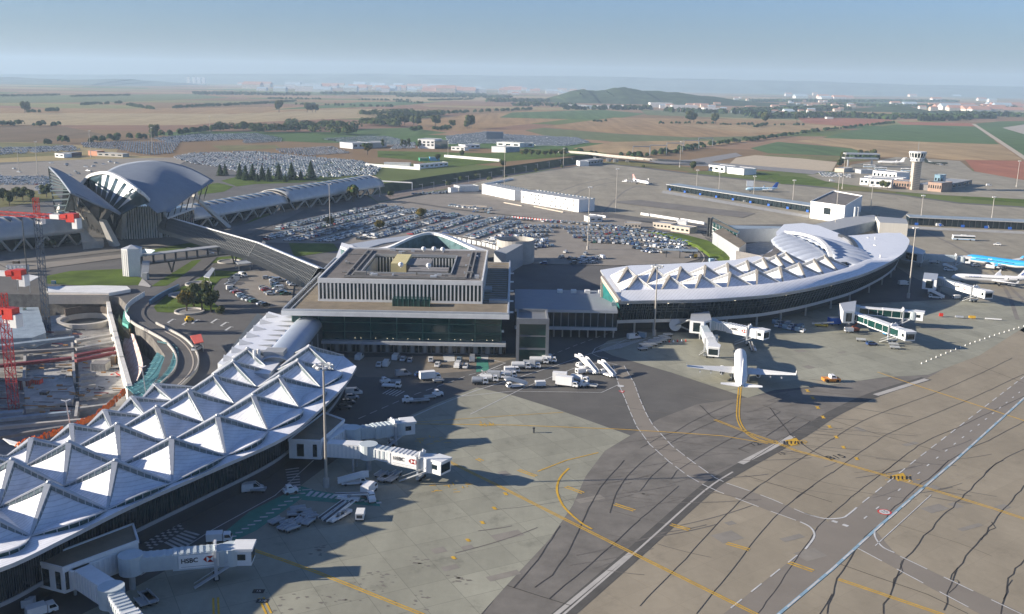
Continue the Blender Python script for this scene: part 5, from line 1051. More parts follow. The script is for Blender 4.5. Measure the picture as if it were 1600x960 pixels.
# white dividing wall
m = MB(); wp = [G(x, y, -2.5) for x, y in ((167, 462), (172, 490), (180, 520), (190, 560), (203, 605))]; m.wall(wp, PIT_Z, -2.0, 1.4); tag(m.build('dividing_wall', mat('white_wall', (.62, .60, .55), .8, 0, .12, .4), None, loc=wp[2]), 'long white topped concrete wall dividing the pit, running towards the tents', 'wall')
sa = [G(x, y, -7) for x, y in ((196, 520), (192, 540), (197, 562), (203, 588), (206, 602))]; sb_ = [G(x, y, -2) for x, y in ((208, 522), (217, 545), (223, 568), (221, 580), (214, 594))]; m = MB(); surf_mesh(m, [spline(sa, 3), spline(sb_, 3)], None, .3)
tag(m.build('plastic_sheeting', mat('white_sheeting', (.66, .60, .56), .8, 0, .3, .5, col2=(.40, .22, .16)), None, loc=sa[2]), 'white plastic sheeted slope with rusty streaks beside the dividing wall', 'sheeting')
slab('tarpaulin', 'turquoise tarpaulin spread on the pit side below the road bend', 'tarpaulin', [(193, 488), (204, 476), (212, 490), (208, 498), (200, 508), (191, 504)], PIT_Z, -2.0, mat('turquoise_sheet', (.12, .42, .34), .7, 0, .3, .6))
slab('earth_bank', 'ochre earth bank below the turquoise tarpaulin', 'earth bank', [(186, 490), (191, 505), (204, 512), (202, 524), (192, 512), (184, 500)], PIT_Z, -3.5, mat('ochre_earth', (.32, .24, .12), .95, 0, .3, .6))
# curved netted scaffold along the road
so_ = GS([(247, 534), (272, 540), (279, 552), (274, 575), (255, 598), (235, 612), (216, 624)], .6); si_ = GS([(244, 540), (250, 540), (240, 560), (228, 578), (222, 588), (208, 600), (196, 604)], -3)
m = MB(); surf_mesh(m, [spline(si_, 4), [a.lerp(b, .5)+Vector((0, 0, .4)) for a, b in zip(spline(si_, 4), spline(so_, 4))], spline(so_, 4)], None, .3)
SCF = thing('netted_formwork', 'curved teal netted formwork leaning beside the bend of the road', 'formwork', cen(so_)); m.build('netting', mat('teal_net', (.03, .12, .14), .7, 0, .35, .8), SCF)
m = MB(); a_, b_ = spline(si_, 4), spline(so_, 4)
for k in range(0, len(a_), 2): m.beam(a_[k]+Vector((0, 0, .3)), b_[k]+Vector((0, 0, .3)), .15)
for f_ in (.2, .4, .6, .8):
    for k in range(len(a_)-1): m.beam(a_[k].lerp(b_[k], f_)+Vector((0, 0, .5)), a_[k+1].lerp(b_[k+1], f_)+Vector((0, 0, .5)), .12)
m.build('frame', mat('teal_frame', (.10, .25, .27), .6, .1, .1, 1), SCF)
# orange netting along the pit rim
m = MB(); nl = spline(GS([(196, 616), (160, 648), (110, 674), (60, 690), (30, 702)], .2), 6); random.seed(2)
for a, b in zip(nl, nl[1:]):
    for k in range(3):
        u = a.lerp(b, k/3)+Vector((random.uniform(-.4, .1), random.uniform(-.1, .5), 0)); v = a.lerp(b, (k+1.2)/3)+Vector((random.uniform(-.4, .1), random.uniform(-.1, .5), 0)); h_ = random.uniform(.8, 1.9); m.add([u, v, v+Vector((-.3, .3, h_)), u+Vector((-.3, .3, h_*.9)), u+Vector((-1.6, 1.4, 0)), v+Vector((-1.6, 1.4, 0))], [(0, 1, 2, 3), (3, 2, 5, 4)])
tag(m.build('orange_netting', ORANGE, None, loc=nl[0]), 'crumpled orange safety netting along the rim between pit and tents', 'netting')
# pipe bundle, huts, materials
random.seed(9)
m = MB()
for k in range(6): a = G(5+k*2, 686+k*1.5, .6); m.beam(a, a+Vector((7, -3.6, 0)), .25)
tag(m.build('pipe_bundle', WHITE2, None, loc=G(10, 690)), 'bundle of pale pipes lying at the left edge above the tents', 'pipes')
def crate(px, py, sx, sy, sz, mt, lb, nm='site_container', cat='container', z=PIT_Z):
    c = G(px, py, z); t = thing(nm, lb, cat, c); m = MB(); m.box(c.x-sx/2, c.y-sy/2, z, c.x+sx/2, c.y+sy/2, z+sz); m.build('body', mt, t); m = MB()
    for k in range(5): x = c.x-sx/2+sx*(k+.5)/5; m.box(x-.06, c.y-sy/2-.06, z+.2, x+.06, c.y-sy/2-.005, z+sz-.2)
    m.box(c.x-sx/2-.05, c.y-sy/2-.05, z+sz, c.x+sx/2+.05, c.y+sy/2+.05, z+sz+.12); m.build('frame', CONCD, t); return t
crate(158, 583, 5.0, 4.4, 3.6, PALE, 'pale hollow concrete core standing on the sunlit slab', 'concrete_core', 'concrete core'); crate(179, 574, 1.6, 2, 4, WOOD, 'tall brown timber form beside the dividing wall', 'timber_form', 'formwork')
crate(41, 608, 3.4, 2.6, 3, MAROON, 'rust red formwork box in the shaded pit', 'formwork_box', 'formwork'); crate(58, 605, 3.0, 2.4, 2.6, RED, 'red steel bin next to the rust red formwork box', 'steel_bin', 'bin'); crate(70, 622, 2, 2, 2, TYRE, 'small black bin on the shaded slab', 'steel_bin', 'bin'); crate(98, 596, 1.8, 1.8, 2, WHITE, 'small white site hut on the shaded slab', 'site_hut', 'hut')
crate(28, 424, 9, 3.2, 3, WHITE2, 'long white site cabin beyond the pit at the left', 'site_cabin', 'cabin', 0); crate(34, 430, 4, 3, 3, mat('pale_blue_paint', (.45, .60, .68), .6, 0, .1, 1), 'pale blue site cabin beside the long white one', 'site_cabin', 'cabin', 0); crate(15, 430, 3, 2.4, 2.2, RED, 'red skip beside the white site cabin', 'skip', 'skip', 0)
crate(10, 560, 4, 3, 2.2, PALE, 'pale stack of boards at the left edge of the pit', 'board_stack', 'materials'); crate(40, 500, 1, 1, 5, mat('green_white', (.35, .50, .40), .7, 0, .3, 2), 'upright green and white column form in the pit', 'column_form', 'formwork')
crate(26, 416, 2.6, 2, 2.4, mat('brown_machine', (.16, .10, .04), .7, 0, .3, 1), 'brown digger body parked beyond the white cabin', 'digger', 'digger', 0); crate(84, 444, 1.6, 1.2, 1.4, mat('cyan_box', (.08, .32, .42), .6, 0, .1, 1), 'small cyan box on the lawn edge above the pit', 'box', 'box', 0)
for i, (x, y, mt, lb) in enumerate(((133, 572, YELLOW, 'heap of yellow formwork props in the pit'), (182, 592, RED, 'scattered red props on the sunlit slab'), (135, 618, WOOD, 'brown timber heap near the orange netting'), (213, 515, RED, 'cluster of red steel props below the road bend'), (150, 612, TYRE, 'dark heap of reinforcement on the slab'), (60, 575, CONCD, 'grey heap of rubble on the shaded slab'), (60, 502, WOOD, 'brown props beside the concrete platform'), (128, 545, PALE, 'stack of white blocks by the cross wall'), (185, 482, CONCD, 'tangle of dark rods at the top right of the pit'))):
    m = MB(); c = GP(x, y)
    for k in range(16): a = c+Vector((random.uniform(-2.6, 2.6), random.uniform(-2, 2), random.uniform(.1, 1.4))); m.beam(a, a+Vector((random.uniform(-2, 2), random.uniform(-1.5, 1.5), random.uniform(-.2, .8))), random.uniform(.12, .35))
    tag(m.build('material_heap', mt, None, loc=c), lb, 'materials')
m = MB(); 
for k in range(150):
    x, y = random.uniform(-20, 195), random.uniform(525, 660)
    if x > 110 and y > 650-(x-110)*.4: continue
    c = GP(x, y); s_ = random.uniform(.2, .8); m.box(c.x, c.y, PIT_Z+1.2, c.x+s_*2.2, c.y+s_, PIT_Z+1.2+s_*.6, (CONCD, PALE, WOOD, GREYP)[k % 4])
tag(m.build('site_debris', CONCD), kind='stuff')
# tower cranes
def lattice(m, a, b, w, n, t=.18):
    a, b = Vector(a), Vector(b); d = (b-a).normalized(); up = Vector((0, 0, 1)) if abs(d.z) < .9 else Vector((1, 0, 0)); x = d.cross(up).normalized()*w/2; y = d.cross(x).normalized()*w/2
    cs = [x+y, x-y, -x-y, -x+y]
    for c in cs: m.beam(a+c, b+c, t)
    for k in range(n):
        u, v = a.lerp(b, k/n), a.lerp(b, (k+1)/n)
        for j in range(4): p, q = cs[j], cs[(j+1) % 4]; m.beam(u+p, v+q, t*.65) if (k+j) % 2 else m.beam(u+q, v+p, t*.65); m.beam(v+p, v+q, t*.6)
def crane(lb, base, H_, az, jib, cj, w, mm, top=8):
    t = thing('tower_crane', lb, 'crane', base); a = Vector(base); s_ = a+Vector((0, 0, H_)); d = Vector((math.cos(R(az)), math.sin(R(az)), 0))
    m = MB(); lattice(m, a, s_, w, int(H_/w)); m.build('mast', mm, t)
    m = MB(); lattice(m, s_+Vector((0, 0, .6)), s_+Vector((0, 0, top)), w*.8, 4, .16); m.build('tower_head', RED, t)
    m = MB(); L = cj; lattice(m, s_+Vector((0, 0, 1.4)), s_-d*L+Vector((0, 0, 1.4)), 1.5, int(L/1.6), .2); m.build('counter_jib', RED, t)
    m = MB(); m.beam(s_-d*L*.38+Vector((0, 0, 1.4)), s_-d*L*.62+Vector((0, 0, 1.4)), 1.75, 1.7); m.build('white_jib_section', WHITE, t)
    m = MB(); e = s_-d*(L-1.5); M4 = Matrix.Translation(e)@Matrix.Rotation(R(az), 4, 'Z'); m.box(-2.4, -1.5, -.2, 1.2, 1.5, 3.0, None, M4); m.box(1.0, -1.7, 1.2, 3.4, 1.7, 2.6, None, M4); m.build('winch_house', RED, t)
    m = MB(); e = s_-d*(L+.8); M4 = Matrix.Translation(e)@Matrix.Rotation(R(az), 4, 'Z'); m.box(-1.1, -1.4, -2.6, 1.1, 1.4, 1.2, None, M4); m.build('counterweight', WHITE2, t)
    if jib:
        m = MB(); lattice(m, s_+Vector((0, 0, 1.4)), s_+d*jib+Vector((0, 0, 1.4)), 1.4, int(jib/1.8), .17); m.build('jib', RED, t)
    m = MB(); M4 = Matrix.Translation(s_+Vector((0, 0, -1.5)))@Matrix.Rotation(R(az), 4, 'Z'); m.box(-1.2, -2.9, -.6, 1.8, -1.0, 2.2, None, M4); cb = m.build('cab', WHITE, t); m = MB(); m.box(-1.0, -2.96, .2, 1.6, -2.91, 1.7, None, M4); m.build('cab_window', GLASS, cb)
    m = MB(); tp = s_+Vector((0, 0, top)); m.beam(tp, s_-d*(cj-2)+Vector((0, 0, 2)), .12); m.build('tie_bar', DARK, t) if not jib else (m.beam(tp, s_+d*jib*.6+Vector((0, 0, 2)), .12), m.build('tie_bar', DARK, t))
    return t
BLUEMAST = mat('blue_grey_mast', (.06, .085, .12), .6, .2, .1, 1)
crane('tower crane with dark blue lattice mast and red white jib before the train shed', GP(74, 518), 43.5, 165, 26, 16.5, 2.0, BLUEMAST, 8)
crane('tower crane with red lattice mast rising from the pit at the left edge', GP(22, 640), 28, 165, 0, 3.0, 2.1, mat('red_mast', (.42, .04, .045), .6, .1, .15, 1), 7)
crane('partly hidden red crane at the far left whose counter jib carries a white block', GP(-12, 560), 29, 172, 10, 14, 2.0, MATS['red_mast'], 7)
# ============================================================ CURVED ROAD AND ITS PARAPETS
rc = [(330, 402), (305, 425), (272, 448), (240, 464), (218, 479), (212, 492), (222, 505), (250, 520), (275, 535), (291, 556), (291, 578), (272, 600), (236, 628), (190, 655), (120, 690), (20, 730), (-90, 780)]
rp3 = spline(GS(rc, 0), 6); m = MB(); m.ribbon(rp3, 6.2, .3, None); tag(m.build('curved_road', mat('viaduct_asphalt', (.10, .095, .09), .9, 0, .15, .1)), kind='structure')
def offs(L_, d): return inset(L_, d)
for d, nm, lb, mt, h_, i0, i1 in ((-3.2, 'road_parapet', 'inner pale concrete parapet of the curved road beside the paved yard', CONC, 1.0, 30, 72), (3.3, 'road_parapet', 'outer concrete parapet of the curved road above the netted formwork', CONC, 1.1, 38, 96), (1.7, 'road_kerb', 'long low kerb strip inside the curved road', TAN, .35, 42, 80)):
    L_ = offs(rp3, d)[i0:i1]; L_ = L_ if len(L_) > 2 else offs(rp3, d)
    t = thing(nm, lb, 'parapet', L_[len(L_)//2]); m = MB(); m.wall(L_, 0, h_, .4); m.build('wall', mt, t)
L_ = offs(rp3, -3.6)[18:36]; t = thing('panelled_hoarding', 'white panelled hoarding around the tight bend of the road', 'hoarding', L_[8]); m = MB()
for a, b in zip(L_, L_[1:]): m.wall([a.lerp(b, .06), a.lerp(b, .9)], 0, 2.1, .2)
m.build('panels', WHITE2, t); m = MB()
L_ = offs(rp3, 3.7)[44:62]; t = thing('panelled_hoarding', 'white panelled wall below the road parapet facing the pit', 'hoarding', L_[8]); m = MB()
for a, b in zip(L_, L_[1:]):
    for k in range(3): m.wall([a.lerp(b, k/3+.02), a.lerp(b, k/3+.27)], -4.4, -.4, .25)
m.build('panels', WHITE2, t)
# blue glazed canopy along the upper road stretch
L_ = rp3[13:24]; t = thing('blue_roadside_screen', 'long blue tinted screen wall beside the curving road above the pit', 'screen', L_[5]); m = MB(); q = offs(L_, 3.5); m.wall(q, .1, 1.9, .8); m.build('screen', mat('blue_screen', (.05, .13, .24), .4, .1, .2, .4), t)

m = MB(); m.box(-200, 228, PIT_Z, -167, 305, 5.5); m.build('unseen_building', CONCD); tag(bpy.data.objects['unseen_building'], 'unseen grey building just left of the pit, sized for its shadow', 'building')  # unseen, beyond the frame; added so its shadow covers the left of the pit
m = MB()
for k in range(70):
    x, y = random.uniform(-10, 190), random.uniform(520, 655)
    if x > 110 and y > 650-(x-110)*.4: continue
    c = GP(x, y); m.beam(c+Vector((0, 0, 1.3)), c+Vector((random.uniform(2, 7), random.uniform(-.6, .6), 1.3)), random.uniform(.15, .5), .3, (CONCD, PALE, WOOD, MAROON, TYRE, BLUEGREY)[k % 6])
tag(m.build('loose_site_timber', CONCD), kind='stuff')
# ============================================================ JET BRIDGES
TEALP = mat('bridge_paint', (.50, .56, .57), .55, .1, .08, .6); BWH = mat('bridge_white', (.70, .71, .70), .55, 0, .06, .6)
def frame_mat(p, ang): return Matrix.Translation(p)@Matrix.Rotation(ang, 4, 'Z')
def corridor(parent, a, b, w, zf, h, mt, nm='tunnel', ribs=0, ribm=None, roofribs=False, zb=None):
    """box tunnel from a to b with pressed side ribs"""
    a, b = Vector((a.x, a.y, 0)), Vector((b.x, b.y, 0)); L = (b-a).length; ang = math.atan2(b.y-a.y, b.x-a.x); zb = zf if zb is None else zb
    dz = (zb-zf)/L if L else 0; M4 = frame_mat(Vector((a.x, a.y, zf)), ang)@Matrix(((1, 0, 0, 0), (0, 1, 0, 0), (dz, 0, 1, 0), (0, 0, 0, 1)))
    m = MB(); m.box(0, -w/2, 0, L, w/2, h, None, M4); o = m.build(nm, mt, parent)
    if ribs:
        m = MB(); n = int(L/ribs)
        for k in range(n):
            x = (k+.5)*L/n
            for s in (-1, 1): m.box(x-ribs*.22, s*(w/2+.02) if s > 0 else -w/2-.10, .25, x+ribs*.22, w/2+.10 if s > 0 else -w/2-.02, h-.25, None, M4)
            if roofribs: m.box(x-ribs*.25, -w/2+.15, h+.01, x+ribs*.25, w/2-.15, h+.16, None, M4)
        m.build('side_ribs', ribm or mt, o)
    return o, M4, L
def logo_panel(parent, M4, x0, x1, z0, z1, y, side, small=False, word='HSBC'):
    """advert panel: word and hexagon emblem"""
    m = MB(); ya, yb = (y-.05, y) if side < 0 else (y, y+.05); m.box(x0, ya, z0, x1, yb, z1, None, M4); pn = m.build('advert_panel', WHITE, parent)
    zc = (z0+z1)/2+(.25 if not small else 0); s = (z1-z0)*.30; e = M4; yy = ya-.02 if side < 0 else yb+.02
    cx = x0+(x1-x0)*.78; m = MB()
    def P_(u, v): return M4@Vector((cx+u*s*(-side if side > 0 else 1), yy, zc+v*s))
    for tri in (((-2, 0), (-1, 1), (-1, -1)), ((2, 0), (1, -1), (1, 1)), ((-1, 1), (1, 1), (0, 0)), ((-1, -1), (0, 0), (1, -1))): m.add([P_(u*.8, v*.8) for u, v in tri], [(0, 1, 2), (2, 1, 0)])
    m.build('hexagon_emblem', RED, pn)
    c = bpy.data.curves.new('lettering', 'FONT'); c.body = word; c.offset = .025; c.size = s*1.6; c.align_x = 'CENTER'; c.align_y = 'CENTER'; c.materials.append(TYRE)
    o = bpy.data.objects.new('lettering', c); COL.objects.link(o); o.parent = pn
    W_ = M4@Matrix.Translation((x0+(x1-x0)*.27, yy-.07, zc))@Matrix.Rotation(math.pi/2, 4, 'X') if side < 0 else M4@Matrix.Translation((x0+(x1-x0)*.71, yy, zc))@Matrix.Rotation(math.pi, 4, 'Z')@Matrix.Rotation(math.pi/2, 4, 'X')
    off = Vector((0, 0, 0)); p = pn
    while p is not None: off += p.location; p = p.parent
    o.matrix_basis = Matrix.Translation(-off)@W_; o = to_mesh(o)
    m = MB(); m.box(x0+.4, ya-.015 if side < 0 else yb+.005, z0+.28, x1-.4, ya-.005 if side < 0 else yb+.015, z0+.36, None, M4); m.build('small_print', GREYP, pn)
def bridge(name, label, rot, head, zf=4.6, w=2.6, split=.45, side=-1, logo=True, wheel=.78, style='ribbed', hz=None, paint=None, group=None):
    """passenger bridge: rotunda, two telescoping tunnels, lift columns with wheels, cab"""
    paint = paint or TEALP; a, b = Vector((rot.x, rot.y, 0)), Vector((head.x, head.y, 0)); d = (b-a).normalized(); t = thing(name, label, 'jet bridge', a, group); hz = zf-.6 if hz is None else hz
    m = MB(); m.cyl(a+Vector((0, 0, zf-.3)), a+Vector((0, 0, zf+3.1)), 2.1, n=18); r_ = m.build('rotunda', TEALP, t); m = MB(); m.cyl(a, a+Vector((0, 0, zf-.3)), .55, n=10); m.build('rotunda_column', GREYP, t)
    L = (b-a).length; p1 = a+d*1.6; pm = a.lerp(b, split); p2 = b-d*2.4; zm = zf+(hz-zf)*split
    if style == 'ribbed':
        o1, M1, L1 = corridor(t, p1, pm+d*1.5, w, zf, 2.7, paint, 'inner_tunnel', 1.0, TEALP, True, zm)
        o2, M2, L2 = corridor(t, pm, p2, w+.5, zm-.15, 3.0, paint, 'outer_tunnel', 1.0, BWH if paint is BWH else TEALP, True, hz-.15)
    else:
        o1, M1, L1 = corridor(t, p1, pm+d*1.5, w, zf, 2.7, GREENGL, 'glazed_tunnel', 0, None, False, zm); o2, M2, L2 = corridor(t, pm, p2, w+.5, zm-.15, 3.0, GREENGL, 'glazed_tunnel', 0, None, False, hz-.15)
        for M4, L_, w_, h_, o_ in ((M1, L1, w, 2.7, o1), (M2, L2, w+.5, 3.0, o2)):
            m = MB()
            for s in (-1, 1):
                for z in (0, h_-.3): m.box(0, s*w_/2-.12, z, L_, s*w_/2+.12, z+.35, None, M4)
                for k in range(int(L_/4)+1): m.box(k*L_/int(L_/4+1)-.06, s*w_/2-.1, 0, k*L_/int(L_/4+1)+.06, s*w_/2+.1, h_, None, M4)
            m.box(0, -w_/2, h_, L_, w_/2, h_+.12, None, M4); m.build('white_truss', WHITE, o_)
    if logo:
        if style == 'ribbed': logo_panel(t, M2, 1.0, min(L2-1, 8.5), .35, 2.8, (w+.5)/2*side+.11*side, side)
    q = a.lerp(b, wheel); s_ = Vector((-d.y, d.x, 0)); zq = zf+(hz-zf)*wheel
    m = MB()
    for s in (-1, 1): m.beam(q+s_*s*(w/2+.7)+Vector((0, 0, .9)), q+s_*s*(w/2+.7)+Vector((0, 0, zq+3.2)), .45)
    m.beam(q-s_*(w/2+.9)+Vector((0, 0, zq-.7)), q+s_*(w/2+.9)+Vector((0, 0, zq-.7)), .45); m.beam(q-s_*(w/2+.9)+Vector((0, 0, 1.1)), q+s_*(w/2+.9)+Vector((0, 0, 1.1)), .6); m.build('lift_frame', LGREY, t)
    for s in (-1, 1): m = MB(); m.cyl(q+s_*s*1.3+Vector((0, 0, .55)), q+s_*s*.8+Vector((0, 0, .55)), .55, n=14); m.build('wheel', TYRE, t)
    e = b-d*1.2; m = MB(); m.cyl(e+Vector((0, 0, hz-.2)), e+Vector((0, 0, hz+3.0)), 2.0, n=18); m.build('cab_rotunda', paint, t)
    M4 = frame_mat(Vector((b.x, b.y, hz)), math.atan2(d.y, d.x)-.25); m = MB(); m.box(-.6, -1.8, -.2, 2.6, 1.8, 2.6, None, M4); m.box(-.8, -2.0, 2.6, 2.9, 2.0, 3.1, None, M4); cb = m.build('cab', BWH, t)
    m = MB(); m.box(2.61, -1.5, .3, 2.66, 1.5, 2.2, None, M4); m.box(.2, -1.86, .9, 1.6, -1.81, 2.0, None, M4); m.build('cab_window', GLASS, cb)
    m = MB(); f_ = a.lerp(b, .9)+s_*side*(w/2+.6); g_ = a.lerp(b, .9-6/L)+s_*side*(w/2+1.8)
    m.beam(Vector((f_.x, f_.y, hz)), Vector((g_.x, g_.y, .3)), .8, .15); m.beam(Vector((f_.x, f_.y, hz+1)), Vector((g_.x, g_.y, 1.2)), .08); m.build('service_stair', LGREY, t)
    m = MB(); 
    for k in range(2): u = q+s_*(k-.5)*1.4+Vector((0, 0, zq+3.3)); m.cyl(u, u+d*.3, .7, n=12); m.beam(u-Vector((0, 0, .8)), u+Vector((0, 0, .8)), .12)
    m.build('cable_reel', BWH, t)
    return t
def gate_node(name, label, foot_px, zr, z0, corr, pier):
    """gate lounge box with gravel roof and the fixed corridor in front of it"""
    q = GS(foot_px, zr); t = thing(name, label, 'gate building', cen(q)); m = MB(); m.prism([(v.x, v.y) for v in q], z0, zr-.02, BWH); wl_ = m.build('wall', BWH, t)
    c = cen(q); m = MB(); qq = [c+(Vector((v.x, v.y, 0))-c)*.965 for v in q]; m.sheet([(v.x, v.y) for v in qq], zr+.03); m.build('roof', GRAVEL, t); m = MB(); m.wall([tuple(v)[:2] for v in q]+[tuple(q[0])[:2]], zr-.3, zr+.3, .3); m.build('parapet', BWH, t)
    for (a, b, w) in corr:
        a, b = G(*a, zr-.6), G(*b, zr-.6); corridor(t, a, b, w, z0+.5, zr-.6-z0-.5, BWH, 'corridor', .9, WHITE)
    for p in pier: m = MB(); v = G(*p, 0); m.cyl(v, v+Vector((0, 0, z0+.6)), .28); m.build('column', GREYP, t)
    return t, q
def pane_at(t, a, b, u0, u1, z0, z1, nm='window'):
    d = (b-a); d.z = 0; q = Vector((d.y, -d.x, 0)).normalized()*.06
    if q.y > 0: q = -q
    p, r = a+d*u0+q, a+d*u1+q; m = MB(); m.add([(p.x, p.y, z0), (r.x, r.y, z0), (r.x, r.y, z1), (p.x, p.y, z1)], [(0, 1, 2, 3)]); m.build(nm, GLASS, t)
t, q = gate_node('gate_building', 'cream gate box with brown gravel roof at the lower left under the tents', [(54, 878), (98, 889), (216, 846), (208, 820)], 7.2, 2.6, [((104, 890), (206, 848), 2.6), ((124, 884), (178, 918), 2.9)], [(160, 950), (118, 930)])
for u0, u1 in ((.25, .5), (.72, .9)): pane_at(t, q[0], q[1], u0, u1, 3.2, 6.4)
pane_at(t, q[1], q[2], .02, .08, 3.2, 6.4)
t, q = gate_node('gate_building', 'cream gate box with brown gravel roof behind the tall mast in the left foreground', [(451, 688), (501, 690), (538, 657), (506, 646)], 7.2, 2.8, [((508, 686), (545, 663), 2.4), ((512, 690), (568, 693), 2.9)], [(552, 738), (557, 730)])
for u0, u1 in ((.25, .47), (.75, .88)): pane_at(t, q[0], q[1], u0, u1, 3.4, 6.4)
bridge('jet_bridge', 'shaded ribbed jet bridge with bank advert at lower left, reaching right from the gate box', G(204, 872, 6), G(372, 858, 5.2), 3.6, split=.38)
bridge('jet_bridge', 'white ribbed jet bridge running down out of the bottom left corner', G(174, 922, 6), G(236, 1010, 5), 3.6, logo=False, paint=BWH)
bridge('jet_bridge', 'sunlit ribbed jet bridge with bank advert nearest the tall left mast', G(576, 698, 6), G(682, 720, 5.2), 3.6, split=.33, paint=BWH)
bridge('jet_bridge', 'ribbed grey jet bridge without advert behind the sunlit bank advert bridge', G(550, 672, 6), G(630, 662, 5.2), 3.6, split=.4, logo=False)
# crescent bridges
bridge('jet_bridge', 'long white jet bridge with bank advert meeting the crescent terminal beside the parked jet', G(1112, 500, 7), G(1188, 516, 6), 4.0, split=.35, paint=BWH)
bridge('jet_bridge', 'short white jet bridge angling down to the left side of the parked jet', G(1096, 500, 7), G(1116, 541, 6), 4.0, logo=False, split=.5, paint=BWH)
bridge('jet_bridge', 'white trussed glazed jet bridge ending in a white cab above the blue ground unit', G(1328, 485, 7), G(1417, 518, 6), 4.0, logo=False, style='glazed', split=.4)
bridge('jet_bridge', 'shaded glazed jet bridge behind the white trussed one', G(1336, 478, 7), G(1432, 488, 6), 4.0, logo=False, style='glazed', split=.45)
bridge('jet_bridge', 'white jet bridge with red advert in front of the white jet at right', G(1470, 434, 7), G(1540, 455, 6), 4.0, split=.35, paint=BWH)
bridge('jet_bridge', 'grey jet bridge reaching from the crescent terminal to the nose of the blue airliner', G(1440, 396, 7), G(1508, 402, 6), 4.0, logo=False, split=.45)
def stub(lb, px, zr, z0, mt=BWH):
    q = GS(px, zr); t = thing('gate_link', lb, 'gate building', cen(q)); m = MB(); m.prism([(v.x, v.y) for v in q], z0, zr, LGREY, mt); m.build('wall', mt, t); m = MB(); c = cen(q); m.cyl((c.x, c.y, 0), (c.x, c.y, z0), .4); m.build('column', GREYP, t)
    for e in range(len(q)):
        a, b = q[e], q[(e+1) % len(q)]
        if a.y+b.y < 2*c.y: pane_at(t, Vector((a.x, a.y, 0)) if a.x < b.x else Vector((b.x, b.y, 0)), Vector((b.x, b.y, 0)) if a.x < b.x else Vector((a.x, a.y, 0)), .25, .75, z0+.6, zr-.6)
    return t
stub('glazed link between the crescent facade and the pair of bridges by the parked jet', [(1078, 501), (1100, 503), (1112, 500), (1108, 486), (1080, 490)], 8, 3.6); stub('shaded glazed link feeding the trussed jet bridges', [(1318, 487), (1336, 487), (1338, 470), (1312, 474)], 8, 3.6); stub('blue grey glazed link under the crescent roof tip', [(1442, 436), (1464, 438), (1466, 428), (1444, 426)], 8, 3.6); stub('corridor link along the far tip of the crescent terminal', [(1408, 392), (1442, 398), (1446, 392), (1414, 380)], 8, 3.6)
# spiral stair beside the left bridge pair
c = G(1062, 520); SS = thing('escape_stair', 'sloping escape stair with round landing beside the crescent bridges', 'stair', c); m = MB(); m.beam(G(1058, 508, 3), G(1078, 500, 6.5), 1.6, .3); m.build('flight', LGREY, SS); m = MB(); m.beam(G(1056, 507, 3), G(1084, 519, .4), 1.4, .3); m.build('lower_flight', LGREY, SS); m = MB(); m.cyl(G(1055, 508, 2.7), G(1055, 508, 3), 2.2, n=16); m.build('landing', LGREY, SS)
for x, y in ((1054, 520), (1072, 520)): m = MB(); m.beam(G(x, y), G(x, y)+Vector((0, 0, 3)), .2); m.build('post', DARK, SS)
# ============================================================ MASTS
def hgt(bx, by, ty):
    g = G(bx, by); h = 5
    while h < 80:
        q = Vector((g.x, g.y, h))-Vector((0, 0, CAM_H)); dz = q.dot(FW); y = 480-FPX*q.dot(UP)/dz
        if y <= ty: return h
        h += .5
    return h
def mast(bx, by, ty, lb, r=.38, head=True, small=False):
    b = G(bx, by); H_ = min(36, hgt(bx, by, ty)); t = thing('light_mast', lb, 'light mast', b, 'tall airport light masts')
    m = MB(); m.cyl(b, b+Vector((0, 0, H_)), r, r*.55, 10); m.build('pole', mat('mast_metal', (.42, .39, .34), .5, .3, .06, .5), t)
    m = MB(); m.cyl(b, b+Vector((0, 0, 2.2)), r*2.0, r*2.0, 10); m.build('base', CONC, t)
    if head:
        m = MB(); R_ = 1.7 if not small else 1.0; n = 8
        for k in range(n):
            a, c = 6.283*k/n, 6.283*(k+1)/n; p = b+Vector((R_*math.cos(a), R_*math.sin(a), H_)); q = b+Vector((R_*math.cos(c), R_*math.sin(c), H_)); m.beam(p, q, .14)
        for k in range(4): a = 1.57*k; m.beam(b+Vector((0, 0, H_)), b+Vector((R_*math.cos(a), R_*math.sin(a), H_)), .12)
        rg = m.build('lamp_ring', LGREY, t)
        for k in range(n if not small else 3):
            a = 6.283*k/n+.3; p = b+Vector((R_*math.cos(a), R_*math.sin(a), H_-.25)); m = MB(); m.beam(p-Vector((0, 0, .25)), p+Vector((.45*math.cos(a), .45*math.sin(a), .25)), .75, .5); m.build('floodlight', WHITE2, rg)
    return t
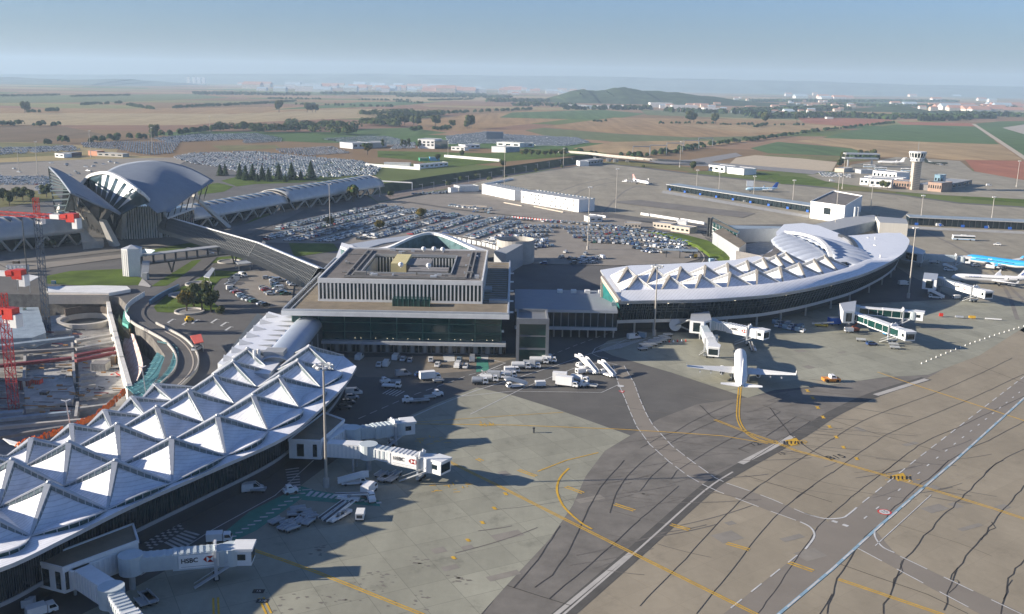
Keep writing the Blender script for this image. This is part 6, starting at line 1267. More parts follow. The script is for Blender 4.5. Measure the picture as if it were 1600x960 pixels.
for a in ((510, 762, 573, 'tall light mast standing before the left gate box in the foreground', .34), (1022, 525, 416, 'tall light mast in front of the left end of the crescent terminal', .34), (1419, 466, 358, 'tall light mast at the right tip of the crescent terminal', .34), (918, 391, 293, 'light mast on the small lawn in the central car park'), (1304, 362, 262, 'light mast behind the domed shells of the crescent'), (516, 364, 288, 'thin light mast at the left edge of the central car park'),
    (962, 331, 265, 'light mast beside the far apron near the row of white modular blocks'), (788, 292, 228, 'light mast behind the long white modular block'), (59, 273, 222, 'light mast on the empty left car park'), (1062, 262, 222, 'light mast beside the dark round tree at the far apron edge'), (1088, 297, 266, 'light mast at the left end of the far pier'), (1238, 322, 282, 'light mast at the right end of the far pier'),
    (1177, 312, 276, 'light mast in the middle of the far pier'), (1123, 304, 270, 'light mast between the first and third on the far pier'), (1438, 350, 306, 'light mast in front of the right pier beside the white corridor box'), (1548, 354, 309, 'left one of two light masts at the right pier'), (1440, 350, 304, None), (1360, 330, 290, 'slim mast on the taxiway behind the white corridor box'), (1588, 293, 252, 'light mast on the grass at the far right edge'), (1316, 296, 240, 'tall light mast in front of the tower car park'),
    (30, 270, 232, 'short light mast at the far left car park edge'), (142, 246, 205, 'light mast among the far left parked cars'), (238, 240, 200, 'light mast beside the far hedge'), (328, 206, 182, 'distant lamp mast before the wood'), (700, 245, 222, 'lamp mast beside the far lawn'), (880, 262, 232, 'lamp mast at the viaduct approach')):
    if a[3]: mast(a[0], a[1], a[2], a[3], a[4] if len(a) > 4 else .3, True, a[1] < 480)
b = G(43, 434); t = thing('light_mast', 'thin dark mast beside the left tower crane', 'light mast', b); m = MB(); m.cyl(b, b+Vector((0, 0, 26)), .3, .2, 8); m.build('pole', DARK, t)
for x, y, ty, lb in ((110, 668, 640, 'small two armed street lamp over the orange netting'), (228, 617, 585, 'small street lamp leaning over the netted formwork')):
    b = G(x, y); t = thing('street_lamp', lb, 'street lamp', b); h = 7 if x < 200 else 8; m = MB(); m.beam(b, b+Vector((-.6, 0, h)), .2); m.build('pole', LGREY, t); m = MB(); m.beam(b+Vector((-1.8, 0, h+.3)), b+Vector((-.6, 0, h)), .2); m.beam(b+Vector((-.6, 0, h)), b+Vector((.5, .3, h+.4)), .2); m.build('lamp_arm', WHITE, t)
# rail gantries
for i, (x, y) in enumerate(((1002, 244), (1028, 242), (1054, 238), (1080, 233), (1102, 229))):
    b = G(x, y); t = thing('rail_gantry', 'overhead wire gantry over the railway right of the viaduct', 'gantry', b, 'rail gantries beyond the viaduct'); m = MB()
    for s in (-11, 11): m.beam(b+Vector((s, s*.2, 0)), b+Vector((s, s*.2, 12)), .6)
    m.build('post', LGREY, t); m = MB(); m.beam(b+Vector((-11, -2.2, 12)), b+Vector((11, 2.2, 12)), .7, .9); m.build('cross_beam', LGREY, t)
b = G(622, 296); t = thing('rail_gantry', 'wide overhead wire gantry just beyond the open end of the train shed', 'gantry', b); m = MB(); m.beam(b+Vector((-16, 6, 6)), b+Vector((12, -4, 6)), .7, .9); m.build('cross_beam', LGREY, t); m = MB(); m.beam(b+Vector((12, -4, 0)), b+Vector((12, -4, 6)), .8); m.beam(b+Vector((-16, 6, -7)), b+Vector((-16, 6, 6)), .8); m.build('post', LGREY, t)
for k in range(14):
    x = 660+k*18; y = 300-(x-660)*.19; b = G(x, y, CUT_Z); t = thing('catenary_post', 'thin catenary post beside the track in the rail cutting', 'post', b, 'catenary posts in the rail cutting'); m = MB(); m.beam(b, b+Vector((0, 0, 7)), .35); m.build('pole', GREYP, t); m = MB(); m.beam(b+Vector((-3, 0, 6.4)), b+Vector((0, 0, 6.4)), .25); m.build('arm', GREYP, t)
# ============================================================ VIADUCT
vp = [G(876, 236, 5), G(920, 239, 6), G(960, 243.5, 6), G(1010, 248, 6), G(1040, 250, 5), G(1100, 254, 2)]
V = thing('viaduct', 'pale concrete road viaduct on twin piers crossing the railway', 'bridge', Vector((vp[2].x, vp[2].y, 0))); q = spline(vp, 4); m = MB()
for a, b in zip(q, q[1:]): m.beam(a-Vector((0, 0, .8)), b-Vector((0, 0, .8)), 12, 1.5)
m.build('deck', CONC, V); m = MB()
for a, b in zip(q, q[1:]): m.beam(a+Vector((0, -6.4, .5)), b+Vector((0, -6.4, .5)), .4, 1.1)
m.build('parapet', TAN, V)
for x, y in ((929, 251), (949, 253), (953, 253), (960, 254), (964, 254), (980, 254)): b = G(x, y); m = MB(); m.beam(Vector((b.x, b.y, -7)), Vector((b.x, b.y, 4)), 2.0, 3); m.build('pier', CONC, V)
# ============================================================ WHITE MODULAR BLOCKS
random.seed(21)
def modular(lb, p0, p1, dep, h, rows, n):
    f = rect(G(*p0), G(*p1), dep); t = building('modular_block', lb, f, 0, h, GREYP, WHITE, 'white modular office blocks', parapet=.3)
    a, b = f[0], f[1]; d = b-a; q = Vector((d.y, -d.x, 0)).normalized(); q = q if q.y < 0 else -q
    for r_ in range(rows):
        for k in range(n):
            u = (k+random.uniform(.2, .7))/n; p = a+d*u+q*.06; r2 = a+d*(u+random.choice((.010, .022)))+q*.06; z = h*(r_+.42)/rows; m = MB(); m.add([(p.x, p.y, z), (r2.x, r2.y, z), (r2.x, r2.y, z+1.0), (p.x, p.y, z+1.0)], [(0, 1, 2, 3)]); m.build('window', GLASS, t)
    m = MB(); c = cen(f)
    for k in range(int(d.length/4)): p = f[3].lerp(f[2], (k+.5)/(d.length/4))-Vector((0, dep*.3, 0)); m.box(p.x, p.y, h+.1, p.x+1.2, p.y+1.2, h+.9)
    m.build('roof_units', BLUEGREY, t)
modular('left white modular block with few scattered windows', (753, 303), (804, 314), 13, 7.5, 2, 9); modular('right longer white modular block with many small windows', (814, 317), (904, 332), 15, 8.5, 3, 14)
def simple(nm, lb, cat, p0, p1, dep, h, mt=WHITE2, roof=None, win=0, wz=(.3, .8), group=None, z0=0, rows=1):
    f = rect(G(*p0), G(*p1), dep); t = building(nm, lb, f, z0, z0+h, roof or GREYP, mt, group, cat, .3)
    if win: windows(t, f, 0, z0+h*wz[0], z0+h*wz[1], win, rows, .55, .6)
    return t
simple('warehouse', 'small white shed left of the modular blocks', 'shed', (718, 300), (748, 299), 12, 4.2, WHITE2); simple('lorry_trailer', 'white lorry trailer parked beside the small white shed', 'trailer', (704, 301), (716, 300), 3, 3.4, WHITE)
simple('barrier_wall', 'low white bar roof strip behind the modular blocks', 'wall', (758, 290), (802, 281), 2, 1.2, WHITE); simple('site_cabin', 'white cabin beside the mast right of the modular blocks', 'cabin', (921, 348), (941, 347), 7, 3.4, WHITE2, win=2); simple('site_cabin', 'small white cabin left of the mast in the baggage yard', 'cabin', (913, 346), (921, 347), 4, 3, WHITE2); simple('site_cabin', 'long cream cabin behind the grass bank', 'cabin', (976, 357), (1001, 358), 6, 3.2, TAN, win=5)
simple('office_building', 'cream pavilion with dark openings behind the grass bank', 'building', (1020, 357), (1048, 360), 9, 3.6, TAN, win=5); simple('office_building', 'cream angled pavilion beside the green glass gallery', 'building', (1048, 362), (1077, 366), 8, 3.6, TAN, win=4); simple('lorry', 'white box lorry behind the cream pavilions', 'lorry', (1057, 355), (1072, 356), 4, 4, WHITE)
for i, (a, b, lb) in enumerate((((1002, 336), (1014, 338), 'short white barrier block at the left of the far apron edge'), ((1016, 338), (1060, 345), 'long white barrier wall along the apron edge'), ((1064, 345), (1100, 351), 'white barrier wall ending by the green glass gallery'), ((922, 338), (946, 341), 'white strip wall right of the modular blocks'), ((835, 324), (880, 333), 'low cream barrier in front of the long modular block'), ((788, 318), (815, 323), 'low cream and red barrier in the works yard'), ((712, 322), (760, 324), 'thin concrete barrier at the left of the works yard'))):
    a, b = G(*a), G(*b); m = MB(); m.wall([a, b], 0, 1.6 if i < 4 else .9, .8); tag(m.build('barrier_wall', WHITE if i < 4 else TAN, None, loc=a), lb, 'wall')
m = MB(); a, b = G(800, 341), G(880, 348)
rb = thing('striped_barrier', 'row of red and white plastic barriers above the car park', 'barrier', a)
for k in range(18): u, v = a.lerp(b, k/18), a.lerp(b, (k+.5)/18); m.wall([u, v], 0, 1.2, .6)
m.build('white_blocks', WHITE, rb); m = MB()
for k in range(18): u, v = a.lerp(b, (k+.5)/18), a.lerp(b, (k+.98)/18); m.wall([u, v], 0, 1.2, .6)
m.build('red_blocks', RED, rb)
# green glass gallery and forecourt of the crescent
f = GS([(1108, 368), (1150, 390), (1154, 386), (1112, 362)], 0); t = building('glass_gallery', 'narrow green glass gallery building with brown roof behind the crescent', f, 0, 8.5, GRAVEL, GREENGL, None, 'building', .3)
m = MB()
for k in range(9): u = f[0].lerp(f[1], k/8); m.beam(u+Vector((-.1, -.3, 0)), u+Vector((-.1, -.3, 8.6)), .3)
for z in (2, 4, 6): m.beam(f[0]+Vector((-.1, -.3, z)), f[1]+Vector((-.1, -.3, z)), .25)
m.build('glazing_frame', WHITE2, t)
for x, y in ((1106, 369), (1110, 370)): m = MB(); m.beam(G(x, y), G(x, y)+Vector((0, 0, 11)), 1.2); m.build('dark_fin', DARK, t)
for px, h, lb, mt in (([(1114, 362), (1155, 388), (1166, 380), (1130, 356)], 8.3, 'brown flat roofed wing between glass gallery and blue wall', GRAVEL), ([(1128, 358), (1222, 357), (1222, 354), (1128, 352)], 8, 'long blue grey rear wall behind the forecourt', BLUEGREY), ([(1224, 360), (1262, 366), (1310, 378), (1318, 374), (1270, 352), (1224, 350)], 10, 'brown flat roof strip between the domed shells and the pier', GRAVELD), ([(1141, 395), (1163, 399), (1168, 396), (1146, 389)], 5, 'pale angled concrete wall beside the forecourt', WHITE2), ([(1150, 398), (1176, 410), (1178, 408), (1153, 396)], 3, 'pale low parapet at the road edge of the forecourt', TAN)):
    q = GS(px, h); m = MB(); m.prism([(v.x, v.y) for v in q], 0, h, mt, LGREY if h > 7 else mt); tag(m.build('flat_roofed_wing' if h > 7 else 'concrete_wall', mt, None, loc=cen(q)), lb, 'building' if h > 7 else 'wall')
zone('forecourt', [(1152, 386), (1200, 376), (1218, 376), (1216, 392), (1180, 404)], .34, MATS['pale_slab'])
# raised grass bank
q0 = GS([(1006, 362), (1060, 365), (1110, 378), (1144, 396), (1148, 405), (1138, 411), (1112, 406), (1088, 388), (1050, 374)], 0); c = cen(q0); m = MB(); q1 = [c+(p-c)*.72+Vector((0, 0, 1.6)) for p in q0]; n = len(q0)
m.add(q0+q1, [(i, (i+1) % n, n+(i+1) % n, n+i) for i in range(n)]+[tuple(range(n, 2*n))]); m.build('grass_bank', GRASS); tag(bpy.data.objects['grass_bank'], kind='structure')
kb = MB(); line(kb, [(960, 357), (1020, 364), (1070, 377), (1094, 394), (1100, 406), (1090, 414), (1060, 417)], .5, .34, sm=4); line(kb, [(980, 354), (1060, 362), (1112, 374), (1150, 392), (1154, 404), (1142, 412)], .5, .34, sm=4); line(kb, [(1010, 350), (1080, 360), (1130, 374), (1172, 396)], .5, .34, sm=4); struct('kerbs', kb, TAN)
rd = MB(); rd.sheet(GS([(1094, 394), (1104, 390), (1122, 404), (1118, 412), (1094, 414)]), .33); line(rd, [(990, 357), (1060, 366), (1092, 384), (1108, 402), (1104, 414)], 3.5, .32, sm=4); line(rd, [(1000, 346), (1080, 357), (1130, 370), (1180, 400), (1176, 412)], 5, .31, sm=4); struct('kerbside_road', rd, ASPHD)
# ============================================================ PIERS
def pier(lb, p0, p1, dep, h, nb):
    f = rect(G(*p0), G(*p1), dep); t = thing('pier', lb, 'pier', cen(f)); m = MB(); m.prism(f, h-.6, h, BLUEGREY, GREYP); m.build('roof', BLUEGREY, t); a, b = f[0], f[1]; d = (b-a).normalized(); q = Vector((-d.y, d.x, 0)); q = q if q.y > 0 else -q
    m = MB(); m.prism([a+q*1.5, b+q*1.5, b+q*(dep-1), a+q*(dep-1)], 0, h-.62, GLASS); m.build('glass_wall', GLASS, t)
    for k in range(nb): u = a.lerp(b, (k+.5)/nb)+q*.6; m = MB(); m.beam(u, u+Vector((0, 0, h-.6)), .35); m.build('column', DARK, t)
    for k in range(1, nb, 4): m = MB(); u = a.lerp(b, k/nb)-q*.3; m.beam(u+Vector((0, 0, 1)), u+d*2.2+Vector((0, 0, 1)), .2, 1.6); m.build('gate_sign', BLUE, t)
    return t
pier('far low pier with blue grey roof on the left of the white box building', (1040, 297), (1268, 333), 14, 5, 34); pier('right low pier with dark glass running off the right edge', (1420, 352), (1640, 362), 14, 5.5, 24)
k_ = MB(); k_.sheet(GS([(1036, 298), (1266, 337), (1262, 341), (1034, 302)]), .15); k_.sheet(GS([(1420, 354), (1640, 364), (1640, 368), (1425, 358)]), .15); struct('pier_footway', k_, MATS['pale_slab'])
f = [G(1265, 341), G(1318, 349), G(1345, 331), G(1300, 322)]
t = building('white_box_building', 'white box building with one dark square window at the junction of the piers', f, 0, 11, GRAVELD, WHITE, None, 'building', .8); windows(t, f, 0, 4.2, 8.6, 1, 1, .2, 1, x0=.0, x1=1, name='window')
for px, h, lb, mt, sd_ in (([(1268, 352), (1292, 362), (1370, 345), (1366, 336), (1320, 340)], 6, 'flat grey roofed corridor below the white box building', GREYP, BLUEGREY), ([(1375, 348), (1419, 350), (1416, 342), (1368, 338)], 8, 'striped pale corridor box joining the right pier', GREYP, mat('striped_cladding', (.58, .55, .48), .7, 0, .08, .2, stretch=(6, 6, .01)))):
    q = GS(px, h if h > 7 else h); m = MB(); m.prism([(v.x, v.y) for v in q], 0, h, mt, sd_); tag(m.build('flat_roofed_wing', mt, None, loc=cen(q)), lb, 'building')
a = GS([(1292, 366), (1372, 348)], 0); m = MB()
for k in range(20): u = a[0].lerp(a[1], k/19); m.beam(u, u+Vector((0, 0, 5.5)), .5)
tag(m.build('colonnade', DARK, None, loc=a[0]), 'dark row of window bays under the corridor roof', 'colonnade')
b = G(1334, 352); t = thing('chimney', 'twin grey flues beside the corridor behind the domed shells', 'chimney', b); m = MB(); m.cyl(b, b+Vector((0, 0, 12)), .8, n=10); m.cyl(b+Vector((2, 0, 0)), b+Vector((2, 0, 12)), .8, n=10); m.build('flues', LGREY, t)
# ============================================================ CONTROL TOWER
b = G(1428, 297); T = thing('control_tower', 'concrete control tower with flared white ringed cab', 'control tower', b); Ht = 34
m = MB(); m.box(b.x-3.3, b.y-3, 0, b.x+3.3, b.y+3, Ht-9); m.build('shaft', TAN, T); m = MB()
for k in range(12): a = R(k*65); m.beam(b+Vector((-3.4, -3.2, 1+k*2)), b+Vector((3.4, -3.2, 2.6+k*2)), .35, .3)
m.build('stair_lines', CONCD, T)
def drum(z0, z1, r0, r1, mt, nm): m = MB(); m.cyl(b+Vector((0, 0, z0)), b+Vector((0, 0, z1)), r0, r1, 14); return m.build(nm, mt, T)
drum(Ht-9.5, Ht-8.5, 4, 5.8, CONC, 'cab_base'); drum(Ht-8.5, Ht-5.2, 5.8, 6.2, WHITE, 'lower_ring'); drum(Ht-5.2, Ht-1.2, 5.6, 6.9, GLASS, 'cab_glazing'); drum(Ht-1.2, Ht, 7.5, 7.2, WHITE2, 'cab_roof')
m = MB()
for k in range(16): a = 6.283*k/16; m.beam(b+Vector((6.1*math.cos(a), 6.1*math.sin(a), Ht-5.2)), b+Vector((7.2*math.cos(a), 7.2*math.sin(a), Ht-1.2)), .55)
m.build('cab_mullion', WHITE, T); m = MB()
for k in range(12): a = 6.283*k/12; m.beam(b+Vector((6.0*math.cos(a), 6.0*math.sin(a), Ht-7.8)), b+Vector((6.2*math.cos(a), 6.2*math.sin(a), Ht-6)), .8, .3)
m.build('lower_window', GLASS, T); m = MB(); m.beam(b+Vector((0, 0, Ht)), b+Vector((0, 0, Ht+9)), .25); m.build('antenna', GREYP, T)
for nm, lb, p0, p1, dep, h, mt, w_ in (('tower_office', 'brick coloured office wing left of the control tower', (1395, 295), (1424, 297), 18, 7, mat('brick_wall', (.36, .25, .19), .85, 0, .15, .3), 7), ('tower_office', 'brick coloured office wing right of the control tower', (1449, 299), (1470, 301), 20, 8, MATS['brick_wall'], 6), ('tower_office', 'dark roofed annexe at the far right of the tower buildings', (1470, 300), (1518, 290), 22, 5, CONCD, 6),
    ('white_hall', 'long white hall behind the bush near the tower', (1358, 292), (1392, 294), 22, 7, WHITE, 4), ('white_hall', 'white two storey hall on the left of the tower group', (1343, 289), (1356, 290), 18, 6, WHITE, 2), ('white_hall', 'long white upper hall behind the tower group', (1363, 278), (1400, 282), 20, 7, WHITE, 6), ('white_hall', 'white flat hall with sloping roof beside the tower', (1350, 284), (1410, 288), 14, 5, WHITE, 8),
    ('glass_lookout', 'small glazed lookout block on the right office wing', (1458, 296), (1472, 297), 10, 13, mat('lookout_blue', (.25, .40, .48), .4, .1, .1, .5), 3), ('shed', 'grey shed with brown roof left of the white halls', (1345, 272), (1364, 272), 12, 4, LGREY, 0), ('shed', 'brown mound roofed shed behind the tower car park', (1318, 270), (1332, 268), 10, 4, TAN, 0),
    ('small_office', 'white office with glass front right of the dark round tree', (1107, 267), (1132, 270), 16, 6, WHITE, 3), ('small_office', 'white stepped office with blue side near the sand basin', (1136, 271), (1162, 274), 18, 6, WHITE, 0), ('small_office', 'blue windowed wing of the white stepped office', (1158, 273), (1178, 271), 14, 5, BLUEGREY, 5), ('small_office', 'white cabin with pitched roof beside the viaduct', (906, 260), (920, 260), 14, 5, WHITE2, 0), ('small_office', 'grey building beside the viaduct piers', (918, 259), (942, 256), 12, 5, GREYP, 5),
    ('office_building', 'white office block standing in the far lawn', (653, 232), (679, 233), 26, 12, WHITE, 4), ('office_building', 'blue glass wing of the white office block in the far lawn', (679, 233), (700, 231), 22, 10, BLUEGL, 0), ('warehouse', 'low grey warehouse among the far parked cars', (551, 233), (578, 232), 30, 7, LGREY, 3), ('warehouse', 'dark fronted half of the low grey warehouse', (578, 232), (604, 230), 24, 6.5, GREYP, 0),
    ('car_hire_building', 'white car hire building with canopy near the far vans', (768, 238), (790, 239), 18, 7, WHITE, 0), ('car_hire_building', 'grey side wing of the white car hire building', (790, 239), (812, 237), 18, 6, BLUEGREY, 0), ('car_hire_building', 'curved pinkish roofed building behind the car hire building', (776, 229), (812, 231), 14, 6, WHITE2, 3), ('car_hire_building', 'pinkish low building left of the far vans', (812, 230), (834, 230), 14, 5, WHITE2, 2), ('shed', 'small green roofed shed in the far works yard', (656, 252), (669, 252), 10, 3, mat('green_roof', (.05, .30, .16), .7, 0, .1, .4), 0), ('shed', 'blue container shed in the far works yard', (672, 252), (687, 252), 8, 4, mat('cyan_roof', (.12, .38, .60), .7, 0, .1, .4), 0),
    ('low_building', 'cream low building on the lawn left of the far car hire building', (705, 235), (726, 236), 12, 4.5, WHITE2, 3), ('low_building', 'white low building beside the cream one on the far lawn', (727, 233), (750, 232), 14, 5, WHITE, 3), ('low_building', 'white gate building beside the empty left car park', (86, 246), (100, 247), 10, 4, WHITE, 2), ('low_building', 'dark red roofed toll canopy on the left car park', (101, 246), (128, 244), 12, 4, mat('toll_dark', (.10, .06, .06), .7, 0, .2, .5), 0), ('low_building', 'orange topped gate building beside the left car park', (138, 243), (152, 244), 10, 5, mat('orange_wall', (.50, .22, .12), .7, 0, .1, .5), 0), ('low_building', 'grey gate building right of the orange topped one', (152, 244), (192, 246), 10, 3.5, CONC, 4),
    ('long_white_wall', 'long white wall in the far works yard', (571, 260), (656, 266), 1.5, 2.5, WHITE2, 0), ('long_white_wall', 'long white wall along the far lawn edge', (694, 246), (780, 253), 2, 2.5, WHITE2, 0), ('white_shed', 'row of white sheds beside the rail cutting', (656, 264), (700, 260), 8, 4, WHITE, 6), ('white_shed', 'small white sheds in the far works yard', (600, 259), (640, 260), 6, 3, WHITE2, 0)):
    simple(nm, lb, nm.replace('_', ' ') if len(nm.split('_')) < 3 else 'wall', p0, p1, dep, h, mt, None, w_, (.25, .85), rows=2 if h > 9 else 1)
for x, y, lb in ((1318, 258, 'two tier grey shelter beside the trees near the small plane'),):
    t = thing('aircraft_shelter', lb, 'shelter', G(1345, 260)); c = G(1345, 261)
    for z, dx in ((9, 0), (14, 1)): m = MB(); m.box(c.x-20+dx, c.y-4, z, c.x+18+dx, c.y+8, z+1.4); m.build('roof_tier', LGREY, t)
    for s in (-15, 12): m = MB(); m.box(c.x+s-.7, c.y-1, 0, c.x+s+.7, c.y+1, 9); m.build('post', LGREY, t)
# ============================================================ WAREHOUSES AND TOWNS IN THE DISTANCE
far = mat('far_white', (.62, .61, .58), .7, 0, .04, .01); farg = mat('far_grey', (.35, .42, .46), .7, 0, .1, .01)
def farbox(nm, lb, cat, px, py, wpx, h, dep, mt=far, group=None):
    a, b = G(px, py), G(px+wpx, py+wpx*.018); f = rect(a, b, dep); m = MB(); m.prism(f, 0, h, mt); return tag(m.build(nm, mt, None, loc=cen(f)), lb, cat, group)
for i, (x, y, w_, h, mt, lb) in enumerate(((889, 169, 27, 11, far, 'leftmost white warehouse below the wooded hill'), (917, 170, 16, 10, farg, 'grey warehouse second from left below the wooded hill'), (934, 170, 24, 10, far, 'white warehouse third from left below the wooded hill'), (958, 170, 16, 12, farg, 'grey glassy warehouse in the middle of the far row'), (975, 171, 42, 12, far, 'long pale warehouse in the far row'), (1016, 168, 34, 18, far, 'tall white warehouse at the centre of the far row'), (1050, 170, 40, 13, far, 'white warehouse right of the tall one'), (1100, 173, 32, 9, far, 'low white warehouse at the right end of the far row'), (1148, 177, 22, 7, farg, 'small grey warehouse right of the far row'),
     (1264, 184, 10, 7, far, 'left small white barn beyond the red field'), (1292, 186, 10, 5, far, 'right small white barn beyond the red field'), (760, 219, 26, 12, mat('dark_blue_clad', (.05, .08, .13), .6, 0, .1, .05), 'dark building with yellow sign behind the far vans'))): farbox('warehouse', lb, 'warehouse', x, y, w_, h, 60 if i < 9 else 20, mt)
sb = G(765, 218); m = MB(); m.box(sb.x, sb.y-.8, 4, sb.x+14, sb.y-.3, 10); tag(m.build('yellow_sign', mat('sign_yellow', (.75, .60, .03), .6, 0, 0), None, loc=sb), 'square yellow sign on the dark building behind the far vans', 'sign')
random.seed(33)
def town(n, x0, x1, y0, y1, group, lb, smin, smax, hmin=6, hmax=16, col=None):
    for i in range(n):
        x, y = random.uniform(x0, x1), random.uniform(y0, y1); y += (x-(x0+x1)/2)*.018; g_ = G(x, y); s = random.uniform(smin, smax); d_ = random.uniform(.5, 1)*s; h = random.uniform(hmin, hmax); m = MB(); f = [(g_.x, g_.y), (g_.x+s, g_.y), (g_.x+s, g_.y+d_), (g_.x, g_.y+d_)]; k = random.random()
        m.prism(f, 0, h, far if k < .55 else mat('far_cream', (.60, .52, .42), .8, 0, .05, .01)); rz = h+s*.16
        m.add([(g_.x-.3, g_.y-.3, h), (g_.x+s+.3, g_.y-.3, h), (g_.x+s+.3, g_.y+d_+.3, h), (g_.x-.3, g_.y+d_+.3, h), (g_.x, g_.y+d_/2, rz), (g_.x+s, g_.y+d_/2, rz)], [(0, 1, 5, 4), (2, 3, 4, 5), (1, 2, 5), (3, 0, 4)], farg if k < .3 else mat('far_roof', (.42, .24, .18), .8, 0, .1, .01))
        tag(m.build('distant_house', far, None, loc=g_), lb, 'house', group)
town(42, 1030, 1180, 153, 172, 'houses at the foot of the wooded hill', 'small pale house among trees at the foot of the wooded hill', 14, 34, 6, 12); town(36, 1180, 1330, 158, 182, 'village houses right of the wooded hill', 'small pale village house right of the wooded hill', 14, 32, 6, 11)
town(34, 1390, 1590, 166, 175, 'pale buildings on the far right plain', 'pale distant building on the far right plain', 30, 90, 8, 16); town(64, 360, 800, 134, 146, 'town buildings beyond the fields', 'tiny pale town building on the plain beyond the fields', 50, 160, 14, 38); town(26, 780, 1000, 138, 150, 'buildings left of the wooded hill', 'tiny pale building on the plain left of the wooded hill', 40, 110, 10, 22); town(24, 1180, 1560, 143, 158, 'far buildings on the right', 'tiny far building before the right horizon', 50, 120, 12, 24)
for x in (292, 301, 308, 316): g_ = G(x, 131); m = MB(); m.box(g_.x, g_.y, 0, g_.x+34, g_.y+34, 75); tag(m.build('tower_block', far, None, loc=g_), 'distant pale tower block left of the far town', 'tower block', 'distant tower blocks')
# ============================================================ HILLS
def hill(nm, pts, depth, zs, mt, seg=40, rough=.07, base=-5):
    """ridge whose crest is traced (picture x, height); real depth both sides"""
    random.seed(len(nm)+int(zs[0])); crest = spline([Vector((p[0], p[1], p[2])) for p in pts], 8); m = MB(); rows = []
    ph = [random.uniform(0, 6) for _ in range(12)]
    for j in range(-7, 8):
        f = j/7; row = []
        for i, c in enumerate(crest):
            nz = sum(math.sin(i*(.35+.3*k)+ph[k]+j*(.5+.2*k))/(1.5+k) for k in range(6)); hh = c.z*max(0, (1-abs(f)**1.7))*(1+rough*nz*(1-abs(f)*.4)); row.append(Vector((c.x+nz*depth*.03, c.y+f*depth, max(base, hh+(base if abs(f) == 1 else 0)))))
        rows.append(row)
    nr, nc = len(rows), len(rows[0]); m.add([p for r in rows for p in r], [(i*nc+j, i*nc+j+1, (i+1)*nc+j+1, (i+1)*nc+j) for i in range(nr-1) for j in range(nc-1)]); return tag(m.build(nm, mt, None, smooth=True), kind='structure')
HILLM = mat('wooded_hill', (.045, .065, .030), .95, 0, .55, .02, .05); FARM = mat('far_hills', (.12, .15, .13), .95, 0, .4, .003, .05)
def crestpts(L, D): return [Vector(((x-800)/FPX*D, D, CAM_H+ (128+(x-800)*.018-y)/FPX*D)) for x, y in L]
D1 = 4900
hill('wooded_hill', [Vector((((x-800)/FPX)*D1, D1, (max(2, CAM_H-(y-128-(x-800)*.018)/FPX*D1)))) for x, y in ((840, 157), (862, 149), (880, 143), (900, 139), (920, 142), (935, 140), (955, 137), (980, 139), (1010, 142), (1050, 145), (1090, 149), (1130, 155), (1180, 159), (1230, 161), (1290, 166))], 420, (1, ), HILLM)
D2 = 4100
hill('wooded_rise', [Vector((((x-800)/FPX)*D2, D2, (max(2, CAM_H-(y-128-(x-800)*.018)/FPX*D2)))) for x, y in ((1300, 176), (1330, 172), (1360, 166), (1385, 163), (1400, 166), (1430, 174), (1500, 178), (1560, 178))], 260, (2, ), HILLM)
D3 = 9500
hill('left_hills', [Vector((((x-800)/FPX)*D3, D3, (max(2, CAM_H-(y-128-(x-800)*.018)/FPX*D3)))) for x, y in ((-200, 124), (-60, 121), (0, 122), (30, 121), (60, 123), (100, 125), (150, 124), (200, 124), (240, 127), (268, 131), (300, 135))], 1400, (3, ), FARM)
D4 = 13600
hill('far_ridge', [Vector((((x-800)/FPX)*D4, D4, (max(2, CAM_H-(y-128-(x-800)*.018)/FPX*D4)))) for x, y in ((-300, 116), (0, 116), (200, 117), (350, 116), (500, 116), (650, 117), (800, 119), (950, 121), (1100, 124), (1250, 128), (1400, 132), (1600, 136), (1900, 141))], 1300, (4, ), FARM, rough=.03)
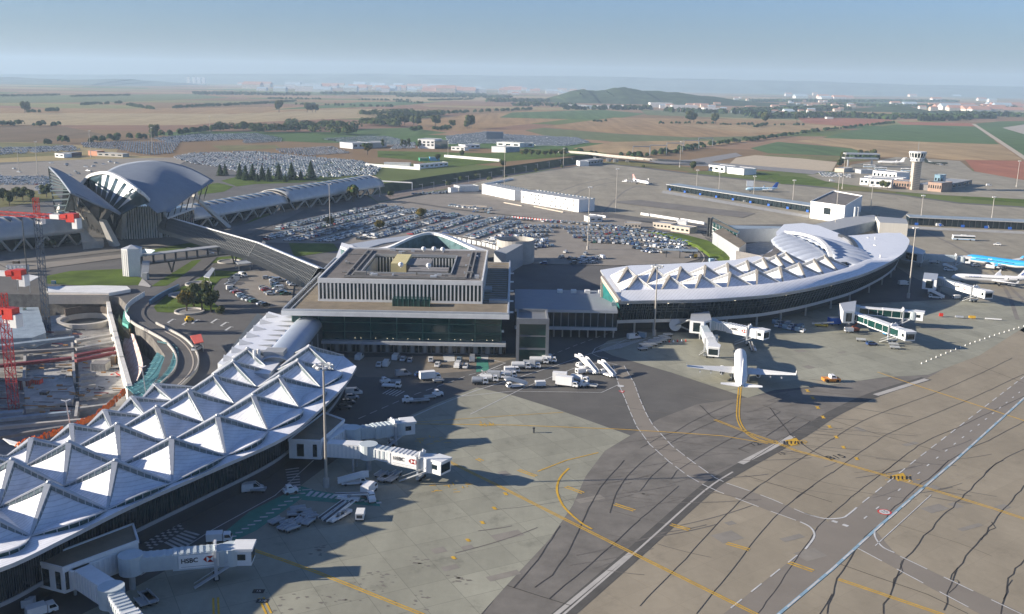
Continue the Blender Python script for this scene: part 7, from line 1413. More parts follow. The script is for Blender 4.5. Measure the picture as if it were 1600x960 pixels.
# ============================================================ AIRCRAFT
def airliner(name, lb, loc, ang, length=37.6, span=34.1, rad=1.98, rear=False, ttail=False, upper=None, lower=None, engm=None, finm=None, prop=False, gear=2.0):
    """low winged airliner; built nose towards +X then turned"""
    t = thing(name, lb, 'airliner', loc); upper = upper or WHITE; lower = lower or upper; engm = engm or WHITE2; L = length; zc = gear+rad
    M4 = Matrix.Translation(Vector(loc))@Matrix.Rotation(ang, 4, 'Z')@Matrix.Translation((-L*.5, 0, 0))   # x: 0 tail .. L nose
    def T(p): return M4@Vector(p)
    st = [(0, .12, .9), (L*.04, .32, .8), (L*.12, .62, .52), (L*.22, .86, .22), (L*.34, 1, 0), (L*.5, 1, 0), (L*.7, 1, 0), (L*.86, 1, 0), (L*.92, .93, -.03), (L*.96, .76, -.10), (L*.985, .50, -.18), (L*.998, .18, -.24), (L, .03, -.25)]
    N = 20
    for nm, mt, a0, a1 in (('fuselage', upper, -.32, math.pi+.32), ('belly', lower, math.pi+.32, 2*math.pi-.32)):
        m = MB(); rows = []
        K = N if nm == 'fuselage' else 8
        for x, s, dz in st: rows.append([T((x, math.cos(a0+(a1-a0)*k/K)*rad*s, zc+dz*rad*.9+math.sin(a0+(a1-a0)*k/K)*rad*s)) for k in range(K+1)])
        nc = K+1; m.add([p for r in rows for p in r], [(i*nc+j, i*nc+j+1, (i+1)*nc+j+1, (i+1)*nc+j) for i in range(len(rows)-1) for j in range(nc-1)]); fu = m.build(nm, mt, t, smooth=True)
        if nm == 'fuselage': fus = fu
    def foil(nm, root, tip, cr, ct, thk, mt, parent=t):
        """root/tip leading edge points, chord towards -x"""
        m = MB(); v = []
        for p, c, th in ((root, cr, thk), (tip, ct, thk*.4)):
            for u, h in ((0, 0), (-.25, 1), (-.7, .6), (-1, 0), (-.7, -.3), (-.25, -.6)): v.append(T((p[0]+u*c, p[1], p[2]+h*th/2)))
        m.add(v, [(i, (i+1) % 6, 6+(i+1) % 6, 6+i) for i in range(6)]+[(5, 4, 3, 2, 1, 0), (6, 7, 8, 9, 10, 11)]); return m.build(nm, mt, parent)
    wr = L*(.66 if not rear else .52); sw = L*.19; wz = zc-rad*.55
    for s in (-1, 1):
        w_ = foil('wing', (wr, s*rad*.6, wz), (wr-sw, s*span/2, wz+1.6), L*.185, L*.045, .9, WHITE2 if not rear else WHITE)
        foil('winglet', (wr-sw-.1, s*span/2, wz+1.6), (wr-sw-1.2, s*(span/2+.1), wz+2.9), L*.04, L*.02, .2, upper, w_)
        m = MB()
        for u in (.35, .55, .75): m.beam(T((wr-sw*u-L*(.185-.14*u)*.55, s*span/2*u, wz+.5*u-.2)), T((wr-sw*u-L*(.185-.14*u)*1.12, s*span/2*u, wz+.5*u-.1)), .35, .3)
        m.build('flap_fairing', LGREY, w_)
        hz = zc+rad*.55 if not ttail else zc+rad+L*.155
        foil('tailplane', (L*.105 if not ttail else L*.03, s*(.2 if ttail else rad*.3), hz), (L*.03 if not ttail else -L*.03, s*span*.18, hz+(.6 if not ttail else .2)), L*.10, L*.04, .35, upper)
        if rear: ex, ey, ez = L*.27, s*(rad+1.1), zc+rad*.35
        else: ex, ey, ez = wr-L*.045, s*span*.17, wz-1.0
        m = MB(); er = 1.05 if not rear else .85; m.cyl(T((ex-L*.06, ey, ez)), T((ex+L*.045, ey, ez)), er*.75, er, 16); en = m.build('engine', engm, t, smooth=False); m = MB(); m.cyl(T((ex+L*.046, ey, ez)), T((ex+L*.047, ey, ez)), er*.85, n=16); m.cyl(T((ex-L*.085, ey, ez)), T((ex-L*.06, ey, ez)), er*.25, er*.5, 12); m.build('fan_and_nozzle', DARK, en)
        if prop:
            m = MB()
            for k in range(6): a = k*1.047; m.beam(T((ex+L*.05, ey, ez)), T((ex+L*.05, ey+2*math.cos(a), ez+2*math.sin(a))), .25, .1)
            m.build('propeller', DARK, en)
    m = MB(); fh = L*.17; v = []
    for (x, z, c, th) in ((L*.20, zc+rad*.8, L*.17, .45), (L*.06, zc+rad*.8+fh, L*.075, .15)):
        for s in (-1, 1): v += [T((x, s*.02, z)), T((x-c*.3, s*th/2, z)), T((x-c, s*.02, z))]
    m.add(v, [(0, 1, 7, 6), (1, 2, 8, 7), (3, 9, 10, 4), (4, 10, 11, 5), (6, 7, 8, 11, 10, 9), (0, 6, 9, 3), (2, 5, 11, 8)]); fn = m.build('tail_fin', finm or upper, t)
    for s in (-1, 1):
        m = MB(); m.beam(T((L*.36, s*1.0*rad*1.001, zc+.45)), T((L*.84, s*rad*1.001, zc+.45)), .06, .28, up=Vector((0, 0, 1))); m.build('cabin_windows', GLASS, fus)
    m = MB(); v = [T((L*.945, -.95, zc+.75)), T((L*.945, .95, zc+.75)), T((L*.968, .7, zc+.32)), T((L*.968, -.7, zc+.32))]
    m.add([p+Vector((0, 0, .12)) for p in v], [(0, 1, 2, 3)]); m.build('cockpit_glass', GLASS, fus)
    for (x, y) in ((L*.86, 0), (L*.50 if not rear else L*.42, 2.6), (L*.50 if not rear else L*.42, -2.6)):
        m = MB(); m.beam(T((x, y, zc-rad*.6)), T((x, y, .5)), .25); g_ = m.build('landing_gear', LGREY, t)
        for s in (-.3, .3): m = MB(); m.cyl(T((x, y+s-.12, .5)), T((x, y+s+.12, .5)), .5, n=12); m.build('wheel', TYRE, g_)
    return t, M4, zc, rad, L
nose, tail = G(1157, 537, 5.5), G(1158.5, 603, 5.5); d = (nose-tail); d.z = 0
c_ = tail+d.normalized()*22
airliner('white_airliner', 'white twin engined jet parked nose in beside the crescent terminal, tail towards the apron', (c_.x, c_.y, 0), math.atan2(d.y, d.x), 44.3, 32)
# blue airliner
KB = mat('sky_blue_paint', (.03, .30, .62), .35, 0, .05, .5)
n1 = G(1508, 399, 5); t_ = G(1606, 412, 5); d = (n1-t_); d.z = 0; d.normalize(); c_ = n1-d*19.5
t, M4, zc, rad, L = airliner('blue_airliner', 'sky blue and white twin jet at the right edge, nose at the grey bridge', (c_.x, c_.y, 0), math.atan2(d.y, d.x), 39, 34.3, 2.0, upper=KB, lower=WHITE, finm=WHITE)
def text_on(body, parent, M4, pos, rot, size, mt):
    c = bpy.data.curves.new('lettering', 'FONT'); c.body = body; c.size = size; c.align_x = 'CENTER'; c.align_y = 'CENTER'; c.materials.append(mt); o = bpy.data.objects.new('lettering', c); COL.objects.link(o); o.parent = parent; off = Vector((0, 0, 0)); p = parent
    while p is not None: off += p.location; p = p.parent
    o.matrix_basis = Matrix.Translation(-off)@M4@Matrix.Translation(pos)@rot; return to_mesh(o)
RL = Matrix.Rotation(math.pi, 4, 'Z')@Matrix.Rotation(math.pi/2, 4, 'X')
text_on('KLM', t, M4, (L*.10, .32, zc+4.6), RL, 2.4, KB); text_on('KLM', t, M4, (L*.66, rad+.03, zc+.9), Matrix.Rotation(math.pi, 4, 'Z')@Matrix.Rotation(math.pi/2, 4, 'X'), 1.0, WHITE)
n2 = G(1489, 429, 4); t_ = G(1590, 434, 4); d = (n2-t_); d.z = 0; d.normalize(); c_ = n2-d*17
t, M4, zc, rad, L = airliner('white_jet', 'white rear engined jet with striped high tail beside the red advert bridge', (c_.x, c_.y, 0), math.atan2(d.y, d.x), 35, 28, 1.65, rear=True, ttail=True, gear=1.3)
text_on('AIR FRANCE', t, M4, (L*.72, rad+.03, zc+.75), RL, .95, BLUE)
fin = [c for c in t.children if c.name.startswith('tail_fin')][0]
for k, mt in enumerate((BLUE, BLUE, RED)):
    for s in (-1, 1):
        m = MB(); x0 = L*.155-k*1.3; m.add([M4@Vector((x0, s*.26, zc+rad+.6)), M4@Vector((x0-.7, s*.26, zc+rad+.6)), M4@Vector((x0-4.6, s*.18, zc+rad+4.4)), M4@Vector((x0-3.9, s*.18, zc+rad+4.4))], [(0, 1, 2, 3)]); m.build('tail_stripe', mt, fin)
n3 = G(1003, 291, 3); t_ = G(999, 280, 3); c_ = G(1001, 288, 0)
airliner('regional_jet', 'small white jet with red tail standing on the far apron', (c_.x, c_.y, 0), R(-62), 26, 24, 1.35, rear=True, finm=mat('pale_red_paint', (.6, .30, .27), .5, 0, .1, 1), gear=1.0)
c_ = G(1190, 300, 0); airliner('pale_blue_jet', 'pale blue regional jet standing behind the far pier', (c_.x, c_.y, 0), R(184), 28, 24, 1.4, rear=True, upper=mat('pale_blue_livery', (.42, .62, .75), .4, 0, .05, .5), finm=BLUE, gear=1.0)
sg = G(1171, 299); t = thing('white_signboard', 'blank white board on a post at the nose of the pale blue jet', 'board', sg); m = MB(); m.box(sg.x-3, sg.y-.3, 4, sg.x+3, sg.y, 9); m.build('board', WHITE, t); m = MB(); m.beam(sg, sg+Vector((0, 0, 4)), .4); m.build('post', GREYP, t)
c_ = G(1392, 257, 0); airliner('small_plane', 'small white high tailed plane near the control tower', (c_.x, c_.y, 0), R(160), 30, 26, 1.3, rear=True, ttail=True, gear=1.2)
c_ = G(1462, 258, 0); airliner('grey_plane', 'dark grey plane parked behind the control tower', (c_.x, c_.y, 0), R(5), 30, 34, 1.2, upper=mat('dull_grey_green', (.12, .14, .10), .6, 0, .1, 1), gear=1.2)
# ============================================================ CARS
PAINT = {'white': (.72, .72, .70), 'silver': (.42, .44, .46), 'dark grey': (.07, .075, .08), 'black': (.018, .018, .02), 'blue': (.03, .07, .20), 'red': (.32, .02, .02), 'pale blue': (.22, .32, .40), 'green': (.03, .10, .06), 'beige': (.38, .34, .27)}
PM = {k: mat('car_paint_'+k.replace(' ', '_'), v, .28, .25 if k in ('silver', 'dark grey', 'pale blue') else 0, 0, 1, .6) for k, v in PAINT.items()}
for m_ in PM.values(): m_.node_tree.nodes['Principled BSDF'].inputs['Coat Weight'].default_value = 1
CARSEC = {  # stations: x, half width, z of shoulder, z of roof (None = no cabin)
 'hatchback': (4.0, [(-2.0, .55, .75), (-1.95, .80, .95), (-1.2, .86, .98), (.6, .86, .95), (1.6, .82, .84), (2.0, .66, .62)], [(-1.85, .62, .95), (-1.45, .66, 1.42), (.25, .66, 1.46), (1.05, .70, .93)]),
 'saloon': (4.5, [(-2.25, .60, .72), (-2.15, .82, .95), (-1.3, .87, .98), (.6, .88, .95), (1.8, .84, .84), (2.25, .66, .60)], [(-1.55, .66, .96), (-.85, .64, 1.38), (.35, .64, 1.42), (1.15, .72, .93)]),
 'van': (4.9, [(-2.45, .80, 1.0), (-2.4, .90, 1.1), (-1.2, .92, 1.12), (.8, .92, 1.10), (1.9, .88, 1.02), (2.45, .72, .75)], [(-2.42, .82, 1.1), (-2.3, .80, 1.95), (.75, .80, 1.98), (1.6, .80, 1.08)])}
def car_parts(kind):
    L, S, Cb = CARSEC[kind]; body = MB(); v = []
    for x, hw, z in S: v += [(x, -hw, .30), (x, -hw, z-.12), (x, -hw+.10, z), (x, hw-.10, z), (x, hw, z-.12), (x, hw, .30)]
    n = len(S); body.add(v, [(i*6+j, (i+1)*6+j, (i+1)*6+j+1, i*6+j+1) for i in range(n-1) for j in range(5)]+[(5, 4, 3, 2, 1, 0), tuple(range((n-1)*6, n*6))])
    a, b, c, d = Cb; roof = [(b[0], -b[1], b[2]), (c[0], -c[1], c[2]), (c[0], c[1], c[2]), (b[0], b[1], b[2])]; body.add(roof+[(x, y, z-.05) for x, y, z in roof], [(0, 1, 2, 3), (0, 4, 5, 1), (1, 5, 6, 2), (2, 6, 7, 3), (3, 7, 4, 0)])
    for p, q in (((a[0], a[1], a[2]), (b[0], b[1], b[2]-.02)), ((d[0], d[1], d[2]), (c[0], c[1], c[2]-.02))):
        for s in (-1, 1): body.beam((p[0], p[1]*s, p[2]), (q[0], q[1]*s, q[2]), .09)
    gl = MB(); w = [(a[0]+.04, -a[1]*1.0, a[2]-.02), (b[0]+.03, -b[1]+.03, b[2]-.06), (c[0]-.03, -c[1]+.03, c[2]-.06), (d[0]-.04, -d[1], d[2]-.02)]; u = [(x, -y, z) for x, y, z in w]
    gl.add(w+u, [(0, 3, 2, 1), (4, 5, 6, 7), (0, 1, 5, 4), (3, 7, 6, 2)] if kind != 'van' else [(0, 3, 2, 1), (4, 5, 6, 7), (0, 1, 5, 4), (3, 7, 6, 2)])
    wh = MB(); x0 = L*.31
    for x in (-x0, x0):
        for s in (-1, 1): wh.cyl((x, s*.68, .31), (x, s*.87, .31), .31, n=10)
    return body, gl, wh
def proto(kind, col, wheels=False):
    body, gl, wh = car_parts(kind); t = thing('car', 'x', 'car' if kind != 'van' else 'van', (0, 0, 0)); t.name = 'van' if kind == 'van' else 'car'
    if kind == 'van':
        L, S, Cb = CARSEC[kind]; body.add([(-2.42, -.82, 1.1), (-2.3, -.81, 1.93), (.1, -.81, 1.95), (.1, -.83, 1.1), (-2.42, .82, 1.1), (-2.3, .81, 1.93), (.1, .81, 1.95), (.1, .83, 1.1)], [(0, 3, 2, 1), (4, 5, 6, 7), (0, 1, 5, 4)])
    body.build('body', PM[col], t, smooth=False); gl.build('window_glass', GLASS, t)
    if wheels:
        x0 = CARSEC[kind][0]*.31
        for x in (-x0, x0):
            for s in (-1, 1): m = MB(); m.cyl((x, s*.68, .31), (x, s*.88, .31), .31, n=12); m.build('wheel', TYRE, t)
        m = MB(); x = CARSEC[kind][0]/2
        for s in (-1, 1): m = MB(); m.box(x-.14, s*.5-.14, .52, x-.02, s*.5+.14, .66); m.build('headlight', WHITE, t)
    else: wh.build('wheels', TYRE, t)
    return t
random.seed(77)
SPOTS = []   # (x, y, angle, lot)
def lot_rows(p0, p1, poly, lot, gap=2.75, fill=.93, double=True, z=None, n=1, step=(0, 0), ang_off=90):
    """rows from p0 to p1 (world), repeated n times by step; noses across the row"""
    for r_ in range(n):
        a, b = p0+Vector((step[0], step[1], 0))*r_, p1+Vector((step[0], step[1], 0))*r_; d = b-a; L = d.length; d = d/L; q = Vector((-d.y, d.x, 0)); A = math.atan2(d.y, d.x)
        for s in ((-1, 1) if double else (0,)):
            u = 0
            while u < L:
                p = a+d*u+q*s*2.5
                if random.random() < fill and (poly is None or inside(p, poly)): SPOTS.append((p.x+random.uniform(-.15, .15), p.y+random.uniform(-.3, .3), A+R(ang_off)+(math.pi if random.random() < .4 else 0)+random.uniform(-.03, .03), lot))
                u += gap
def lot_arcs(c, radii, a0, a1, poly, lot, fill=.93):
    for r_ in radii:
        for s in (-2.5, 2.5):
            rr = r_+s; t = R(a0)
            while t < R(a1):
                p = c+Vector((math.cos(t)*rr, math.sin(t)*rr, 0))
                if random.random() < fill and inside(p, poly): SPOTS.append((p.x, p.y, t+(math.pi if random.random() < .4 else 0), lot))
                t += 2.75/rr
lotA = GS([(415, 377), (440, 352), (505, 338), (600, 322), (660, 330), (770, 343), (812, 350), (790, 357), (775, 384), (690, 364), (640, 368), (560, 376), (530, 380)])
a, b = G(430, 379), G(600, 338); dd = (b-a).normalized(); qq = Vector((dd.y, -dd.x, 0))
lot_rows(a-dd*60-qq*60, a+dd*260-qq*60, lotA, 'left half of the central car park', n=16, step=(qq.x*16.5, qq.y*16.5))
cA = G(905, 405); lotB = GS([(782, 398), (770, 385), (790, 362), (815, 350), (870, 350), (880, 358), (850, 372), (868, 386), (800, 404)]); lot_arcs(cA, (24, 41, 58, 75, 92, 110), 60, 200, lotB, 'curved middle rows of the central car park')
lotC = GS([(872, 350), (960, 358), (1020, 366), (1068, 380), (1090, 396), (1060, 398), (1010, 396), (985, 388), (950, 386), (905, 378), (884, 366)]); lot_arcs(cA+Vector((10, -5, 0)), (26, 43, 60, 77, 94, 111), -5, 120, lotC, 'right half of the central car park')
for px, lot, dbl_ in (([(360, 452), (385, 470), (418, 480)], 'kerb row of the small walkway car park', False), ([(360, 446), (372, 434), (392, 431)], 'kerb row of the small walkway car park', False), ([(426, 438), (432, 452), (446, 462)], 'inner row of the small walkway car park', False), ([(452, 440), (459, 448)], 'inner row of the small walkway car park', False), ([(412, 452), (428, 466)], 'inner row of the small walkway car park', False),
    ([(870, 403), (905, 408), (948, 404)], 'row below the mast lawn in the central car park', False), ([(884, 396), (930, 400)], 'row below the mast lawn in the central car park', False), ([(895, 413), (1010, 411)], 'lane behind the link building', False), ([(800, 410), (850, 414)], 'lane behind the link building', False), ([(866, 348), (960, 356), (1030, 366), (1078, 382)], 'outer kerb row of the central car park', False), ([(735, 332), (765, 334)], 'dark row beside the works yard', False), ([(775, 342), (870, 349)], 'row below the striped barriers', False), ([(640, 305), (700, 303)], 'works yard beside the rail cutting', False), ([(700, 322), (730, 326), (770, 330)], 'works yard beside the rail cutting', False), ([(618, 330), (700, 333)], 'upper edge row of the central car park', False)):
    P_ = GS(px)
    for u, v in zip(P_, P_[1:]): lot_rows(u, v, None, lot, double=dbl_, fill=.8 if 'lane' not in lot else .45, gap=2.8 if 'lane' not in lot else 5.5, ang_off=90 if 'lane' not in lot else 15)
for x, y, lt in ((417, 437, 0), (435, 441, 0), (458, 436, 0)): p = G(x, y); SPOTS.append((p.x, p.y, R(20), 'inner row of the small walkway car park'))
NEARN = len(SPOTS)
SPOTS.sort(key=lambda s: s[0]**2+s[1]**2)
LIM = 280
COLS = ['white']*30+['silver']*28+['dark grey']*18+['black']*14+['blue']*10+['pale blue']*8+['red']*5+['green']*3+['beige']*4
protos = {}
KN = {'hatchback': 'hatchback', 'saloon': 'saloon car', 'van': 'small van'}
for (x, y, A_, lot) in SPOTS[:LIM]:
    col = random.choice(COLS); kind = random.choices(('hatchback', 'saloon', 'van'), (50, 38, 12))[0]
    if kind == 'van': col = random.choice(('white', 'white', 'silver'))
    lb = '%s %s in the %s' % (col, KN[kind], lot) if not lot.startswith(('row', 'lane')) else '%s %s in the %s' % (col, KN[kind], lot)
    if (col, kind) not in protos: o = protos[(col, kind)] = proto(kind, col); o.location = (x, y, .26); o.rotation_euler = (0, 0, A_); o['label'] = lb; o['group'] = 'cars in the '+lot
    else: dup(protos[(col, kind)], (x, y, .26), A_, lb, 'cars in the '+lot)
CARGL = mat('car_glass_far', (.09, .11, .13), .25, 0, 0)
def cheap(m, x, y, A_, kind, mt):
    ca, sa = math.cos(A_), math.sin(A_); L, hw, h = (4.1, .85, 1.42) if kind else (4.8, .95, 1.95)
    def T(p): return (x+p[0]*ca-p[1]*sa, y+p[0]*sa+p[1]*ca, p[2]+.25)
    v = [T(p) for p in ((-L/2, -hw, .25), (L/2, -hw, .25), (L/2, hw, .25), (-L/2, hw, .25), (-L/2, -hw, .92), (L/2, -hw*.9, .78), (L/2, hw*.9, .78), (-L/2, hw, .92))]; m.add(v, [(0, 1, 5, 4), (1, 2, 6, 5), (2, 3, 7, 6), (3, 0, 4, 7), (4, 5, 6, 7)], mt)
    w = [T(p) for p in ((-L*.44, -hw*.9, .9), (L*.26, -hw*.88, .86), (L*.26, hw*.88, .86), (-L*.44, hw*.9, .9), (-L*.34, -hw*.74, h), (L*.08, -hw*.74, h), (L*.08, hw*.74, h), (-L*.34, hw*.74, h))]; m.add(w, [(0, 1, 5, 4), (1, 2, 6, 5), (2, 3, 7, 6), (3, 0, 4, 7)], CARGL); m.add([T((p, q, h+.02)) for p, q in ((-L*.34, -hw*.74), (L*.08, -hw*.74), (L*.08, hw*.74), (-L*.34, hw*.74))], [(0, 1, 2, 3)], mt)
rest = MB()
for (x, y, A_, lot) in SPOTS[LIM:]: c = random.choice(COLS); cheap(rest, x, y, A_, random.random() < .9, PM[c])
PM['bright'] = mat('car_paint_bright', (.86, .86, .85), .25, 0, 0, 1, .6)  # whiter copy of the white paint, standing in for sun glints on far cars
def far_lot(px, ang, pitch=16, fill=.84, white=False, van=.1):
    P_ = GS(px); c = cen(P_); r_ = max((p-c).length for p in P_); d = Vector((math.cos(R(ang)), math.sin(R(ang)), 0)); q = Vector((-d.y, d.x, 0)); v = -r_
    xs = [p.x for p in P_]
    while v < r_:
        for s in (-2.5, 2.5):
            u = -r_
            while u < r_:
                p = c+d*u+q*(v+s)
                if random.random() < fill and inside(p, P_): cheap(rest, p.x, p.y, R(ang+90)+(math.pi if random.random() < .5 else 0), random.random() > van, PM['bright' if white or random.random() < .62 else random.choice(COLS)])
                u += 2.9
        v += pitch
far_lot([(-60, 231), (50, 231), (112, 228), (128, 236), (60, 239), (-60, 246)], 18, 15); far_lot([(128, 224), (200, 222), (280, 224), (270, 240), (232, 243), (180, 234), (128, 231)], 20, 14); far_lot([(240, 217), (300, 211), (400, 209), (436, 216), (300, 222), (260, 224)], 12, 14)
far_lot([(268, 247), (300, 240), (400, 238), (480, 246), (560, 252), (596, 264), (588, 274), (500, 279), (400, 276), (340, 262), (300, 256)], 24, 15.5, .88); far_lot([(430, 234), (520, 230), (548, 240), (480, 244), (440, 240)], 14, 15); far_lot([(500, 218), (560, 214), (606, 214), (640, 222), (608, 229), (560, 227)], 10, 16)
far_lot([(0, 276), (78, 278), (80, 290), (-40, 290)], 8, 15); far_lot([(55, 292), (80, 290), (85, 300), (60, 304)], 8, 15); far_lot([(696, 214), (760, 207), (800, 212), (900, 216), (922, 223), (884, 229), (836, 228), (820, 224), (700, 226)], 10, 13, .95, True, .5); far_lot([(620, 224), (648, 223), (650, 232), (610, 234)], 12, 14); far_lot([(1276, 270), (1300, 271), (1330, 274), (1328, 279), (1282, 277)], -12, 13); far_lot([(380, 217), (440, 216), (440, 222), (380, 225)], 12, 16)
for x, y in ((105, 260), (104, 258), (118, 270), (134, 262), (137, 268), (22, 265), (30, 270), (146, 261), (122, 273), (100, 273), (109, 275), (140, 269), (80, 256), (150, 256), (162, 258), (172, 254), (182, 256)): p = G(x, y); cheap(rest, p.x, p.y, R(random.uniform(0, 360)), True, PM[random.choice(('white', 'silver', 'dark grey'))])
tag(rest.build('distant_parked_cars', None), kind='stuff')
# ============================================================ APRON VEHICLES
near = {}
def put(kind, col, px, ang, lb):
    k = (kind, col); g_ = G(*px); g_.z = .14
    if k not in near: o = near[k] = proto(kind, col, True); o.location = g_; o.rotation_euler = (0, 0, R(ang)); o['label'] = lb
    else: o = dup(near[k], g_, R(ang), lb)
    if 'group' in o: del o['group']
    return o
for a in (('van', 'white', (562, 562), 80, 'white van parked alone nearest the barrel roofed link'), ('hatchback', 'silver', (529, 573), 20, 'silver car half hidden behind the tent roof tip'), ('hatchback', 'white', (593, 573), 85, 'white car left of a close pair on the staff bays'), ('van', 'white', (604, 572), 85, 'small white van right of a close pair on the staff bays'), ('van', 'white', (619, 562), 82, 'white van leftmost of the row of three by the hall'),
    ('hatchback', 'white', (630, 564), 85, 'white car in the middle of the row of three by the hall'), ('hatchback', 'silver', (641, 566), 88, 'pale car rightmost of the row of three by the hall'), ('hatchback', 'white', (673, 565), 95, 'white car standing right of the painted square'), ('hatchback', 'white', (684, 573), 85, 'lone white car below the painted square'), ('hatchback', 'pale blue', (718, 565), 85, 'pale car rear left of the four by the green walkway'), ('van', 'white', (716, 574), 80, 'white van front left of the four by the green walkway'),
    ('hatchback', 'white', (728, 575), 85, 'white car front right of the four by the green walkway'), ('van', 'silver', (738, 564), 90, 'pale van beside the green walkway'), ('van', 'silver', (630, 588), 20, 'cream van in the shaded vehicle row under the hall'), ('hatchback', 'blue', (658, 589), 20, 'blue car in the shaded vehicle row under the hall'), ('van', 'white', (553, 617), 10, 'pale van uppermost along the shaded tent facade'), ('hatchback', 'silver', (550, 624), 12, 'silver car second along the shaded tent facade'), ('hatchback', 'dark grey', (544, 632), 14, 'dark car third along the shaded tent facade'),
    ('hatchback', 'dark grey', (538, 640), 16, 'dark car last along the shaded tent facade'), ('van', 'white', (990, 530), 25, 'white van on the hatched island by the crescent mast'), ('van', 'pale blue', (999, 528), 155, 'pale blue van on the hatched island by the crescent mast'), ('hatchback', 'white', (1558, 384), 160, 'white car driving alone behind the blue airliner'), ('van', 'white', (976, 285), 150, 'white van beside the small jet on the far apron'), ('van', 'white', (1074, 299), 10, 'pale van at the first far pier mast'), ('hatchback', 'white', (1165, 316), 0, 'small white car before the far pier'),
    ('van', 'white', (1548, 357), 0, 'white van left of three by the right pier'), ('van', 'white', (1560, 357), 0, 'white van middle of three by the right pier'), ('hatchback', 'blue', (1571, 358), 0, 'blue car right of three by the right pier'), ('van', 'white', (1468, 354), 0, 'white van below the right pier'), ('hatchback', 'white', (1524, 417), 10, 'small white car under the blue airliner engine'), ('hatchback', 'silver', (308, 548), 70, 'silver car under the red canopy by the curved road'), ('van', 'white', (395, 768), 20, 'white van in deep shade under the left tents'),
    ('hatchback', 'blue', (1362, 540), 10, 'small blue car in front of the trussed bridges'), ('hatchback', 'silver', (328, 398), 8, 'silver car on the road under the footbridge'), ('hatchback', 'white', (296, 392), 8, 'white car on the road behind the footbridge posts'), ('van', 'white', (1300, 284), 0, 'white van at the road left of the tower group'), ('van', 'white', (1545, 291), 0, 'white truck right of the tower annexe')): put(*a)
for i in range(14):
    x, y = 1212+(i % 7)*6.5+(i//7)*3, 506+(i % 7)*1.4+(i//7)*5; put('van' if i % 3 == 0 else 'hatchback', ('pale blue', 'white', 'blue')[i % 3], (x, y), 60, 'pale ground vehicle in the shaded rows under the crescent')['group'] = 'vehicles in shade under the crescent'
# ------- larger service vehicles: built pointing along +X, then turned
def vehicle(name, lb, cat, px, ang, parts, group=None):
    g_ = G(*px); t = thing(name, lb, cat, (0, 0, 0), group)
    for nm, mt, fn in parts:
        m = MB(); fn(m); m.build(nm, mt, t)
    t.location = g_+Vector((0, 0, .12)); t.rotation_euler = (0, 0, R(ang)); t.scale = (.8,)*3 if name in ('box_truck', 'tank_truck', 'stair_truck') and px[1] > 400 else (1,)*3; return t
def B(*a): return lambda m: m.box(*a)
def W4(xs, w, r=.42): return [('wheel', TYRE, (lambda x, s: (lambda m: m.cyl((x, s*(w-.25), r), (x, s*w, r), r, n=12)))(x, s)) for x in xs for s in (-1, 1)]
def cabfn(x0, x1, w, z0, z1):
    def f(m): m.add([(x0, -w, z0), (x1, -w, z0), (x1, w, z0), (x0, w, z0), (x0, -w*.95, z1), (x1-.5, -w*.92, z1), (x1-.5, w*.92, z1), (x0, w*.95, z1), (x1, -w, z0+(z1-z0)*.5), (x1, w, z0+(z1-z0)*.5)], [(0, 1, 8, 5, 4), (3, 7, 6, 9, 2), (1, 2, 9, 8), (8, 9, 6, 5), (4, 5, 6, 7), (0, 4, 7, 3), (0, 3, 2, 1)])
    return f
def winfn(x0, x1, w, z0, z1):
    h = z1-z0
    def f(m): m.add([(x1+.02, -w*.88, z0+h*.53), (x1+.02, w*.88, z0+h*.53), (x1-.46, w*.82, z1-.1), (x1-.46, -w*.82, z1-.1)], [(0, 1, 2, 3)]); m.add([(x0+.3, -w-.01, z0+h*.5), (x1-.25, -w-.01, z0+h*.5), (x1-.6, -w*.95-.01, z1-.15), (x0+.3, -w*.96-.01, z1-.15)], [(0, 1, 2, 3)]); m.add([(x0+.3, w+.01, z0+h*.5), (x1-.25, w+.01, z0+h*.5), (x1-.6, w*.95+.01, z1-.15), (x0+.3, w*.96+.01, z1-.15)], [(0, 3, 2, 1)])
    return f
def box_truck(lb, px, ang, L=7, h=3.2, col=WHITE, gp=None): return vehicle('box_truck', lb, 'truck', px, ang, [('chassis', DARK, B(-L/2, -.9, .45, L/2, .9, .75)), ('cargo_box', col, B(-L/2, -1.2, .8, L/2-2.2, 1.2, h)), ('cab', WHITE, cabfn(L/2-2.0, L/2, 1.1, .6, 2.3)), ('cab_window', GLASS, winfn(L/2-2.0, L/2, 1.1, .6, 2.3))]+W4((-L/2+1.4, L/2-1.1), 1.15), gp)
def tank_truck(lb, px, ang, L=7.5, col=WHITE2, gp=None):
    return vehicle('tank_truck', lb, 'tank truck', px, ang, [('chassis', DARK, B(-L/2, -.9, .5, L/2, .9, .8)), ('tank', col, lambda m: (m.cyl((-L/2, 0, 1.75), (L/2-2.4, 0, 1.75), 1.05, n=16), m.box(-L/2+.3, -.3, 2.7, L/2-2.7, .3, 2.95))), ('cab', WHITE, cabfn(L/2-2.0, L/2, 1.1, .6, 2.4)), ('cab_window', GLASS, winfn(L/2-2.0, L/2, 1.1, .6, 2.4))]+W4((-L/2+1.2, -L/2+2.4, L/2-1.1), 1.15), gp)
def tug(lb, px, ang, col=WHITE): return vehicle('baggage_tractor', lb, 'tractor', px, ang, [('body', col, B(-1.5, -.75, .4, 1.5, .75, 1.15)), ('cab', col, cabfn(-.9, .6, .72, 1.1, 2.0)), ('cab_window', GLASS, winfn(-.9, .6, .72, 1.1, 2.0))]+W4((-.95, .95), .78, .36))
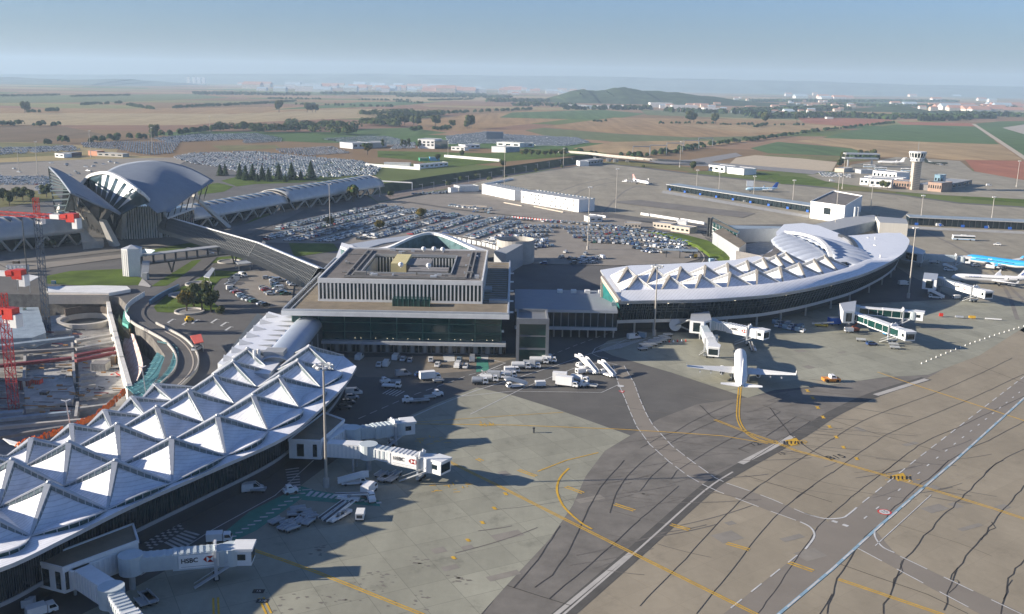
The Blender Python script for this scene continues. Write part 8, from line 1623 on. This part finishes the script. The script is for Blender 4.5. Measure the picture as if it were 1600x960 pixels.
def cart(lb, px, ang, cover=False, gp=None): return vehicle('baggage_cart', lb, 'baggage cart', px, ang, [('deck', GREYP, B(-1.6, -.8, .55, 1.6, .8, .72)), ('frame', LGREY, (lambda m: [m.beam((x, y, .7), (x, y, 1.9), .08) for x in (-1.5, 1.5) for y in (-.7, .7)]+[m.box(-1.6, -.8, 1.88, 1.6, .8, 1.96)]) if cover else (lambda m: [m.box(-1.6, s*.8-.05, .72, 1.6, s*.8+.05, 1.0) for s in (-1, 1)]))]+W4((-1.1, 1.1), .75, .26), gp)
def belt(lb, px, ang, col=WHITE, gp=None): return vehicle('belt_loader', lb, 'belt loader', px, ang, [('body', col, B(-2.6, -.9, .4, 2.2, .3, .95)), ('conveyor', DARK, lambda m: m.beam((-3.6, .35, .9), (4.2, .35, 1.9), .75, .18)), ('conveyor_frame', WHITE2, lambda m: [m.beam((-3.6, .35+s*.46, .9), (4.2, .35+s*.46, 1.9), .12, .35) for s in (-1, 1)]), ('driver_seat', GREYP, B(-.3, -.8, .95, .3, -.3, 1.5))]+W4((-1.7, 1.5), .85, .34), gp)
def stairs(lb, px, ang, h=3.6, gp=None):
    return vehicle('stair_truck', lb, 'stair truck', px, ang, [('chassis', WHITE, B(-3.2, -1, .45, 3.4, 1, .95)), ('cab', WHITE, cabfn(1.9, 3.6, 1.0, .6, 2.1)), ('cab_window', GLASS, winfn(1.9, 3.6, 1.0, .6, 2.1)), ('stair_flight', WHITE2, lambda m: m.beam((-4.2, 0, .8), (2.6, 0, h), 1.5, .35)), ('side_panel', WHITE, lambda m: [m.beam((-4.2, s*.85, 1.4), (2.6, s*.85, h+.6), .10, 1.1) for s in (-1, 1)]), ('landing', WHITE, B(2.4, -1, h-.1, 4.3, 1, h+.1)), ('landing_rail', WHITE, lambda m: [m.box(2.4, s*1.0-.05, h, 4.3, s*1.0+.05, h+1.1) for s in (-1, 1)])]+W4((-2.1, 2.2), 1.0), gp)
def bus(lb, px, ang, stripe=WHITE, L=12.5):
    return vehicle('bus', lb, 'bus', px, ang, [('body', WHITE, lambda m: (m.box(-L/2, -1.28, .35, L/2, 1.28, 1.35), m.box(-L/2, -1.25, 2.45, L/2, 1.25, 3.05), m.box(-L/2+.1, -1.2, 1.3, L/2-.1, 1.2, 2.5))), ('windows', GLASS, lambda m: m.box(-L/2+.4, -1.23, 1.4, L/2+.01, 1.23, 2.4)), ('stripe', stripe, lambda m: m.box(-L/2-.01, -1.3, .6, L/2+.02, 1.3, .95)), ('roof_unit', WHITE2, B(-1.5, -.8, 3.05, 1.5, .8, 3.35))]+W4((-L/2+2.6, L/2-2.6), 1.3, .48))
def gpu(lb, px, ang, col=WHITE): return vehicle('ground_power_unit', lb, 'power unit', px, ang, [('housing', col, B(-1.5, -.85, .5, 1.5, .85, 1.8)), ('vent_panel', DARK, B(-1.52, -.6, .8, -1.505, .6, 1.5)), ('tow_bar', DARK, lambda m: m.beam((1.5, 0, .5), (2.6, 0, .3), .12))]+W4((-.9, .9), .85, .3))
bus('white airport bus parked in the painted bays by the crescent', (903, 511), 95); bus('white and blue airport bus driving on the far side apron', (1505, 376), -10, mat('bus_blue', (.10, .35, .60), .4, 0, 0)); bus('pale blue coach behind the control tower shed', (1376, 266), 170, MATS['bus_blue']); bus('pale blue coach left of the control tower shaft', (1417, 268), 170, MATS['bus_blue']); bus('pale coach near the tower car park', (1358, 262), 170, MATS['bus_blue'])
box_truck('large white box truck in the shaded row under the hall', (672, 594), 20, 8, 3.4); cart('flat trailer beside the large white box truck', (685, 598), 20); box_truck('white flatbed truck in the dark yard before the hall', (612, 607), -4, 7, 1.3); tug('white tractor behind the flatbed truck', (602, 600), 30); cart('dark cart beside the flatbed truck', (618, 600), 10)
tug('white tractor towing a cart on the shaded service road', (637, 630), 15); cart('cart behind the left tractor on the service road', (648, 630), 15); tug('white tractor pulling carts at the shadow edge', (684, 620), 20); cart('first cart behind the tractor at the shadow edge', (672, 624), 20); cart('second cart behind the tractor at the shadow edge', (662, 629), 20)
ln = 'in the diagonal line of white service trucks'
tank_truck('lower left tank trailer '+ln, (750, 601), 5, 6, LGREY); tank_truck('second tank truck from the left '+ln, (764, 597), 0, 7); box_truck('third truck from the left '+ln, (776, 592), -5, 7, 2.8, LGREY); tank_truck('small cab truck '+ln, (795, 591), 10, 6); box_truck('middle cab truck '+ln, (800, 583), 10, 6, 2.4); tank_truck('long tank truck in the middle of the diagonal truck line', (814, 577), 3, 7.5); box_truck('fourth truck from the right '+ln, (831, 576), -5, 7, 3, LGREY); tank_truck('third truck from the right '+ln, (842, 569), 0, 7.5); box_truck('second truck from the right '+ln, (858, 567), -5, 6, 2.6); box_truck('uppermost truck with tall box at the right end of the line', (853, 563), 5, 5.5, 3.4, LGREY)
stairs('mobile stair standing alone below the diagonal truck line', (806, 606), 200, 3.2); gpu('lone white power unit right of the mobile stair', (844, 605), 10)
box_truck('left high white catering truck in the group by the yellow line', (879, 598), -10, 7.5, 3.9); box_truck('front high white catering truck in the group by the yellow line', (886, 605), -18, 8.5, 4.0); tank_truck('grey roofed tank truck in the group of catering trucks', (906, 598), -25, 7); tug('white tractor at the right of the catering truck group', (912, 605), 20); cart('grey pallet loader platform right of the catering trucks', (925, 606), -20, False)
stairs('left stair truck of the large white stair cluster', (912, 577), 130, 4.2); stairs('middle stair truck of the large white stair cluster', (922, 583), 125, 4.4); stairs('right stair truck with long flight in the stair cluster', (948, 588), 128, 4.4); gpu('white unit with hose reel in the stair cluster', (907, 585), 30)
# equipment under the left bridges
for i, (x, y, a) in enumerate(((520, 808, 60), (527, 812, 62), (535, 808, 62))): belt('white belt loader parked side by side under the left mast', (x, y), a, WHITE, 'belt loaders under the left mast')
belt('belt loader lying across the green walkway beside the mast', (547, 783), -12); gpu('small white steps unit right of the belt loaders', (563, 812), 92, WHITE2); box_truck('white high lift truck beside the green walkway', (577, 772), 75, 6.5, 3.3); tug('white pushback tractor nearest the green walkway', (580, 784), -70); stairs('pale steps unit behind the high lift truck', (552, 758), 10, 2.4)
for i, (x, y) in enumerate(((461, 808), (466, 800), (476, 806), (485, 812), (451, 822), (456, 830), (432, 819), (446, 828), (482, 820), (468, 818))): cart('empty flat dolly in the shaded cart park by the green walkway', (x, y), 12+i*7, False, 'dollies in the shaded cart park')
for i, (x, y) in enumerate(((600, 752), (606, 748), (612, 753), (595, 745), (618, 745))): cart('empty cart under the sunlit advert bridge', (x, y), 65, False, 'carts under the sunlit advert bridge')
tug('white tractor with round top in the dark lane under the left tents', (454, 772), 30); cart('dark cart in the dark lane right of the left tents', (404, 770), 0); box_truck('white truck cut by the bottom left frame corner', (66, 962), 40, 6, 2.6); gpu('white unit standing in the lane at the bottom left', (40, 952), 10)
box_truck('white service truck behind the shaded advert bridge', (343, 848), 12, 6, 2.6); cart('dolly below the shaded advert bridge', (232, 938), -50)
for i, (x, y) in enumerate(((228, 936), (236, 942), (222, 946))): cart('pale tow bars rack on the shaded stand at the bottom left', (x, y), -50, False, 'racks on the shaded stand')
# dollies in rows by the crescent mast
for i in range(12): cart('empty baggage dolly in the slanting row before the crescent mast', (1004+(i % 6)*7.5+(i//6)*2, 548-(i % 6)*3.2-(i//6)*6), 20, False, 'baggage dollies in the slanting row')
for a in ((1118, 532, 'tug'), (1176, 548, 'belt')): (tug if a[2] == 'tug' else belt)('white %s beside the parked jet' % ('tractor' if a[2] == 'tug' else 'belt loader on the right side'), (a[0], a[1]), 85)
vehicle('pushback_tug', 'orange and white low tractor right of the parked jet', 'tractor', (1298, 597), 5, [('body', mat('orange_paint', (.60, .22, .03), .5, 0, .1, 1), B(-2.6, -1.3, .4, 2.6, 1.3, 1.2)), ('cab', WHITE, cabfn(-.4, 1.4, 1.1, 1.1, 2.2)), ('cab_window', GLASS, winfn(-.4, 1.4, 1.1, 1.1, 2.2))]+W4((-1.6, 1.6), 1.35, .5))
vehicle('air_start_unit', 'bright blue wheeled unit under the trussed white bridge', 'ground unit', (1389, 525), 10, [('housing', mat('bright_blue', (.02, .22, .50), .45, 0, .1, 1), B(-2, -1, .6, 2, 1, 2.3)), ('duct', MATS['bright_blue'], lambda m: m.cyl((-2, 0, 2.4), (1.6, 0, 2.8), .5, n=10))]+W4((-1.2, 1.2), 1.0, .4))
vehicle('cherry_picker', 'red orange lift standing before the dark crescent facade', 'lift', (1334, 519), 20, [('chassis', mat('rust_paint', (.35, .09, .04), .6, 0, .2, 1), B(-1.8, -1, .5, 1.8, 1, 1.4)), ('arm', MATS['rust_paint'], lambda m: m.beam((-1.4, 0, 1.4), (1.6, .2, 3.2), .4)), ('basket', GREYP, B(1.2, -.5, 3.1, 2.2, .6, 4.0))]+W4((-1.1, 1.1), 1.0, .4))
gpu('small white unit left of the red orange lift', (1326, 520), 0); cart('long flat white trailer in front of the trussed bridges', (1345, 534), -15); cart('flat cream trailer right of the small blue car', (1398, 546), -12); cart('flat yellow framed trailer above the cream one', (1396, 541), -12); vehicle('water_unit', 'dark blue boxy unit in the shade under the crescent', 'ground unit', (1303, 508), 10, [('housing', BLUE, B(-2.2, -1.3, .5, 2.2, 1.3, 2.8)), ('roof_plate', GREYP, B(-2.0, -1.1, 2.81, 2.0, 1.1, 2.9))]+W4((-1.3, 1.3), 1.25, .4)); belt('belt loader with yellow frame in the shade under the crescent', (1284, 511), -12, mat('yellow_paint', (.50, .36, .04), .6, 0, .1, 1))
stairs('white covered steps parked in the shade right of the crescent mast', (1462, 467), 155, 3.6); box_truck('white van truck in the shade beside the crescent tip', (1412, 447), 10, 6.5, 3); box_truck('white truck in the shade below the blue airliner', (1459, 412), -5, 6, 2.8); gpu('pale steps frame right of the covered steps', (1494, 468), 10, WHITE2); stairs('tall white open frame steps at the nose of the white jet', (1484, 424), 170, 3.4)
box_truck('white truck beside the mast left of the white box building', (1228, 325), 0, 6, 2.8); tug('red tractor beside the mast left of the white box building', (1242, 327), 0, RED); box_truck('white truck below the long modular block', (935, 333), 0, 6, 2.6, WHITE, None) if 0 else None
vehicle('fuel_cart', 'row of cones and trolleys at the right edge of the light apron', 'trolleys', (1505, 498), -12, [('trolley', RED, B(-9, -.5, .3, -7.6, .5, 1.5)), ('platform', LGREY, B(-3, -.6, .3, 0, .6, .8)), ('yellow_unit', YELLOW, B(2, -.5, .3, 4.4, .5, 1.2)), ('bar', WHITE, B(8, -.2, .3, 14, .2, .7))])
tug('yellow tractor beside the walkway on the paved yard', (296, 503), 30, mat('yellow_van', (.60, .38, .02), .5, 0, .1, 1)); box_truck('yellow delivery truck by the kerb behind the crescent', (1083, 404), 200, 5, 2.8, MATS['yellow_van']); box_truck('pale blue truck beside the grass bank tip', (1114, 411), 10, 5, 2.6, MATS['pale_blue_livery'])
for x, y, lb in ((834, 677, 'dark bollard on the yellow line in the left stand'),): g_ = G(x, y); m = MB(); m.cyl(g_, g_+Vector((0, 0, 1.2)), .22, n=8); m.box(g_.x-.3, g_.y-.3, 1.2, g_.x+.3, g_.y+.3, 1.5); tag(m.build('bollard', DARK, None, loc=g_), lb, 'bollard')
for k in range(22): g_ = G(1482-k*0+(k*5.2), 562-k*3.0) if k < 0 else G(1440+k*7.6, 569-k*3.4+.03*k*k); m = MB(); m.cyl(g_, g_+Vector((0, 0, .6)), .3, .08, 8); tag(m.build('apron_cone', WHITE2, None, loc=g_), 'small white cone in the line along the apron edge at right', 'cone', 'cones along the apron edge')
for k in range(10): g_ = G(1013+k*6.5, 536-k*.2); m = MB(); m.cyl(g_, g_+Vector((0, 0, .8)), .4, .1, 8, m=RED if k % 2 else WHITE); tag(m.build('barrier_cone', RED, None, loc=g_), 'small cone in the line at the crescent mast foot', 'cone', 'cones at the crescent mast foot')
vehicle('toll_canopy', 'blue roofed toll canopy in the right of the central car park', 'canopy', (1062, 404), -8, [('roof', BLUEGREY, B(-9, -2, 4, 9, 2, 4.5)), ('post', DARK, lambda m: [m.beam((x, 0, 0), (x, 0, 4), .4) for x in (-7, 0, 7)])])
# ============================================================ TREES
random.seed(101)
def tree_mesh(h, r, n, leafs, conifer=False, size=.55, bush=False):
    """leaf clumps as small tilted faces spread through lobes; returns crown MB + trunk MB"""
    cr = MB(); tr = MB(); base = h*.28 if not bush else .1
    if conifer:
        for k in range(n):
            t = random.random()**.8; z = h*.06+t*h*.94; rr = r*(1-t)*random.uniform(.45, 1.05)+.15; a = random.uniform(0, 6.283); c = Vector((math.cos(a)*rr, math.sin(a)*rr, z-rr*.25)); s = size*random.uniform(.6, 1.5)*(1-t*.5)
            d = Vector((math.cos(a), math.sin(a), -.5))*s*1.6; q = Vector((-math.sin(a), math.cos(a), random.uniform(-.3, .3)))*s*.6; cr.add([c-d*.4-q, c-d*.4+q, c+d*.6+Vector((0, 0, random.uniform(-.1, .2)))], [(0, 1, 2)], random.choice(leafs))
        tr.cyl((0, 0, 0), (0, 0, h*.9), r*.08, .03, 7)
    else:
        lobes = [(Vector((random.uniform(-.55, .55)*r, random.uniform(-.55, .55)*r, base+(h-base)*random.uniform(.30, .78))), r*random.uniform(.38, .62)) for _ in range(7)]+[(Vector((0, 0, base+(h-base)*.55)), r*.7)]
        for k in range(n):
            c0, rr = random.choice(lobes); v = Vector((random.gauss(0, 1), random.gauss(0, 1), random.gauss(0, .8))).normalized(); c = c0+v*rr*random.uniform(.65, 1.05); s = size*random.uniform(.6, 1.5); u = v.cross(Vector((random.random(), random.random(), random.random()))).normalized(); w_ = (v+Vector((random.uniform(-.7, .7),)*3)*.6).cross(u).normalized()
            cr.add([c-u*s-w_*s*.6, c+u*s*.8-w_*s, c+u*s+w_*s*.7, c-u*s*.7+w_*s], [(0, 1, 2, 3)], leafs[min(len(leafs)-1, int((c.z/h)*len(leafs)+random.uniform(-.6, .6))) if len(leafs) > 1 else 0])
        tr.cyl((0, 0, 0), (0, 0, base+(h-base)*.35), r*.07+.05, r*.05, 7)
        for c0, rr in lobes[:5]: tr.cyl((0, 0, base*.9), c0, r*.04+.03, .03, 5)
    return cr, tr
TP = {}
def tree(kind, px, sc, lb, group=None, world=None):
    H_, r_, n_, lf, con, sz, bu = {'round': (9, 4, 900, LEAFS[:2]+LEAFS[3:], False, .42, False), 'olive': (8, 4, 800, [LEAFS[3], LEAFS[2], LEAFS[0]], False, .42, False), 'conifer': (14, 5.0, 1300, [LEAFS[1], LEAFS[1], LEAFS[0]], True, .95, False), 'bush': (3.4, 3.2, 500, LEAFS[:1]+LEAFS[3:], False, .35, True), 'poplar': (12, 2.0, 600, [LEAFS[0], LEAFS[3]], False, .4, True), 'autumn': (8, 4.2, 900, [LEAFS[2], LEAFS[3], LEAFS[2]], False, .42, False)}[kind]
    g_ = world or G(*px)
    if kind not in TP: cr, tr = tree_mesh(H_, r_, n_, lf, con, sz, bu); t = thing('conifer' if con else 'bush' if bu and kind == 'bush' else 'tree', lb, 'tree' if kind != 'bush' else 'bush'); cr.build('crown', LEAFS[0], t); tr.build('trunk', BARK, t); TP[kind] = t; o = t
    else: o = dup(TP[kind], None, None, lb)
    o.location = g_; o.rotation_euler = (0, 0, random.uniform(0, 6.28)); s = sc*random.uniform(.92, 1.08); o.scale = (s, s, s*random.uniform(.9, 1.1)); o['label'] = lb
    if group: o['group'] = group
    elif 'group' in o: del o['group']
    return o
for i, (x, y, s) in enumerate(((375, 280, 1), (384, 282, .85), (395, 281, 1.05), (410, 282, 1), (420, 284, .9), (436, 282, 1.05), (456, 281, 1.1), (486, 280, 1.15), (470, 282, .7), (344, 275, .8), (352, 274, .7), (402, 284, .6), (446, 285, .5))): tree('conifer', (x, y), s, 'dark conifer in the row behind the train shed, before the parked cars', 'conifers behind the train shed')
for i, (x, y) in enumerate(((5, 315), (15, 322), (26, 312), (36, 314), (48, 315), (73, 309), (-6, 320))): tree('round', (x, y), .95, 'round tree in the group left of the station', 'round trees left of the station')
tree('autumn', (516, 356), .8, 'small autumn tree beside the thin mast in the central car park'); tree('autumn', (593, 361), .9, 'low autumn tree among the left rows of the central car park'); tree('autumn', (657, 343), .9, 'autumn tree at the top of the central car park'); tree('olive', (552, 316), 1.5, 'tall olive green tree before the far train shed'); tree('round', (1083, 267), 1.15, 'dark round tree at the far apron edge'); tree('olive', (574, 242), 1.6, 'tall tree beside the low grey warehouse')
for i, (x, y, k, s, lb) in enumerate(((292, 487, 'autumn', .9, 'yellowing left end of the big bush beside the paved yard'), (303, 480, 'round', .95, 'back of the big dark bush on the lawn'), (316, 486, 'round', 1.1, 'dark centre of the big bush beside the paved yard'), (330, 488, 'round', 1.0, 'dark right end of the big bush beside the paved yard'), (308, 470, 'autumn', .6, 'yellow green top of the big bush on the lawn'), (345, 490, 'bush', .7, 'low tail of the big bush by the yard kerb'))): tree(k, (x, y), s, lb)
for i, x in enumerate((816, 822, 830, 842, 852, 860, 868, 876, 884)): tree('round' if i % 2 else 'olive', (x, 245-abs(i-4)*.3), .9, 'mid green tree in the clump left of the viaduct', 'trees left of the viaduct')
for i, (x, y) in enumerate(((598, 232), (628, 232), (634, 232), (639, 232), (655, 233))): tree('poplar', (x, y), 1.2, 'narrow upright tree left of the white office block', 'upright trees by the white office block')
for i, (x, y, s) in enumerate(((1318, 258, 1.5), (1312, 262, 1.1), (1352, 250, 1.1), (1364, 250, 1.4), (1358, 248, 1.2), (1344, 248, 1.1), (1370, 252, .9))): tree('round', (x, y), s, 'tree in the dark clump behind the tower group', 'trees behind the tower group')
for i, (x, y) in enumerate(((1378, 295), (1386, 296), (1382, 293))): tree('round', (x, y), .8, 'dark bush before the white halls at the tower', 'bushes before the tower halls')
for i, (x, y, s) in enumerate(((680, 198, 2.4), (706, 200, 1.6), (733, 201, 2.6), (736, 200, 2.0), (730, 202, 1.5), (624, 196, 2), (632, 196, 2.2), (646, 197, 2.2), (652, 198, 1.8), (242, 216, 1.8), (436, 176, 3), (480, 176, 2.4), (488, 176, 2.4), (493, 176, 2.2), (39, 177, 3), (1078, 192, 3), (1084, 192, 2.4), (1118, 194, 2.4), (1195, 194, 3), (1245, 190, 2.6), (684, 252, .9), (722, 246, .9), (785, 262, .8))): tree('round', (x, y), s, 'isolated round tree standing in the fields', 'isolated field trees')
for k in range(8): x = 30+k*26; tree('olive', (x, 391-k*1.2), .55, 'small tree under the V columns of the left train shed', 'small trees under the left train shed') if k in (0, 2) else None
tree('bush', (130, 372), .8, 'shrub at the foot of the station buttress'); tree('bush', (878, 262), .8, 'yellow green shrub on the near edge of the rail cutting'); tree('bush', (1005, 262), .8, 'shrub on the dry verge below the viaduct')
for i, (x, y) in enumerate(((560, 300), (610, 306), (720, 281), (700, 290), (765, 282), (790, 279), (838, 268), (690, 276), (745, 276))): tree('bush', None, .9, 'scrubby bush on the bank of the rail cutting', 'bushes on the cutting bank', G(x, y, -4))
# woods and hedges: leaf masses nobody could count
def wood(nm, segs, h, wid, n, leafs, size=3.0):
    m = MB()
    for (x0, y0, x1, y1, w_) in segs:
        a, b = G(x0, y0), G(x1, y1); L = (b-a).length; cnt = int(n*L/100)
        blobs = [(a.lerp(b, random.random())+Vector((random.uniform(-3, 3), random.uniform(0, w_), 0)), random.uniform(.55, 1.15)) for _ in range(max(3, int(L*max(1, w_/14)/9)))]
        for k in range(cnt):
            c0, s0 = random.choice(blobs); R_ = h*.48*s0; v = Vector((random.gauss(0, 1), random.gauss(0, 1), abs(random.gauss(0, 1)))).normalized(); c = c0+Vector((v.x*R_, v.y*R_, h*s0*.35+v.z*h*s0*.6)); s = size*random.uniform(.5, 1.2); u = v.cross(Vector((random.random(), random.random(), random.random()+.1))).normalized(); q = v.cross(u)
            c.z = max(.3, c.z); m.add([c-u*s-q*s*.5, c+u*s*.8-q*s*.7, c+q*s], [(0, 1, 2)], random.choice(leafs))
    tag(m.build(nm, LEAFS[0]), kind='stuff')
wood('wood', [(312, 207, 400, 204, 30), (390, 209, 480, 207, 60), (440, 200, 550, 204, 60), (480, 210, 552, 212, 40), (500, 202, 540, 204, 50), (560, 196, 620, 200, 60), (590, 190, 690, 182, 60), (560, 182, 640, 180, 60), (640, 180, 690, 182, 40)], 15, 30, 1500, [LEAFS[1], LEAFS[0], LEAFS[3]], 2.2)
wood('hedgerow', [(62, 226, 112, 224, 12), (120, 224, 160, 222, 8), (172, 220, 200, 218, 10), (196, 219, 232, 217, 14), (235, 216, 330, 205, 6), (-60, 200, 30, 196, 40), (50, 198, 96, 197, 30), (124, 165, 188, 162, 20), (196, 165, 240, 172, 14), (270, 170, 330, 166, 20), (330, 167, 460, 160, 20), (460, 164, 620, 168, 8), (40, 177, 90, 174, 6), (-40, 152, 90, 150, 30), (110, 152, 200, 150, 30), (410, 155, 500, 156, 30), (560, 157, 640, 158, 20), (670, 158, 740, 156, 24), (620, 160, 660, 162, 20), (700, 178, 830, 172, 8), (640, 206, 700, 203, 6)], 9, 20, 420, [LEAFS[1], LEAFS[0]], 3.0)
wood('hedgerow', [(890, 243, 960, 246, 8), (880, 240, 912, 241, 10), (960, 246, 1030, 243, 10), (985, 248, 1060, 240, 14), (1030, 242, 1100, 232, 14), (1060, 236, 1180, 219, 16), (1170, 222, 1280, 206, 14), (1270, 207, 1400, 193, 12), (1024, 194, 1120, 195, 8), (1120, 196, 1260, 197, 10), (928, 191, 965, 191, 8), (1180, 200, 1200, 196, 10), (1340, 250, 1372, 252, 30)], 7, 14, 900, [LEAFS[1], LEAFS[0], LEAFS[1]], 1.6)
wood('distant_woods', [(1180, 186, 1330, 184, 120), (1160, 178, 1330, 172, 160), (1330, 184, 1400, 188, 60), (1400, 186, 1560, 186, 60), (1440, 190, 1520, 188, 20), (1500, 180, 1600, 184, 80), (1040, 176, 1180, 180, 30), (880, 172, 1020, 172, 20), (800, 166, 900, 168, 40), (1180, 160, 1500, 160, 200), (1300, 166, 1600, 172, 160), (500, 148, 760, 150, 90), (300, 148, 480, 150, 80), (620, 152, 800, 154, 60), (760, 160, 860, 160, 60)], 16, 60, 160, [LEAFS[1], LEAFS[0]], 8)
# ============================================================ AIR
hz = MB(); hz.box(-15900, -600, -14, 15900, 15900, 330)
hm = bpy.data.materials.new('air'); hm.use_nodes = True; hn = hm.node_tree; hn.nodes.clear()
pv = hn.nodes.new('ShaderNodeVolumePrincipled'); pv.inputs['Color'].default_value = (.60, .80, 1, 1); pv.inputs['Density'].default_value = HAZE
pv.inputs['Anisotropy'].default_value = .1; pv.inputs['Density Attribute'].default_value = ''
ho = hn.nodes.new('ShaderNodeOutputMaterial'); hn.links.new(pv.outputs[0], ho.inputs['Volume'])
tag(hz.build('haze', hm), kind='stuff')
